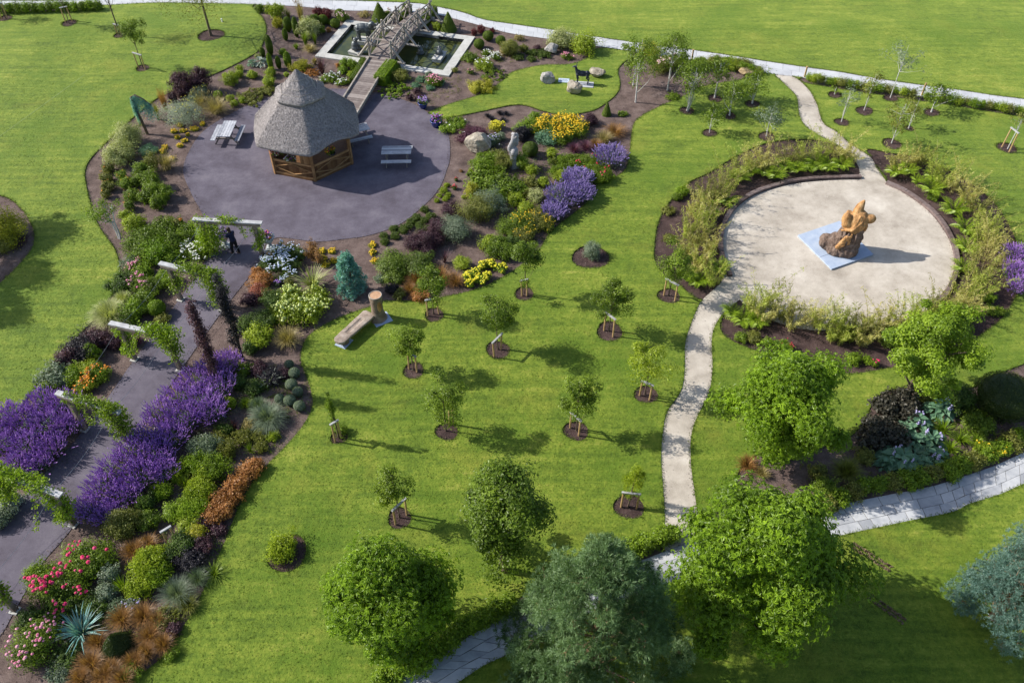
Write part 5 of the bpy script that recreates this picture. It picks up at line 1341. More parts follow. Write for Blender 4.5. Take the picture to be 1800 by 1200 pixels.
# ---- person under the far arch
def person():
    p = G(416, 446); ph = -1.9     # walking away from the camera, leaning to the urn on the left
    r = thing('person', 'person in navy top and black trousers standing under the farthest arch by urn', 'person', p, math.radians(150))
    skin = MB(); top = MB(); tr = MB(); sh = MB(); hr = MB()
    # x = forward, y = left
    skin.tube([(.06, 0, 1.38), (.09, 0, 1.48)], [.058, .056], 10); skin.ell((.12, 0, 1.58), (.098, .076, .118), n=16, m=12); skin.ell((.155, 0, 1.525), (.062, .056, .058)); skin.tube([(.205, 0, 1.60), (.236, 0, 1.565), (.212, 0, 1.552)], [.012, .018, .012], 6)
    skin.ell((.205, 0, 1.522), (.016, .026, .007))
    skin.tube([(-.02, 0, .90), (0, 0, 1.05), (.03, 0, 1.22), (.05, 0, 1.33), (.06, 0, 1.42)], [.12, .11, .12, .11, .06], 12); skin.ell((.045, 0, 1.34), (.08, .19, .06))
    for y, f in ((1, .16), (-1, -.12)): skin.tube([(-.01, y*.07, .9), (.03+f*.5, y*.095, .48), (f*.9-.02, y*.10, .06)], [.08, .058, .042], 10)
    for y in (-1, 1): skin.ell((.115, y*.078, 1.57), (.022, .012, .034)); skin.ell((.196, y*.03, 1.592), (.012, .015, .010))
    for y, f in ((1, .26), (-1, .10)):
        sh_ = V3(.05, y*.185, 1.36); el = V3(.02+f*.5, y*.235, 1.10); wr = V3(.10+f*1.1, y*.21, .93 if f < .2 else 1.02)
        skin.tube([sh_, el, wr], [.05, .040, .028], 10); d = unit(wr-el); s_ = unit(np.cross(d, V3(0, 0, 1))); u = np.cross(s_, d)
        pal = wr+d*.06; skin.ell(pal, (.05, .038, .018), B=np.array([d, s_, u]))
        for i, (off, L) in enumerate(((-.028, .072), (-.010, .082), (.009, .078), (.026, .062))):
            b0 = wr+d*.095+s_*off; skin.tube([b0-d*.02, b0+d*L*.45-u*.006, b0+d*L*.8-u*.022, b0+d*L*.92-u*.034], [.0095, .009, .008, .007], 6)
        t0 = wr+d*.035-s_*.03*y; skin.tube([t0, t0-s_*.028*y+d*.022, t0-s_*.036*y+d*.05-u*.01], [.012, .0105, .008], 6)
        top.tube([sh_, sh_*.45+el*.55], [.075, .068], 12)
    top.tube([(-.02, 0, .90), (0, 0, 1.05), (.03, 0, 1.22), (.05, 0, 1.36), (.06, 0, 1.42)], [.165, .150, .165, .16, .075], 16); top.ell((.045, 0, 1.33), (.115, .215, .10), n=14, m=9); top.ell((0, 0, 1.0), (.13, .175, .14))
    tr.ell((-.02, 0, .88), (.14, .18, .13), n=14, m=9)
    for y, f in ((1, .16), (-1, -.12)):
        tr.tube([(-.01, y*.09, .86), (.03+f*.5, y*.095, .48), (f*.9-.02, y*.10, .10)], [.105, .078, .060], 12)
        sh.ell((f*.9+.05, y*.10, .042), (.135, .05, .044), n=12, m=8); sh.ell((f*.9-.02, y*.10, .075), (.065, .048, .06))
    hr.ell((.085, 0, 1.615), (.112, .093, .108), n=16, m=12); hr.ell((.035, 0, 1.53), (.06, .075, .10)); hr.tube([(.0, 0, 1.56), (-.02, 0, 1.42)], [.055, .03], 8)
    meshobj('body', fuse(skin, .0065, 2), MAT['skin'], r)
    meshobj('shirt', fuse(top, .015, 3), MAT['navy_cloth'], r); meshobj('trousers', fuse(tr, .015, 3), MAT['black_cloth'], r); meshobj('shoes', fuse(sh, .012, 2), MAT['shoe'], r); meshobj('hair', fuse(hr, .012, 2), MAT['hair_brown'], r)
person()

# ---- small markers
for px, py, h, lab in ((391, 40, .28, 'short white marker peg on the lawn by the bare far tree'), (1012, 137, .0, '')):
    if h:
        m = MB(); m.tube([(0, 0, 0), (0, 0, h)], .05, 10); m.ell((0, 0, h), (.06, .06, .04)); o = m.obj('marker_peg', MAT['white_tag'], None, G(px, py), smooth=True); tag(o, lab, 'peg')
def postm(px, py, h, lab):
    m = MB(); m.beam((0, 0, 0), (0, 0, h), .09, .09); m.box((0, 0, h+.015), .055, .055, .02); o = m.obj('marker_post', MAT['stake_wood'], None, G(px, py)); tag(o, lab, 'post', 'low posts along the far path')
postm(1216, 106, .75, 'lone wooden post by the far path behind the white birches'); postm(1414, 136, .75, 'wooden post where gravel path meets the far path'); postm(1620, 168, .85, 'wooden post in the far hedge near the tallest thin sapling')
postm(1238, 478, .95, 'thick pale post beside ferns left of gravel circle'); postm(1707, 362, .7, 'slanting post among bamboo right of gravel circle')
# ------------------------------------------------------------------ planting: (photo x, photo y of the plant's middle, width in photo px, height m)
LAND = [(540, 290, 'the thatched gazebo'), (519, 125, 'the gazebo roof tip'), (556, 101, "the pond's left corner"), (612, 36, "the pond's far left corner"), (789, 136, "the pond's near right corner"), (833, 67, "the pond's far right corner"), (655, 135, 'the plank ramp'), (722, 28, "the footbridge's far end"),
 (410, 240, 'the left picnic table'), (699, 280, 'the shaded picnic table'), (590, 595, 'the log bench'), (664, 535, 'the carved stump'), (612, 478, 'the blue cedar'), (1025, 138, 'the deer statue'), (963, 142, 'the plaque boulder'), (840, 260, 'the biggest boulder'), (903, 262, 'the driftwood stump'),
 (985, 222, 'the yellow daisy drift'), (1000, 340, 'the largest catmint'), (1072, 273, 'the farthest catmint'), (1118, 178, 'the leftmost birch trunk'), (1207, 196, 'the forked birch'), (1375, 145, "the gravel path's far mouth"), (1430, 215, "the gravel path's upper bend"), (1490, 430, 'the golden sculpture'),
 (1285, 495, "the gravel circle's near mouth"), (1530, 290, "the gravel circle's far mouth"), (1175, 521, 'the stake by the ring bed'), (1765, 695, 'the clipped yew dome'), (1588, 685, 'the slanting maple trunk'), (1690, 835, 'the paved path'), (850, 1130, 'the shady paved path'), (380, 600, 'the purple beech columns'),
 (140, 1105, 'the blue sword plant'), (205, 1130, 'the clipped dark cone'), (125, 1010, 'the pink rose bush'), (295, 930, 'the plain two post sign'), (193, 550, 'the cream grass'), (342, 438, 'the white daisies'), (493, 460, 'the bluish daisies'), (258, 235, 'the weeping blue conifer'), (318, 197, 'the grey santolina mound'), (408, 420, 'the farthest arch'),
 (350, 500, 'the second farthest arch'), (277, 640, 'the third farthest arch'), (190, 765, 'the third nearest arch'), (75, 890, 'the second nearest arch'), (440, 830, 'the orange shrubs'), (20, 420, 'the yellow corner bush'), (545, 50, 'the cream dogwood'), (744, 188, 'the violet pot'), (765, 142, 'the pink flower mound'), (548, 492, 'the striped flax'), (985, 75, 'the twin lime shrubs'),
 (470, 730, 'the blue grey grass'), (705, 465, 'the dark junipers'), (208, 420, 'the forked small tree'), (1640, 770, 'the hostas'), (597, 770, 'the slim staked conifer'), (1040, 450, 'the round bare pit'), (836, 475, 'the lemon flowers'), (865, 310, 'the big leafy clump')]
def where(px, py, skip=0):
    c = sorted(((math.hypot(px-x, (py-y)*1.25), x, y, n) for x, y, n in LAND))
    c = [q for q in c if q[0] > 12][skip]
    dist, x, y, n = c; dx, dy = px-x, (py-y)*1.25
    far = 'just ' if dist < 34 else ('' if dist < 75 else 'well ')
    lr = 'right of' if dx > 0 else 'left of'; fb = 'in front of' if dy > 0 else 'behind'
    if abs(dx) > 2.2*abs(dy): w = lr
    elif abs(dy) > 2.2*abs(dx): w = fb
    else: w = ('front' if dy > 0 else 'back')+(' right of' if dx > 0 else ' left of')
    return far+w+' '+n
USED = {}
def lab(desc, px, py):
    for k in range(14):
        s = desc+' '+where(px, py, k)
        if len(s.split()) > 16: continue
        if s not in USED: USED[s] = 1; return s
    s = desc+' '+where(px, py, 0)
    return s
def PUT(name, cat, px, py, h, desc, parts, group=None, z=0.0, raw=False):
    p = G(px, py, h*.5); p[2] = z
    return put_plant(name, cat, desc if raw else lab(desc, px, py), p, parts, group)
def rad(px, py, w): return w/2/PPM(px, py)*1.16
def S(px, py, w, h, leaf, desc, name='shrub', cat='shrub', group=None, **k):
    PUT(name, cat, px, py, h, desc, shrub(rad(px, py, w), h, leaf, **k), group)
def BALL(px, py, w, desc, leaf='box', h=None, group='clipped box balls', L=.05):
    r = rad(px, py, w); h = h or r*1.75; PUT('box_ball', 'clipped shrub', px, py, h, desc, ball(r, h, leaf, L), group)
def CUSH(px, py, w, desc, leaf, name, cat, h=.2, fl=None, nf=0, fs=.05, group=None, L=.045):
    r = rad(px, py, w); PUT(name, cat, px, py, h, desc, shrub(r, h, leaf, L, .4, 1.6, fl, nf, fs, up=.7, inner=.2), group)
def GR(px, py, wp, h, leaf, desc, name='ornamental_grass', group='tufts of ornamental grass', **k):
    PUT(name, 'grass', px, py, h, desc, grass(rad(px, py, wp), h, leaf, **k), group)
def SW(px, py, wp, h, leaf, desc, name='flax_plant', **k):
    PUT(name, 'sword plant', px, py, h, desc, sword(rad(px, py, wp), h, leaf, **k))
def SP(px, py, w, h, fl, desc, name='lavender', group='drifts of purple lavender', **k):
    PUT(name, 'flower clump', px, py, h, desc, spikes(rad(px, py, w), h, fl, **k), group)

# --- top left bed
S(487, 20, 24, 1.0, 'lime', 'tall creamy lime leaved shrub', L=.11)
S(487, 40, 17, .7, 'yellow_leaf', 'small golden lime shrub'); S(472, 17, 14, .7, 'lime', 'small pale lime shrub'); S(456, 14, 14, .6, 'green', 'small green shrub')
GR(528, 27, 16, 1.5, 'straw', 'tall buff feathery grass', n=120, arch=.2, plume='rust'); GR(506, 24, 13, .8, 'olive', 'thin brownish grass', n=90)
S(559, 21, 15, .75, 'red', 'dark red domed maple shrub', L=.06); S(574, 24, 16, .75, 'red', 'dark red low maple shrub', L=.06)
BALL(597, 24, 15, 'clipped green box ball'); BALL(567, 35, 16, 'clipped green box ball'); BALL(589, 41, 15, 'clipped green box ball'); BALL(579, 39, 8, 'tiny clipped box ball')
S(602, 30, 17, .6, 'green', 'pale pot plant with soft pink flowers', fl='softpink', nf=26, fs=.10)
S(543, 48, 34, 1.3, 'cream', 'wide cream variegated dogwood', L=.10, stem=True)
S(551, 36, 16, .9, 'green', 'dark green bush'); S(565, 52, 12, .5, 'green', 'small dark green bush'); S(578, 53, 9, .3, 'rust', 'tiny brown tuft')
GR(544, 84, 26, .55, 'straw', 'golden fountain of grass', n=300, arch=.9); GR(536, 70, 14, .8, 'green', 'upright green grass', n=120, arch=.2); GR(553, 70, 9, .7, 'green', 'thin upright green grass', n=70, arch=.2)
for x, y, w, h, d in ((505, 43, 13, 1.1, 'slim dark green column'), (519, 48, 9, 1.5, 'slender dark conifer column'), (501, 61, 8, .9, 'slim light green column'), (473, 80, 10, 1.5, 'tallest slender green conifer column'), (474, 108, 8, 1.2, 'slender yellow green conifer column'), (489, 110, 8, .9, 'slender green conifer column'), (505, 105, 11, 1.15, 'slender bright conifer column'), (461, 92, 8, .7, 'short slim dark column')):
    PUT('column_conifer', 'conifer', x, y, h, d, ball(rad(x, y, w), h, 'bright' if 'bright' in d or 'yellow' in d else 'box', .055, 'cone' if h > 5 else 'ball'), 'slender columns in the top bed')
GR(520, 81, 13, .45, 'bright', 'small bright green tuft', n=110); S(496, 92, 12, .35, 'bright', 'small bright green clump'); S(505, 113, 8, .3, 'bright', 'tiny green clump')
PUT('hosta', 'hosta', 458, 108, .45, 'white edged hosta', hosta(rad(458, 108, 24), .45, 'silver')); PUT('hosta', 'hosta', 443, 111, .4, 'grey green hosta', hosta(rad(443, 111, 15), .4, 'hosta')); S(453, 99, 10, .4, 'cream', 'small cream edged shrub')
S(528, 116, 28, .55, 'yellow_leaf', 'bushy yellow and green shrub'); SW(565, 118, 30, .95, 'purple', 'bronze purple flax', n=70, w=.05); GR(553, 108, 12, .5, 'straw', 'short buff tuft'); S(547, 127, 24, .25, 'orange_leaf', 'tan edged low mat', flat=.5)
for x, y, w, d in ((444, 131, 15, 'bright lime ball shrub'), (475, 127, 17, 'bright lime ball shrub'), (472, 143, 19, 'bright lime ball shrub'), (407, 138, 24, 'largest bright lime shrub'), (421, 120, 12, 'lime ball shrub'), (420, 130, 15, 'lime ball shrub'), (441, 131, 12, 'lime ball shrub'), (395, 133, 9, 'small lime ball'), (503, 131, 9, 'small lime ball'), (406, 173, 14, 'lime ball shrub'), (411, 182, 12, 'low lime ball'), (425, 176, 12, 'low lime ball')):
    S(x, y, w, rad(x, y, w)*1.5, 'lime' if 'lime' in d else 'bright', d, group='bright lime ball shrubs', L=.065)
BALL(383, 167, 14, 'dark green ball shrub', 'bright')
S(606, 111, 15, .7, 'bright', 'bright green bush'); S(620, 113, 16, .75, 'bright', 'bright green bush'); S(602, 123, 15, .5, 'bright', 'bright green low bush'); S(617, 131, 12, .45, 'lime', 'small lime bush'); S(594, 115, 7, .3, 'orange_leaf', 'tiny orange shrub')
S(580, 137, 28, .35, 'green', 'patch of white flowers', fl='white', nf=70, fs=.08); S(603, 144, 20, .3, 'bright', 'patch of white flowers', fl='white', nf=40, fs=.08)
def HEDGE(a, b, w, h, desc, leaf='box'):
    A, B = G(*a), G(*b); p = (A+B)/2; put_plant('clipped_hedge', 'hedge', desc, p, hedge(A, B, w, h, leaf), 'clipped hedges by the footbridge')
HEDGE((641, 113), (620, 148), .42, .5, 'thin clipped hedge along the left side of plank ramp'); HEDGE((691, 122), (668, 152), .85, .75, 'thick clipped hedge along the right side of plank ramp', 'bright')
HEDGE((718, 20), (706, 38), .6, .62, 'left of two rounded clipped hedges by the far path'); HEDGE((762, 24), (745, 47), .7, .62, 'right of two rounded clipped hedges by the far path')
PUT('clipped_cone', 'clipped shrub', 666, 21, 1.35, 'clipped green box cone left of the footbridge', ball(rad(666, 22, 25), 1.4, 'box', .05, 'cone'), raw=True)
PUT('clipped_cone', 'clipped shrub', 788, 38, 1.4, 'clipped green box cone right of the footbridge', ball(rad(788, 38, 24), 1.45, 'box', .05, 'cone'), raw=True)
S(683, 27, 12, .6, 'green', 'small pink flowered pot plant', fl='softpink', nf=16, fs=.1); S(640, 25, 20, .3, 'straw', 'thin straw coloured low plant', dens=.5); S(769, 46, 15, .5, 'lime', 'small leafy green clump')
for x, y, w, h in ((834, 57, 10, .4), (846, 52, 14, .5), (865, 54, 9, .35)): S(x, y, w, h, 'red', 'dark red low maple shrub', L=.06)
BALL(858, 63, 16, 'clipped green box ball'); BALL(842, 77, 16, 'clipped green box ball'); BALL(880, 71, 15, 'clipped green box ball')
S(897, 84, 30, 1.0, 'olive', 'yellowish olive shrub'); S(887, 90, 14, .5, 'straw', 'pale straw shrub'); S(850, 113, 28, .5, 'lime', 'lime shrub with white flowers', fl='white', nf=34, fs=.10); S(872, 99, 16, .4, 'green', 'white flowered clump', fl='white', nf=34, fs=.1); S(826, 100, 24, .4, 'green', 'low green mound'); S(855, 93, 13, .35, 'green', 'small white flowered clump', fl='white', nf=22, fs=.09)
S(868, 131, 40, .22, 'box', 'flat dark green mat', flat=.6); S(827, 126, 10, .3, 'green', 'tiny pink flowered plant', fl='pink', nf=12); S(845, 152, 40, .5, 'yellow_leaf', 'spiky yellow striped clump', L=.14, asp=.2); S(800, 123, 9, .3, 'olive', 'tiny olive tuft')
S(704, 133, 28, .55, 'olive', 'olive brown shrub', fl='coral' if 0 else None); S(697, 156, 48, .25, 'bright', 'low bright green ground mat', flat=.7); S(697, 117, 14, .4, 'green', 'pink flowered plant', fl='pink', nf=20, fs=.09)
S(765, 142, 27, .55, 'green', 'mound of pink flowers', fl='pink', nf=75, fs=.10); S(755, 132, 13, .45, 'grey_green', 'grey tuft'); S(775, 145, 13, .3, 'hosta', 'teal green clump')
for x, y, w in ((739, 139, 15), (730, 150, 16), (755, 154, 15), (752, 144, 10)): CUSH(x, y, w, 'teal green cushion plant', 'hosta', 'cushion_plant', 'cushion plant', .22, group='teal cushion plants')
for x, y, w in ((733, 160, 14), (738, 171, 16), (720, 171, 11)): S(x, y, w, .4, 'purple', 'dark maroon leafy plant')
S(985, 68, 40, 1.15, 'cream', 'left cream leaved of the twin lime shrubs', L=.09); S(1027, 76, 42, 1.2, 'lime', 'right yellow green of the twin lime shrubs', L=.12)
for x, y, w in ((937, 92, 20), (955, 95, 24), (935, 103, 14), (912, 100, 16)): S(x, y, w, .3, 'heath', 'low dark olive mound', flat=.7)
S(996, 99, 18, .35, 'green', 'pink and white flower mound', fl='pink', nf=44, fs=.09); S(945, 84, 12, .35, 'purple', 'tiny dark shrub'); S(912, 66, 18, .35, 'straw', 'brown seedhead patch', dens=.5); S(920, 84, 14, .5, 'olive', 'thin olive shrub')

# --- left of the gazebo
S(318, 148, 36, 1.7, 'purple', 'tall dark purple smoke bush', L=.09); S(350, 141, 32, 1.6, 'purple', 'right hand dark purple smoke bush', L=.09); S(303, 172, 16, .7, 'purple', 'small dull purple shrub')
S(318, 196, 70, 1.0, 'silver', 'large silver grey santolina mound', L=.06, fl='lemon', nf=110, fs=.05); S(350, 167, 30, .8, 'grey_green', 'smaller grey green mound', fl='lemon', nf=30, fs=.05)
GR(378, 186, 52, .9, 'straw', 'golden feather grass', n=420, plume='straw', np_=70); GR(352, 178, 30, .8, 'straw', 'pale feather grass', n=240, plume='straw')
GR(287, 178, 18, 1.3, 'rust', 'brownish upright dock grass', n=110, arch=.25); GR(275, 198, 14, 1.0, 'olive', 'thin olive upright grass', n=90, arch=.25); GR(244, 210, 14, .8, 'bamboo', 'yellowish low grass', n=100)
S(445, 168, 46, .35, 'olive', 'golden brown heather patch', flat=.7); S(468, 158, 28, .3, 'olive', 'olive heather patch', flat=.7)
for x, y, w in ((305,231,11),(321,230,10),(342,227,12),(316,220,10),(356,218,9),(311,241,10),(330,237,7),(324,247,9),(316,256,11),(290,259,10),(286,267,10),(301,279,12),(567,441,12),(584,441,12),(567,454,13),(588,459,14),(572,466,13),(654,431,14),(655,443,12),(659,459,11)):
    CUSH(x, y, w, 'yellow flowering cushion', 'yellow_leaf', 'yellow_cushion', 'cushion plant', .16, 'yellow', 50, .06, 'yellow cushion plants')
S(224, 238, 50, 1.25, 'cream', 'cream variegated bush, the upper one', L=.08); S(209, 270, 46, 1.2, 'cream', 'cream variegated bush, the lower one', L=.08)
S(262, 263, 28, .4, 'hosta', 'low dark teal plant in shadow'); GR(290, 285, 40, .9, 'straw', 'golden feather grass', n=300, plume='straw'); S(266, 284, 24, 1.1, 'olive', 'thin yellow green young shrub', dens=.6)
for x, y, w in ((190,296,20),(187,313,20),(190,328,20),(213,308,17),(222,322,22),(231,343,24),(228,361,15),(185,340,14)):
    S(x, y, w, .55, 'olive' if x < 200 else 'green', 'low rose bush with bronze tips', name='rose_bush', group='young rose bushes in the left bed', fl='orange', nf=5, fs=.05)
for x, y, w, h in ((247,300,26,.9),(262,316,32,1.1),(270,333,30,1.0),(288,338,24,.9),(275,356,22,.8),(240,318,16,.7),(255,345,20,.7)): S(x, y, w, h, 'green', 'leafy green rose shrub', name='rose_bush', group='leafy shrubs left of the tarmac', L=.09)
S(235, 390, 34, .7, 'lime', 'lime leaved shrub', L=.09); S(220, 378, 18, .5, 'lime', 'small lime shrub', L=.09)
for x, y, w, h, c in ((250,422,56,1.0,'green'),(285,402,46,.8,'green'),(272,440,50,1.0,'tree'),(306,425,40,.8,'green'),(300,395,30,.6,'olive'),(326,405,34,.6,'green'),(255,450,40,.7,'green'),(300,450,34,.6,'bright')): S(x, y, w, h, c, 'dense leafy green shrub', L=.10)
S(235, 458, 36, .55, 'grey_green', 'pale grey leaved shrub', L=.10); S(342, 438, 46, .5, 'green', 'round clump of white daisies', fl='white', nf=130, fs=.10); S(354, 410, 20, .5, 'silver', 'pale silvery green clump')
S(318, 390, 9, .3, 'green', 'tiny orange flower plant', fl='orange', nf=16); S(336, 399, 10, .3, 'green', 'tiny orange flower clump', fl='orange', nf=16)
S(236, 473, 26, .6, 'green', 'pink plumed astilbe', fl='pink', nf=34, fs=.10); S(244, 500, 36, .7, 'green', 'pink plumed astilbe', fl='pink', nf=44, fs=.11)
S(214, 497, 46, .8, 'deep', 'dark glossy green shrub', L=.10); S(252, 476, 34, .7, 'bright', 'bright leafy shrub', L=.10); S(262, 505, 38, .7, 'green', 'leafy green shrub'); S(290, 490, 30, .7, 'bright', 'vine like bright shrub')
GR(192, 549, 70, 1.1, 'cream', 'big pale cream fountain grass', n=800, w=.022, arch=.9); GR(215, 525, 36, .9, 'cream', 'second pale cream fountain grass', n=380, w=.022, arch=.9)
S(230, 545, 46, .8, 'bright', 'bright leafy shrub', L=.10); S(250, 527, 44, .8, 'green', 'leafy mid green shrub', L=.10); BALL(275, 541, 26, 'round green shrub', 'bright', group=None, L=.07); S(215, 560, 40, .6, 'bright', 'low bright shrub'); S(285, 560, 24, .35, 'soil' if 0 else 'olive', 'low olive plant')
for x, y, w, h, c, d in ((140,612,52,.9,'black','dark purple black shrub'),(168,596,38,.8,'purple','dull purple shrub with pink tips'),(118,632,38,.8,'purple','dark purple shrub'),(200,600,30,.6,'purple','purple red shrub'),(235,598,24,.5,'heather','deep pink shrub')): S(x, y, w, h, c, d, L=.08)
S(98, 660, 50, .8, 'grey_green', 'pale blue green leafy shrub', L=.11); S(80, 685, 34, .6, 'green', 'broad leaved green shrub', L=.11); S(128, 660, 36, .7, 'bright', 'bright green shrub', L=.09); S(160, 618, 24, .8, 'bright', 'upright bright shrub'); S(155, 648, 36, .7, 'lime', 'lime green shrub')
S(152, 676, 34, .5, 'lime', 'shrub with orange flowers', fl='orange', nf=60, fs=.09); S(172, 658, 36, .6, 'bright', 'shrub with orange flowers', fl='orange', nf=50, fs=.09)
for i, (x, y, w, h) in enumerate(((75,712,60,.9),(110,715,54,.9),(45,742,60,.95),(85,748,62,.95),(118,752,46,.8),(15,735,52,.9),(50,785,56,.9),(92,788,50,.8),(10,785,50,.9),(-20,760,50,.9),(30,822,50,.8),(70,815,46,.7))):
    SP(x, y, w, h, 'violet', 'violet lavender clump')
for i, (x, y, w, h) in enumerate(((375,648,56,.8),(402,640,44,.8),(345,672,62,.9),(385,680,58,.9),(318,700,62,.9),(355,712,64,.95),(285,728,60,.9),(322,738,62,.95),(372,726,48,.9),(262,768,60,.9),(300,770,56,.9),(232,795,64,.95),(275,802,60,.9),(205,828,64,.95),(248,838,62,.95),(290,828,40,.8),(182,862,62,.9),(220,872,56,.85),(160,895,54,.8),(190,905,40,.7))):
    SP(x, y, w, h, 'violet', 'violet lavender clump')
S(15, 882, 40, .6, 'silver', 'silver leaved plant', L=.09); S(-5, 910, 40, .6, 'grey_green', 'grey green plant at the frame edge')
# columns of purple beech
def column(px, py, tx, ty, wpx, leaf, label):
    b = G(px, py); h = HT(b, tx, ty); tree('column_beech', label, b, h, wpx/PPM(px, py), .25, leaf, tr=.05, K=60, rc=.24, n=3600, L=.10, top=.35, inner=.1, limbn=20, cat='tree', group='purple beech columns', flat=1.2)
column(388, 678, 333, 508, 34, 'purple', 'narrow purple beech column nearer the camera, with brighter reddish leaves'); column(428, 632, 386, 478, 34, 'black', 'narrow nearly black beech column farther back beside the vine')

# --- right of the tarmac walk
S(493, 462, 68, .6, 'deep', 'large clump of bluish white daisies', fl='bluewhite', nf=320, fs=.085); S(500, 443, 40, .5, 'deep', 'smaller bluish white daisy clump', fl='bluewhite', nf=110, fs=.085); S(525, 447, 22, .4, 'deep', 'low dark green plant')
S(548, 440, 20, 1.3, 'rust', 'tall thin brown stemmed shrub', dens=.45, stem=True, L=.08); S(560, 452, 12, 1.1, 'rust', 'thin rusty shrub', dens=.4, stem=True)
pine('blue_cedar', 'conical silvery blue cedar with drooping tips behind the carved stump', G(619, 510), 2.35, 62/36., .05, 'blue', n=1500, L=.13, w=.03, m=10, K=64, rc=.26, tr=.06, top=.22, cat='conifer')
SW(548, 493, 66, .95, 'cream', 'green and cream striped flax', n=70, w=.06, second='olive', arch=.5); S(508, 495, 16, .4, 'olive', 'small olive bush'); S(488, 497, 12, .3, 'lav_leaf', 'tiny violet flower plant', fl='violet', nf=20)
for x, y, w in ((513,524,44),(557,527,48),(527,548,46),(493,548,40),(545,545,36)): S(x, y, w, .8, 'lime', 'lime hydrangea with pale round heads', name='hydrangea', group='lime hydrangeas', fl='limehead', nf=42, fs=.13, L=.10, fdome=1.1)
S(480, 528, 38, .8, 'deep', 'dark green conifer shrub', L=.06); S(462, 562, 40, .8, 'deep', 'dark green shrub', L=.06); S(455, 592, 42, .9, 'lime', 'lime leaved hydrangea shrub', L=.10); S(432, 572, 30, .7, 'deep', 'dark bushy shrub')
S(460, 490, 34, .6, 'orange_leaf', 'copper leaved shrub', L=.08); S(455, 513, 30, .5, 'coral', 'coral pink leaved shrub', L=.07); S(440, 525, 30, .5, 'purple', 'dark purple ground plant'); S(452, 478, 18, .5, 'orange_leaf', 'small copper shrub')
GR(505, 592, 48, .8, 'straw', 'buff grass tuft with seedheads', n=330, plume='straw'); S(440, 610, 26, .6, 'deep', 'dark green leafy shrub')
S(690, 463, 48, 1.0, 'box', 'feathery dark green juniper', L=.13, asp=.25, name='juniper', cat='conifer', up=.9); S(733, 462, 46, .9, 'heath', 'spreading dark green juniper', L=.13, asp=.25, name='juniper', cat='conifer', up=.9); S(695, 483, 40, .6, 'box', 'low dark juniper', L=.12, asp=.25, name='juniper', cat='conifer', up=.9)
for x, y, w, h in ((730,427,34,.8),(757,418,40,.9),(770,400,34,1.0),(748,440,30,.6),(795,368,34,.7)): S(x, y, w, h, 'purple', 'dusky purple barberry shrub', name='barberry', L=.06)
for x, y in ((746,368),(732,381),(757,379),(723,389),(747,387),(737,396),(711,400),(717,398),(739,404),(751,401),(692,402),(709,405),(675,414),(694,414),(676,424)):
    CUSH(x, y, 15, 'dark green heather cushion', 'heath', 'heather_cushion', 'cushion plant', .26, group='dark heather cushions', L=.055)
for x, y, w in ((779,334,13),(785,325,9),(773,343,9),(784,349,12),(788,342,10),(768,352,10),(816,346,8)):
    CUSH(x, y, w, 'small bright lime cushion', 'lime', 'lime_cushion', 'cushion plant', .2, group='lime cushions')
S(798, 329, 9, .25, 'deep', 'small red flower', fl='red', nf=12, fs=.08); S(802, 316, 6, .2, 'deep', 'tiny red flower', fl='red', nf=6); S(827, 300, 8, .2, 'lime', 'tiny lime seedling'); S(811, 300, 6, .15, 'rust', 'tiny brown seedling')
S(800, 400, 52, 1.1, 'grey_green', 'soft silvery green feathery bush', L=.10, asp=.22); S(838, 365, 56, 1.4, 'olive', 'tall feathery olive green bush', L=.10, asp=.22); S(860, 355, 44, 1.2, 'grey_green', 'feathery grey green bush', L=.10, asp=.22); S(829, 338, 22, 1.1, 'yellow_leaf', 'upright creamy yellow bush')
S(865, 320, 80, .75, 'green', 'broad bed of big green leaves', L=.17, asp=.5); S(898, 330, 46, .65, 'green', 'big leaved green plant', L=.17, asp=.5); S(853, 286, 48, .75, 'bright', 'rounded bright green herb mound', L=.09); S(875, 275, 30, .6, 'olive', 'thin olive shrub')
for x, y, w, h, c in ((884,285,26,.9,'olive'),(917,283,24,.9,'green'),(934,298,20,.6,'lime'),(934,318,18,.6,'olive'),(955,319,20,.5,'lime'),(987,308,28,.6,'lime'),(940,342,26,.6,'cream'),(905,350,24,.7,'lime'),(925,338,20,.5,'olive'),(970,268,18,.6,'lime'),(975,285,12,.5,'olive'),(926,365,26,.6,'lime'),(950,372,24,.5,'olive')): S(x, y, w, h, c, {'lime': 'small yellow green shrub', 'olive': 'thin olive rose shrub', 'green': 'dark leafy shrub', 'cream': 'pale yellow flowered shrub'}[c], dens=.8)
for x, y, w, h, d in ((1072,275,66,.85,'farthest blue violet catmint mound'),(1015,316,58,.8,'paler catmint mound'),(990,346,76,.9,'largest violet catmint mound'),(1020,340,52,.8,'violet catmint mound at the lawn edge'),(975,372,50,.7,'violet catmint mound lowest to lawn')): SP(x, y, w, h, 'catmint', d, 'catmint', 'catmint mounds along the lawn', leaf='grey_green', n=420, sl=.26, sw=.026)
for x, y, w in ((1045,302,50),(1030,284,36),(1000,286,44),(1060,310,30),(985,300,30)): S(x, y, w, .6, 'green', 'lupin clump with red spires', name='lupin', cat='flower clump', L=.10, asp=.3, fl='red' if x > 1025 else None, nf=6, fs=.11, fdome=1.4)
S(968, 218, 52, .8, 'green', 'left half of the yellow daisy drift', fl='yellow', nf=330, fs=.10, name='yellow_daisies', cat='flower clump'); S(1008, 222, 54, .8, 'green', 'right half of the yellow daisy drift', fl='yellow', nf=330, fs=.10, name='yellow_daisies', cat='flower clump'); S(990, 238, 40, .6, 'green', 'front of the yellow daisy drift', fl='yellow', nf=200, fs=.10, name='yellow_daisies', cat='flower clump')
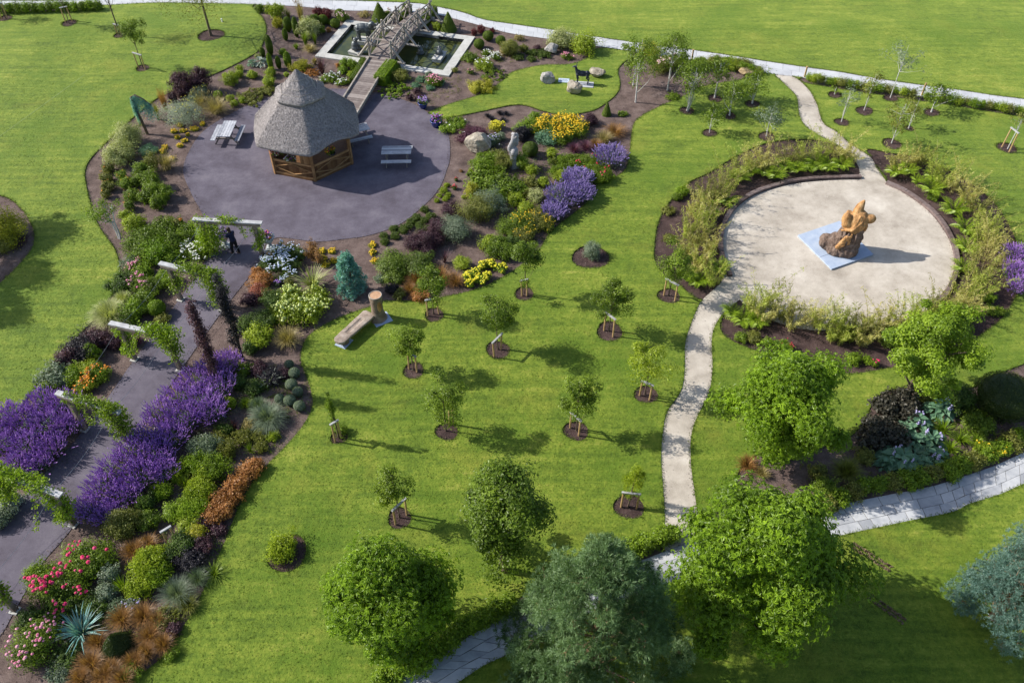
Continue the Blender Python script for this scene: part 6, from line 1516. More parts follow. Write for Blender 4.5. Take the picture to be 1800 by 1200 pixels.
S(930, 222, 42, .6, 'bright', 'strappy green plant', L=.15, asp=.25); S(940, 205, 20, .5, 'bright', 'small strappy green plant', L=.13, asp=.25); S(960, 243, 32, .6, 'hosta', 'blue green leafy plant', L=.10); S(917, 235, 28, .8, 'black', 'dark maroon shrub'); S(1037, 210, 24, .6, 'purple', 'round dark purple shrub')
GR(1082, 229, 44, .6, 'rust', 'bronze tan grass tuft', n=330); GR(1062, 240, 36, .6, 'straw', 'tan grass tuft', n=240); GR(1030, 256, 30, .5, 'heather', 'pinkish brown grass tuft', n=220); GR(1010, 260, 30, .5, 'heather', 'dull pink grass tuft', n=220); GR(1048, 252, 26, .5, 'rust', 'brown grass tuft', n=200)
PUT('clipped_cone', 'clipped shrub', 1067, 191, .9, 'small clipped green cone at the edge of island lawn', ball(rad(1067, 191, 14), .95, 'box', .05, 'cone'), raw=True)
S(822, 240, 36, .5, 'heather', 'reddish purple heather mound', L=.05); S(838, 233, 36, .5, 'heather', 'right part of reddish heather mound', L=.05); S(798, 218, 46, .45, 'bright', 'green strap leaved clump', L=.15, asp=.25, fl='white', nf=5, fs=.1)
for x, y in ((858,203),(879,198),(891,199),(884,210),(866,209)): GR(x, y, 15, .22, 'black', 'small black grass tuft', n=130, group='black grass tufts')
S(873, 222, 24, .45, 'yellow_leaf', 'ball of bright yellow flowers', fl='lemon', nf=140, fs=.08); S(864, 247, 26, .5, 'lav_leaf', 'thin lilac flowered plant', fl='lilac', nf=34, fs=.07); S(880, 240, 16, .45, 'grey_green', 'small grey green plant'); BALL(932, 262, 24, 'rounded olive ball shrub', 'heath', group=None)
S(915, 392, 50, .8, 'green', 'yellow flowered shrub', fl='yellow', nf=60, fs=.06); S(945, 388, 40, .7, 'olive', 'yellow flowered shrub', fl='yellow', nf=54, fs=.06); S(890, 400, 34, .7, 'green', 'leafy green shrub'); S(960, 395, 26, .4, 'green', 'low shrub with yellow flowers', fl='yellow', nf=40, fs=.06); S(920, 412, 36, .6, 'olive', 'small yellow flowered shrub', fl='yellow', nf=30, fs=.06)
S(875, 432, 46, .8, 'green', 'lush green shrub', L=.09); S(860, 428, 28, .7, 'lime', 'yellow variegated shrub'); S(893, 442, 32, .7, 'green', 'bushy green shrub'); S(900, 425, 26, .6, 'deep', 'dark green shrub')
for x, y, w in ((825,487,20),(838,478,16),(845,491,18),(855,486,16),(862,464,20),(880,471,18),(850,467,16),(826,498,14)): S(x, y, w, .4, 'bright', 'bunch of lemon yellow flowers', fl='lemon', nf=46, fs=.09, group='lemon flower bunches')
S(811, 462, 27, .55, 'lime', 'weeping yellow green mound', L=.12, asp=.18); SW(781, 452, 28, .7, 'purple', 'spiky dark red cordyline', n=36, w=.035)
GR(735, 490, 42, .7, 'rust', 'orange brown grass', n=300); GR(775, 485, 50, .7, 'rust', 'orange brown grass', n=340); GR(800, 492, 36, .6, 'rust', 'brown grass tuft', n=240); GR(720, 506, 30, .5, 'rust', 'short orange grass', n=200); S(738, 517, 32, .4, 'orange_leaf', 'orange leaved low shrub'); S(690, 508, 24, .4, 'black', 'dark low plant'); S(668, 488, 22, .25, 'grey_green', 'flat grey rosette'); S(703, 515, 20, .35, 'olive', 'olive brown tuft')
# --- strip between lavender and the big lawn
S(405, 708, 18, .6, 'lime', 'small bright lime shrub'); GR(432, 708, 26, .4, 'green', 'fine green grass tuft', n=200); SW(412, 748, 28, .5, 'purple', 'bronze spiky tuft', n=50, w=.03); GR(470, 730, 64, .75, 'grey_green', 'large blue grey grass', n=760, w=.016, arch=.9); GR(455, 712, 34, .6, 'lav_leaf', 'small grey green grass', n=300)
for x, y, w in ((517,655,17),(512,675,18),(523,688,16),(509,703,18),(526,713,17),(491,700,15),(508,640,14)): BALL(x, y, w, 'small blue green ball shrub', 'grey_green', group='blue green ball shrubs', L=.06)
S(478, 662, 36, .5, 'black', 'near black leafy plant'); SW(474, 668, 40, .45, 'silver', 'silver purple spiky astelia', n=44, w=.04); S(455, 648, 30, .5, 'purple', 'dark purple plant'); S(500, 655, 22, .35, 'purple', 'dark fringe plant'); S(447, 680, 34, .5, 'deep', 'dark green low shrub'); S(420, 672, 26, .6, 'deep', 'dark leafy shrub'); S(430, 650, 22, .6, 'green', 'leafy green shrub')
for x, y, w, h, c, d in ((360,785,44,.8,'grey_green','pale variegated shrub'),(345,812,40,.7,'bright','light green variegated shrub'),(398,790,34,.6,'olive','olive yellow shrub'),(372,822,46,.9,'green','mid green bushy shrub'),(350,862,46,.8,'lime','strappy lime striped shrub'),(338,892,52,.7,'bright','light striped shrub'),(312,830,34,.6,'lime','yellow striped shrub'),(285,862,34,.5,'bright','low green shrub'),(255,885,34,.7,'deep','round dark green shrub'),(430,765,34,.4,'olive','low olive shrub'),(455,765,28,.35,'olive','low brownish plant'),(395,755,30,.4,'deep','low dark plant'),(440,745,26,.35,'straw','dry straw tuft'),(480,765,20,.3,'lime','tiny lime plant'),(385,765,26,.4,'olive','rusty olive plant'),(460,785,22,.3,'olive','tiny olive plant')): S(x, y, w, h, c, d, L=.10, asp=.3)
SW(285, 858, 34, .5, 'bright', 'bright green spiky tuft', n=60, w=.035); SW(440, 790, 26, .4, 'green', 'green spiky tuft', n=50, w=.03); SW(325, 850, 26, .45, 'lime', 'lime spiky tuft', n=50, w=.03)
for x, y, w in ((437,826,38),(415,850,40),(388,880,42),(408,868,34),(375,905,34),(450,815,24),(395,895,30)): S(x, y, w, .55, 'orange_leaf', 'orange leaved spirea shrub', name='spirea', group='orange leaved shrubs', L=.08)
S(215, 922, 52, 1.0, 'olive', 'tall olive green bush'); S(180, 905, 24, .5, 'olive', 'small olive bush') ; S(260, 915, 34, .6, 'green', 'leafy green bush'); S(300, 900, 30, .5, 'bright', 'strappy light bush', L=.12, asp=.25); S(330, 925, 42, .5, 'lime', 'lime spiky bush', L=.12, asp=.22); S(345, 935, 30, .5, 'yellow_leaf', 'yellow striped bush', L=.12, asp=.22); S(357, 915, 34, .4, 'purple', 'dusky low plant'); S(385, 930, 26, .3, 'purple', 'dark edge plant')
GR(235, 965, 46, .6, 'rust', 'bronze orange grass', n=330); GR(258, 955, 40, .6, 'rust', 'orange brown grass', n=260)
S(262, 985, 60, .9, 'lime', 'big lime variegated bush', L=.11, asp=.3); S(280, 1005, 44, .7, 'bright', 'light green variegated bush', L=.11, asp=.3); S(245, 1030, 44, .6, 'lime', 'lower lime variegated bush', L=.11, asp=.3); S(320, 955, 44, .7, 'deep', 'dark green bush'); S(335, 982, 48, .6, 'black', 'near black leaved bush'); S(355, 960, 34, .5, 'purple', 'dusky purple bush'); S(300, 975, 30, .6, 'deep', 'dark shaded bush')
SW(375, 1005, 46, .45, 'green', 'arching green strap tuft', n=70, w=.03, arch=.7); GR(310, 1040, 62, .7, 'grey_green', 'wispy silver grass', n=520, w=.009); GR(345, 1015, 44, .6, 'lav_leaf', 'wispy pale grass', n=340, w=.009); GR(330, 1060, 40, .5, 'olive', 'thin olive grass', n=240)
S(150, 985, 74, .9, 'green', 'upper half of the pink rose bush', name='rose_bush', fl='rosepink', nf=20, fs=.13, L=.09); S(105, 1025, 84, .8, 'green', 'wide front half of pink rose bush', name='rose_bush', fl='rosepink', nf=62, fs=.13, L=.09); S(65, 1005, 40, .5, 'bright', 'leafy green bush'); S(100, 1070, 70, .4, 'deep', 'low dark shaded bush')
S(192, 1008, 30, .7, 'grey_green', 'grey green rounded bush'); S(187, 1040, 32, .6, 'grey_green', 'pale grey rounded bush'); SW(215, 1030, 34, .6, 'bright', 'upright green spiky tuft', n=60, w=.03); S(160, 1065, 60, .4, 'deep', 'low dark green plant'); S(205, 1065, 34, .35, 'lav_leaf', 'low grey plant'); S(232, 1062, 30, .3, 'grey_green', 'low lilac grey plant', fl='lilac', nf=14)
S(62, 1125, 80, .9, 'green', 'soft pink rose bush', name='rose_bush', fl='pink', nf=60, fs=.11, L=.08, dens=.7); S(50, 1090, 40, .6, 'deep', 'dark bush')
SW(140, 1106, 74, .75, 'blue', 'steely blue sword leaved plant', n=90, w=.055, second='silver', arch=.5)
PUT('clipped_cone', 'clipped shrub', 203, 1130, .85, 'dark clipped yew cone among orange grasses at the lower left', ball(rad(203, 1130, 52), 1.0, 'yew', .05, 'cone'), raw=True)
for x, y, w in ((212,1085,50),(250,1080,50),(275,1090,40),(262,1115,50),(285,1130,40),(158,1165,54),(180,1185,50),(235,1160,44),(255,1145,40),(170,1125,40),(195,1175,40),(140,1190,40),(215,1190,40)): GR(x, y, w, .6, 'rust', 'bronze orange sedge tuft', n=330, name='sedge_tuft', group='bronze sedges at lower left', w=.012)
S(290, 1085, 40, .4, 'olive', 'dry olive plant'); S(305, 1105, 30, .35, 'purple', 'dusky edge plant'); S(230, 1180, 36, .35, 'green', 'low green edge plant'); S(115, 1150, 44, .4, 'deep', 'low dark green bush'); S(105, 1180, 40, .3, 'grey_green', 'flat grey green plant')
S(300, 1150, 24, .3, 'green', 'tiny edge plant')

# --- corner bush
S(8, 402, 66, 1.6, 'yellow_leaf', 'large yellow leaved bush in the small corner bed', L=.09); S(0, 425, 50, .9, 'olive', 'olive yellow lower branches of corner bed'); S(35, 420, 26, .4, 'purple', 'dark heap of twigs in the corner bed', dens=.5)

# --- bamboo ring and ferns
RW = [(1222,472,40,1.0),(1212,440,38,1.1),(1226,415,44,1.3),(1208,405,30,.8),(1238,388,44,1.4),(1222,372,34,1.0),(1250,362,48,1.5),(1262,335,46,1.5),(1280,312,46,1.5),(1300,295,46,1.4),(1325,285,46,1.3),(1352,278,44,1.2),(1385,272,44,1.1),(1415,268,46,1.2),(1445,262,46,1.2),(1475,262,44,1.3),(1494,275,30,1.0),(1240,340,34,1.0),(1255,488,34,1.0),(1236,455,34,1.1),(1248,430,34,1.2)]
for i, (x, y, w, h) in enumerate(RW): PUT('bamboo', 'bamboo', x, y, h, 'feathery yellow green bamboo clump', bamboo(rad(x, y, w*(.9+.05*(i*5 % 7))), h*1.32, ('bamboo', 'bamboo_green', 'bamboo', 'bamboo_green', 'olive')[i*7 % 5], canes=15+i % 6, per=70), 'bamboo clumps round the gravel circle')
RE = [(1578,288,34,.9),(1600,278,30,.9),(1625,275,40,1.2),(1648,292,44,1.3),(1665,312,40,1.2),(1690,322,44,1.3),(1705,342,40,1.1),(1722,362,44,1.3),(1738,388,46,1.3),(1728,410,40,1.2),(1748,420,44,1.3),(1738,450,50,1.4),(1722,478,50,1.4),(1738,500,46,1.2),(1705,505,54,1.4),(1680,525,50,1.3),(1700,540,44,1.1),(1650,540,46,1.2),(1620,548,46,1.2),(1590,556,46,1.2),(1562,562,44,1.2),(1535,566,44,1.2),(1508,570,44,1.2),(1480,566,44,1.1),(1450,566,46,1.2),(1425,552,44,1.2),(1398,560,44,1.2),(1375,545,42,1.2),(1350,520,46,1.5),(1328,535,38,1.2),(1345,552,34,1.0),(1520,592,40,.9),(1560,585,40,.9),(1470,590,36,.8),(1490,580,40,1.0)]
for i, (x, y, w, h) in enumerate(RE): PUT('bamboo', 'bamboo', x, y, h, 'feathery yellow green bamboo clump', bamboo(rad(x, y, w*(.9+.05*(i*5 % 7))), h*1.32, ('bamboo', 'bamboo_green', 'bamboo', 'bamboo_green', 'olive')[i*7 % 5], canes=15+i % 6, per=70), 'bamboo clumps round the gravel circle')
for x, y, w in ((1275,352,34),(1248,372,30),(1345,302,30),(1380,292,30),(1362,308,28),(1435,290,34),(1480,290,30),(1400,296,26),(1228,492,40),(1207,486,30),(1265,470,30),(1302,312,28),(1575,302,30),(1597,300,26),(1637,332,36),(1678,368,38),(1697,400,36),(1700,436,38),(1640,312,26),(1612,318,20),(1692,470,30),(1305,560,38),(1330,566,30),(1285,548,26),(1420,292,28),(1455,292,28),(1320,300,26)):
    PUT('fern', 'fern', x, y, .6, 'bright lime fern', fern(rad(x, y, w*1.35), .75), 'ferns round the gravel circle')
for x, y, w, h, c, d in ((1304,592,22,.4,'green','small leafy plant'),(1325,592,24,.4,'olive','small olive plant'),(1350,602,20,.35,'green','small green plant'),(1500,630,28,.4,'bright','bright green leafy plant'),(1525,632,16,.3,'bright','small bright plant'),(1175,370,20,.3,'olive','tiny grassy plant in bark'),(1176,418,20,.3,'olive','tiny grassy plant in bark'),(1190,345,18,.35,'green','tiny green plant'),(1200,335,22,.5,'bright','upright green plant'),(1640,345,18,.3,'green','tiny green plant'),(1745,545,22,.4,'green','small leafy plant'),(1760,548,16,.3,'green','tiny leafy plant'),(1735,520,26,.5,'bright','leafy green plant'),(1570,600,30,.5,'green','leafy green plant'),(1600,590,50,.7,'bright','bright leafy bush'),(1650,575,60,.9,'bright','large bright leafy bush'),(1680,560,50,.9,'green','green leafy bush')): S(x, y, w, h, c, d)
S(1538, 638, 14, .3, 'green', 'tiny plant with a hot pink flower', fl='rosepink', nf=6, fs=.11); S(1380, 606, 20, .4, 'green', 'small reddish flowered plant', fl='red', nf=12)
for x, y, w, h in ((1786,450,34,.9),(1784,480,40,.9),(1792,505,34,.8)): SP(x, y, w, h, 'violet', 'deep violet salvia clump', 'salvia', 'salvia at right edge')
# --- lower right bed
for x, y, w, h in ((1560,712,52,.9),(1590,700,50,.9),(1545,750,56,.9),(1570,760,48,.8),(1600,722,40,.8),(1530,770,40,.7)): S(x, y, w, h, 'darkgreen_purple', 'dark bronze purple leafy mass', inner=.1, name='bugbane', L=.15, asp=.8)
for x, y, w, h, f in ((1612,742,44,.55,'lilac'),(1638,772,46,.5,'lilac'),(1585,805,60,.5,'lilac'),(1645,800,42,.45,'lilac'),(1655,718,44,.55,'lilac'),(1610,775,36,.45,None),(1625,815,34,.4,None),(1560,812,36,.4,None)): PUT('hosta', 'hosta', x, y, h, 'blue green hosta'+(' with lilac heads' if f else ''), hosta(rad(x, y, w), h, 'hosta', n=56, fl=f), 'hostas in the lower right bed')
for x, y, w in ((1660,752,44),(1690,768,46),(1672,785,34),(1720,775,34)): SW(x, y, w, .6, 'bright', 'arching green day lily clump', name='day_lily', n=90, w=.035, arch=.7)
S(1690, 702, 50, .9, 'deep', 'dark blue green bushy shrub', L=.09); S(1722, 745, 52, .7, 'green', 'mid green feathery shrub', L=.09); S(1650, 690, 40, .5, 'green', 'leafy green shrub'); S(1625, 690, 34, .5, 'olive', 'low olive shrub'); S(1735, 790, 40, .4, 'lime', 'lime shrub with yellow flowers', fl='yellow', nf=22); S(1705, 815, 34, .35, 'olive', 'low olive yellow shrub'); S(1740, 680, 30, .5, 'heather', 'dull red leaved shrub'); S(1665, 815, 34, .35, 'green', 'low leafy shrub')
GR(1490, 825, 54, .7, 'olive', 'brownish green weeping grass', n=420); GR(1368, 797, 34, .5, 'rust', 'orange brown grass tuft', n=220); GR(1315, 815, 40, .5, 'rust', 'dry rusty grass tuft', n=260); S(1450, 855, 40, .5, 'green', 'leafy green shrub'); S(1440, 830, 30, .4, 'olive', 'small yellowish shrub'); S(1520, 800, 30, .5, 'olive', 'brown green shrub'); GR(1340, 830, 30, .4, 'straw', 'straw grass tuft', n=160)
PUT('yew_dome', 'clipped shrub', 1768, 697, 1.7, 'large dark clipped yew dome at the right frame edge', ball(1.28, 1.75, 'yew', .06), raw=True)
HED = [(1500,862),(1520,852),(1545,850),(1570,846),(1595,842),(1618,836),(1642,832),(1668,826),(1690,815),(1712,806),(1735,797),(1757,786),(1778,776),(1797,767),(1478,875),(1455,885)]
for k, (x, y) in enumerate(HED): S(x, y, 34, .55, 'bright' if k % 3 else 'olive', 'low hedge plant by the paved path', name='hedge_plant', cat='hedge plant', group='hedge plants along the paved path', L=.09)
for k, (x, y) in enumerate(((1158,944),(1135,952),(1178,936),(1115,960),(895,1062),(872,1072),(852,1082),(832,1092),(812,1102),(795,1122),(772,1138),(748,1152),(725,1166),(700,1180),(672,1192),(1090,975),(980,1020),(940,1042))): S(x, y, 36, .6, 'bright', 'hedge plant by the shady paved path', name='hedge_plant', cat='hedge plant', group='hedge plants along the paved path', L=.09)
# --- birch bed and hedge by the far path
S(1170, 112, 44, .9, 'olive', 'shrub with pale pink blooms', fl='softpink', nf=44, fs=.11); S(1143, 88, 34, .8, 'yellow_leaf', 'yellow orange leaved shrub'); S(1190, 105, 30, .7, 'green', 'leafy green shrub'); S(1230, 112, 36, .6, 'green', 'dark leafy shrub'); S(1262, 108, 34, .6, 'olive', 'mixed reddish shrub', fl='coral' if 0 else None); S(1285, 112, 34, .6, 'lime', 'yellow tipped shrub'); S(1305, 112, 30, .6, 'olive', 'olive shrub'); S(1210, 120, 24, .4, 'green', 'low green shrub'); S(1150, 105, 16, .4, 'black', 'small dark shrub'); S(1183, 170, 22, .25, 'green', 'tiny ground plant'); S(1095, 200, 16, .2, 'green', 'tiny ground plant')
FH = [1236,1250,1264,1278,1292,1306,1320,1334,1422,1434,1446,1458,1470,1482,1494,1506,1520,1534,1548,1562,1576,1590,1604,1630,1644,1658,1672,1686,1700,1714,1728,1740,1752,1764,1776,1788,1798]
xs = np.array([p[0] for p in FAR_BOT]); ys = np.array([p[1] for p in FAR_BOT])
for k, x in enumerate(FH): S(x, float(np.interp(x, xs, ys))-4, 15+(k*7 % 5)*1.6, .45+.1*(k*3 % 4), ('lime', 'olive', 'bright', 'yellow_leaf')[(k*5) % 4 if k % 6 == 0 else k % 3], 'young hedge plant along far path', name='hedge_plant', cat='hedge plant', group='young hedge plants along the far path', dens=.4, rc=.22, inner=.1)
for k, x in enumerate((2, 16, 30, 45, 60, 74, 88, 102, 116, 130, 144, 158, 171)): S(x, 15-x*.03, 17, .75, 'bright' if k % 2 else 'green', 'leafy hedge plant in the top left row', name='hedge_plant', cat='hedge plant', group='hedge plants in the top left corner', dens=.9, L=.1, rc=.3, inner=.1)

# --- low ground cover weaving through the fuller parts of the beds
def ground_cover(name, leaf, polys, dens, h, L, seed, asp=.4):
    rng = np.random.default_rng(seed); m = MB(); P = scatter('bed', dens, rng, (-40, 45, 8, 62)); ok = np.zeros(len(P), bool)
    for p in polys: ok |= inside(np.array([G(*q)[:2] for q in p]), P)
    P = P[ok]; nz_ = np.array([noise.noise(Vector((x*.9+seed, y*.9, 0))) for x, y, z in P]); P = P[nz_ > .02]
    k = 16; n = len(P); s = .6+.8*rng.random(n); Q = np.repeat(P, k, 0); ss = np.repeat(s, k); dd = rdir(rng, n*k, .3)
    Q = Q+dd*np.array([.16, .16, h])*(ss*(.3+.8*rng.random(n*k)))[:, None]; Q[:, 2] = np.abs(Q[:, 2])+.02
    t = np.repeat(rng.normal(.5, .22, n), k)+rng.normal(0, .12, n*k)
    leafquads(m, rng, Q, rdir(rng, n*k, .9), L*(.6+.7*rng.random(n*k)), asp, np.clip(t, 0, 1))
    o = m.obj(name, MAT['leaf_'+leaf]); o['kind'] = 'stuff'
PL_ = [(440,640),(530,640),(548,700),(500,785),(440,850),(390,960),(330,1080),(240,1190),(150,1190),(100,1060),(230,930),(330,780),(410,700)]
PM_ = [(830,290),(980,260),(1095,262),(1040,335),(985,385),(940,440),(870,480),(850,420),(890,380),(830,330)]
PL2 = [(205,380),(330,380),(350,430),(300,480),(240,560),(160,650),(60,700),(130,610),(200,520)]
PF_ = [(690,130),(760,140),(820,80),(900,70),(900,110),(830,160),(740,190),(690,165)]
ground_cover('ground_cover', 'green', [PL_, PM_, PL2], 15, .10, .07, 31); ground_cover('ground_cover', 'olive', [PL_, PM_, PF_], 11, .08, .06, 32); ground_cover('ground_cover', 'grey_green', [PL_, PM_], 7, .07, .06, 33)
PR_ = [(1300,830),(1540,700),(1800,645),(1800,780),(1640,845),(1500,875),(1380,890)]
ground_cover('ground_cover', 'green', [PR_], 10, .10, .08, 34); ground_cover('ground_cover', 'olive', [PR_], 6, .08, .07, 35)
# ------------------------------------------------------------------ trees
def SAP(bx, by, tx, ty, wpx, label, leaf='sap', cbf=.29, n=900, **k):
    b = G(bx, by); h = HT(b, tx, ty); w = 1.24*wpx/PPM((bx+tx)/2, (by+ty)/2); n = int(n*4.8)
    k.setdefault('tr', .028); L_ = k.pop('L', .085); leaf = {'tree': 'sap', 'tree_deep': 'sap', 'bright': 'sap_light'}.get(leaf, leaf); tree('young_tree', label, b, h, w, h*cbf, leaf, n=n, L=L_, K=k.pop('K', 24), limbn=10, group='young trees on the lawns', **k)
SAP(922, 516, 926, 418, 46, 'dark young tree nearest the lower flower bed edge, above its end-on stakes', 'tree_deep', n=1000)
SAP(762, 552, 765, 468, 52, 'young tree with two stakes right of the carved stump', 'tree', n=1000)
SAP(875, 614, 872, 512, 66, 'tallest spreading young tree in the middle of the lawn', 'tree', n=1200)
SAP(727, 651, 722, 566, 50, 'young tree with crowded stakes in front of log bench end', 'tree')
SAP(784, 757, 778, 668, 62, 'young tree with flat side branches in the lawn centre', 'tree_deep', n=900, cbf=.22)
SAP(1013, 757, 1028, 662, 56, 'round young tree behind the slanting pale crossbar', 'tree')
SAP(1133, 693, 1152, 600, 76, 'sparse young peach tree with hanging narrow leaves by gravel path', 'lime', n=420, asp=.25, L=.16, K=14)
SAP(1070, 582, 1082, 493, 58, 'bright light green young tree in the middle of the row', 'bright', n=1100)
SAP(1175, 520, 1190, 432, 58, 'dark young tree beside the ring bed and near gravel mouth', 'tree_deep', n=1000)
SAP(702, 909, 684, 822, 58, 'young lime tree with leaning crown near the lowest lawn', 'bright', n=800)
b = G(1104, 890); tree('weeping_conifer', 'pale green weeping conifer behind the low wide stakes near gravel path', b, 2.8, 1.0, .45, 'lime', n=3400, L=.10, asp=.2, K=26, rc=.14, top=.6, lean=(.12, .05), tr=.03, up=-.5, flat=1.7, cat='conifer')
b = G(596, 770); tree('column_conifer', 'slim tied conifer column on the lawn by the left bed', b, 3.0, .46, .6, 'green', n=2000, L=.08, asp=.3, K=30, rc=.12, top=.8, lean=(-.05, 0), tr=.03, inner=.05, flat=1.6, cat='conifer')
S(600, 755, 24, .5, 'green', 'loose lower shoots at the foot of slim conifer', dens=.4)
S(1040, 440, 26, .8, 'grey_green', 'small pale weeping shrub in the round bare pit', asp=.25); S(497, 960, 46, .75, 'lime', 'pale green ferny shrub in the lowest round pit', L=.11, asp=.3)
stakes((916, 521), (926, 519), 'short stakes seen end on at the bed edge tree'); stakes((752, 555), (769, 551), 'pair of stakes right of carved stump'); stakes((867, 629), (882, 614), 'pair of stakes of the tallest young tree'); stakes((720, 647), (733, 654), 'close stakes in front of log bench end'); stakes((1002, 752), (1018, 766), 'stakes with slanting pale crossbar under the round tree')
stakes((1125, 696), (1142, 703), 'stakes with pale crossbar under the sparse peach tree'); stakes((1062, 580), (1077, 591), 'two pale stakes under the bright middle tree'); stakes((1167, 519), (1186, 529), 'two stakes beside the ring bed'); stakes((696, 924), (716, 905), 'stakes under the leaning lime tree'); stakes((1092, 890), (1119, 893), 'low wide stakes under the weeping conifer')
stakes((590, 777), (600, 771), 'tied stakes of the slim conifer', 1.2); stakes((792, 746), (797, 748), 'single thick stake behind the flat branched tree', 1.0, False); stakes((243, 120), (256, 124), 'stakes with white board under the upper left sapling', 1.1); stakes((3, 34), (14, 33), 'stakes at the top left frame corner', 1.1); stakes((116, 40), (126, 38), 'stakes in front of the top left hedge', 1.1)
stakes((1762, 259), (1773, 268), 'tall pale stakes at the right edge of the upper lawn', 1.25); stakes((206, 60), (213, 62), 'low stakes of the thin bare trunk', .7); stakes((297, 957), (310, 949), 'plain two post sign among the lower left shrubs', .95)
# birches and upper right saplings
def BIR(bx, by, tx, ty, wpx, label, n=1100, stems=1, cbf=.34, leaf='sap', trunk='birch', **k):
    b = G(bx, by); h = HT(b, tx, ty); w = 1.12*wpx/PPM((bx+tx)/2, (by+ty)/2); n = int(n*1.5)
    tree('birch', label, b, h, w, h*cbf, leaf, trunk, n=n, L=.11, K=k.pop('K', 30), tr=(.045 if n > 900 else .028), stems=stems, limbn=16, group='birches and saplings by the far path', rc=k.pop('rc', w*.15), **k)
BIR(1117, 180, 1124, 50, 66, 'leftmost tall white stemmed birch in the bark bed', 2000); BIR(1113, 150, 1118, 88, 46, 'short birch tight behind the leftmost tall birch', 700); BIR(1173, 159, 1196, 55, 74, 'second tall birch with pink blooms behind it', 2000); BIR(1207, 194, 1226, 105, 70, 'forked three stemmed birch in a round pit', 1400, 3, .3)
BIR(1256, 172, 1268, 100, 60, 'rounded birch with short white trunk right of the forked birch', 1300); BIR(1282, 203, 1290, 140, 48, 'small bushy birch between the forked birch and gravel path', 900, cbf=.22); BIR(1322, 182, 1336, 122, 62, 'wide low birch near the gravel path bend', 1200, cbf=.2); BIR(1247, 233, 1260, 182, 42, 'small light green sapling in lawn pit nearest the ring bed', 600, cbf=.2, leaf='green')
BIR(1347, 240, 1372, 182, 62, 'pale sparse sapling left of the gravel path', 420, cbf=.25, leaf='grey_green', K=18); BIR(1479, 214, 1512, 150, 34, 'thin white leaning birch nearest right of the gravel path', 200, cbf=.3, leaf='grey_green', K=12); BIR(1519, 194, 1542, 118, 46, 'thin birch second right of the gravel path', 340, cbf=.3, leaf='olive', K=14)
BIR(1565, 172, 1612, 66, 70, 'tallest wispy birch right of the gravel path', 420, cbf=.35, leaf='grey_green', K=16); BIR(1637, 197, 1662, 140, 60, 'loose sapling before the far hedge at right', 700, cbf=.2); BIR(1567, 252, 1600, 168, 62, 'loose open sapling in the widest pit right of gravel path', 520, cbf=.15, leaf='olive', K=18); BIR(1597, 226, 1622, 165, 40, 'faint thin sapling behind the open sapling', 260, cbf=.3, leaf='olive', K=12); BIR(1771, 262, 1800, 190, 36, 'thin sapling rising behind the tall pale stakes', 160, cbf=.5, leaf='olive', K=10)
BIR(1467, 166, 1470, 150, 16, 'tiny shoot in the pit near far hedge', 60, cbf=.1, K=6)
# upper left
SAP(251, 119, 228, 26, 36, 'upper left sapling with small crown over a white board', 'tree', .45, 700); SAP(211, 62, 180, -30, 60, 'thin bare trunk leaning out of the top frame', 'olive', .75, 300, tr=.05); SAP(371, 63, 330, -60, 170, 'taller far tree with bare trunk and low hanging leaves', 'olive', .48, 1800, tr=.09, K=44); SAP(10, 33, -6, -30, 40, 'sapling leaving the top left frame corner', 'tree', .5, 300); SAP(122, 42, 110, -40, 40, 'sapling in front of the top left hedge', 'tree', .6, 300)
b = G(209, 420); tree('young_tree', 'forked small tree with slanting stems in the left bed', b, 2.3, 2.1, 1.05, 'green', 'birch', n=1000, L=.11, K=22, tr=.045, stems=2, lean=(-.35, .2))
# weeping blue conifer in the left bed
def weeper():
    b = G(259, 236); rg = RNG(); r = thing('weeping_cedar', 'bent over blue weeping conifer at the left lawn edge', 'conifer', b, 0); w = MB(); f = MB()
    P = [V3(0, 0, 0), V3(-.10, .05, .9), V3(-.22, .08, 1.9), V3(-.26, .1, 2.5), V3(.0, .12, 2.62), V3(.45, .1, 2.35), V3(.85, .05, 1.95)]
    w.tube(P, [.075, .07, .06, .05, .045, .035, .02], 8); w.tube([V3(.09, -.05, 0), V3(-.02, 0, .95), V3(-.14, .05, 1.7)], [.05, .045, .03], 7)
    P = np.array(P); A = []; D = []
    for k in range(150):
        u = 1.4+4.6*rg.random(); i = int(min(u, 5)); fr = u-i; p = P[i]*(1-fr)+P[min(i+1, 6)]*fr; L = .35+.9*rg.random()*(1 if i > 2 else .5); o = rdir(rg, 1)[0]*.14
        for t in np.linspace(.05, 1, 7): A.append(p+o*(t**.5)-V3(0, 0, L*t)); D.append(V3(o[0]*.6, o[1]*.6, -1))
    A, D = np.array(A), unit(np.array(D)); ok = A[:, 2] > .25; whorls(f, rg, A[ok], D[ok], .12, .02, 7)
    w.obj('trunk', MAT['twig'], r, smooth=True); f.obj('foliage', MAT['leaf_blue'], r)
weeper()
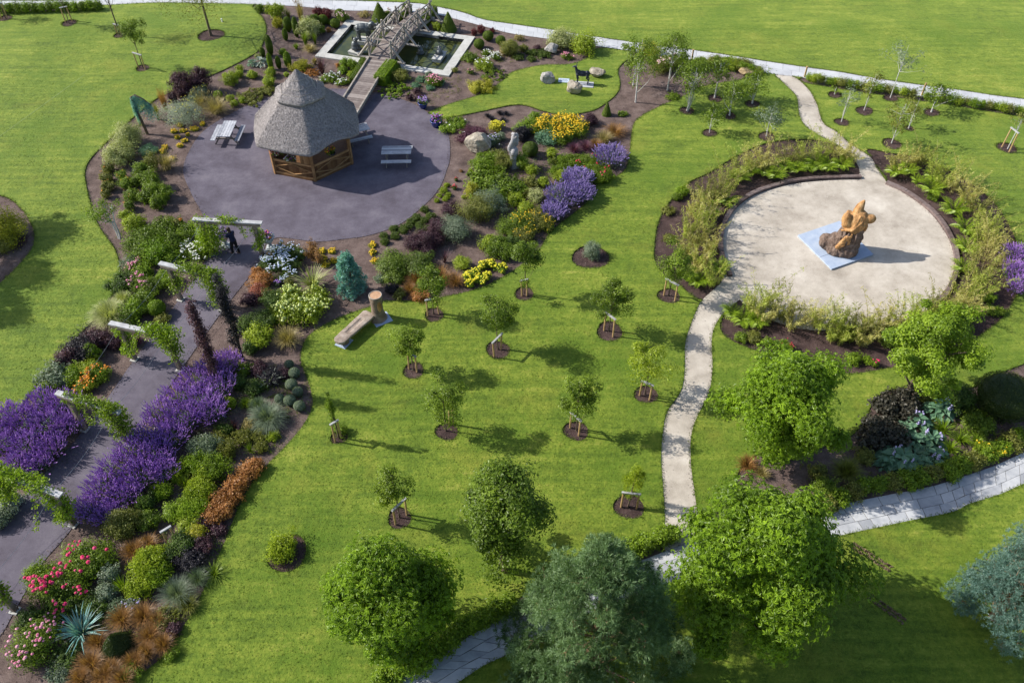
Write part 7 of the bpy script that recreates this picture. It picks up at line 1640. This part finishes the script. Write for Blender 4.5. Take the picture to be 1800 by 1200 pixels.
# big foreground trees: crown middle seen at (x, y), middle height zc
def BIG(px, py, wpx, h, cb, label, leaf, n, L, name='broadleaf_tree', K=90, rc=.62, asp=.62, top=.55, lean=(0, 0), tr=.13, **k):
    zc = (h+cb)/2; p = G(px, py, zc); p[2] = 0
    d = np.array([p[0], p[1], zc-CH]); ppm = CF/float((np.array([p[0], p[1], zc])-np.array([0, 0, CH])) @ FWD)
    tree(name, label, p, h*1.06, 1.2*wpx/ppm, cb*.8, leaf, 'twig', tr, K, rc, int(n*(3.0 if k.get('palm') else 3.8)), L*(.64 if k.get('palm') else .54), asp, lean, 'tree', 'large trees in the foreground', top=top, limbn=40, inner=.45, flat=.68, up=.6, **k)
BIG(682, 1068, 236, 5.0, .7, 'round bright green maple at the bottom centre left by the shady path', 'tree', 10500, .24, K=52, rc=.78, palm=True)
BIG(888, 910, 190, 6.6, .6, 'upright dense leaved tree at the lower centre', 'tree_deep', 7600, .19, K=60, rc=.52, top=.3)
BIG(1338, 985, 322, 7.2, .8, 'largest bright plane tree at the lower right covering the paved path', 'tree', 15500, .26, K=74, rc=.92, top=.5, palm=True)
BIG(1388, 708, 206, 5.8, 1.0, 'glossy green maple right of the gravel path', 'tree', 8500, .22, K=50, rc=.70, top=.6, palm=True)
BIG(1640, 606, 166, 5.2, 1.5, 'spreading yellow green maple with slanting trunk over the ring bed', 'bright', 6200, .20, K=75, rc=.42, top=.8)
p = G(1052, 1092, 3.2); pine('pine_tree', 'big blue green pine with red brown twigs at the bottom middle', (p[0], p[1], 0), 7.0, 372/54., .3, 'blue_pine', n=7600, L=.19, w=.019, m=18, K=110, rc=.55, tr=.15, top=.35, group='large trees in the foreground')
p = G(1786, 1018, 2.8); pine('spruce_tree', 'silvery blue spruce cut by the right frame edge', (p[0]+.35, p[1], 0), 6.4, 3.7, .3, 'spruce', n=6000, L=.14, w=.018, m=16, K=150, rc=.5, tr=.14, top=.3, cat='conifer')

for (x_, y_, h_, w_, l_) in ((-33.5, 37.6, 7.6, 4.0, 'tall clear stemmed tree left of the frame, its shade behind the other two'), (-33.3, 34.6, 7.4, 3.8, 'tall clear stemmed tree left of the frame, its shade on the lawn in the middle'), (-33.0, 31.6, 7.0, 3.2, 'shortest clear stemmed tree left of the frame, its shade nearest the lavender')):
    tree('broadleaf_tree', l_, (x_, y_, 0), h_, w_, h_*.62, 'tree', 'twig', .12, 40, .55, 5000, .16, .6, cat='tree', top=.8, limbn=24)
# ------------------------------------------------------------------ camera, sun and sky
cam = bpy.data.cameras.new('camera'); co = bpy.data.objects.new('camera', cam); COL.objects.link(co)
co.location = (0, 0, CH); co.rotation_euler = (PI/2-CT, 0, 0)
cam.sensor_width = 36; cam.lens = 36*CF/1800; cam.clip_end = 2000; cam.clip_start = .5
SC.camera = co
EL, AZ = math.radians(35.5), math.radians(180-11.5)      # direction towards the sun: from the left, a little behind
sd = Vector((math.cos(EL)*math.cos(AZ), math.cos(EL)*math.sin(AZ), math.sin(EL)))
sun = bpy.data.lights.new('sun', 'SUN'); so = bpy.data.objects.new('sun', sun); COL.objects.link(so)
sun.energy = 4.7; sun.angle = math.radians(.55); sun.color = (1.0, .955, .87)
so.rotation_euler = sd.to_track_quat('Z', 'Y').to_euler(); so.location = (0, 30, 60)
w = bpy.data.worlds.new('World'); SC.world = w; w.use_nodes = True
nt = w.node_tree; bg = nt.nodes['Background']; sk = nt.nodes.new('ShaderNodeTexSky'); sk.sky_type = 'NISHITA'; sk.sun_disc = False
sk.sun_elevation = EL; sk.sun_rotation = math.atan2(sd.x, sd.y); sk.air_density = 1.0; sk.dust_density = 1.5
nt.links.new(sk.outputs[0], bg.inputs[0]); bg.inputs[1].default_value = .12
SC.view_settings.view_transform = 'Standard'; SC.view_settings.look = 'None'; SC.view_settings.exposure = .52; SC.view_settings.gamma = 1
for s, names in LABELS.items():
    if len(names) > 1: print('DUPLABEL', s, names)
    if not 4 <= len(s.split()) <= 16: print('LABELLEN', len(s.split()), s)
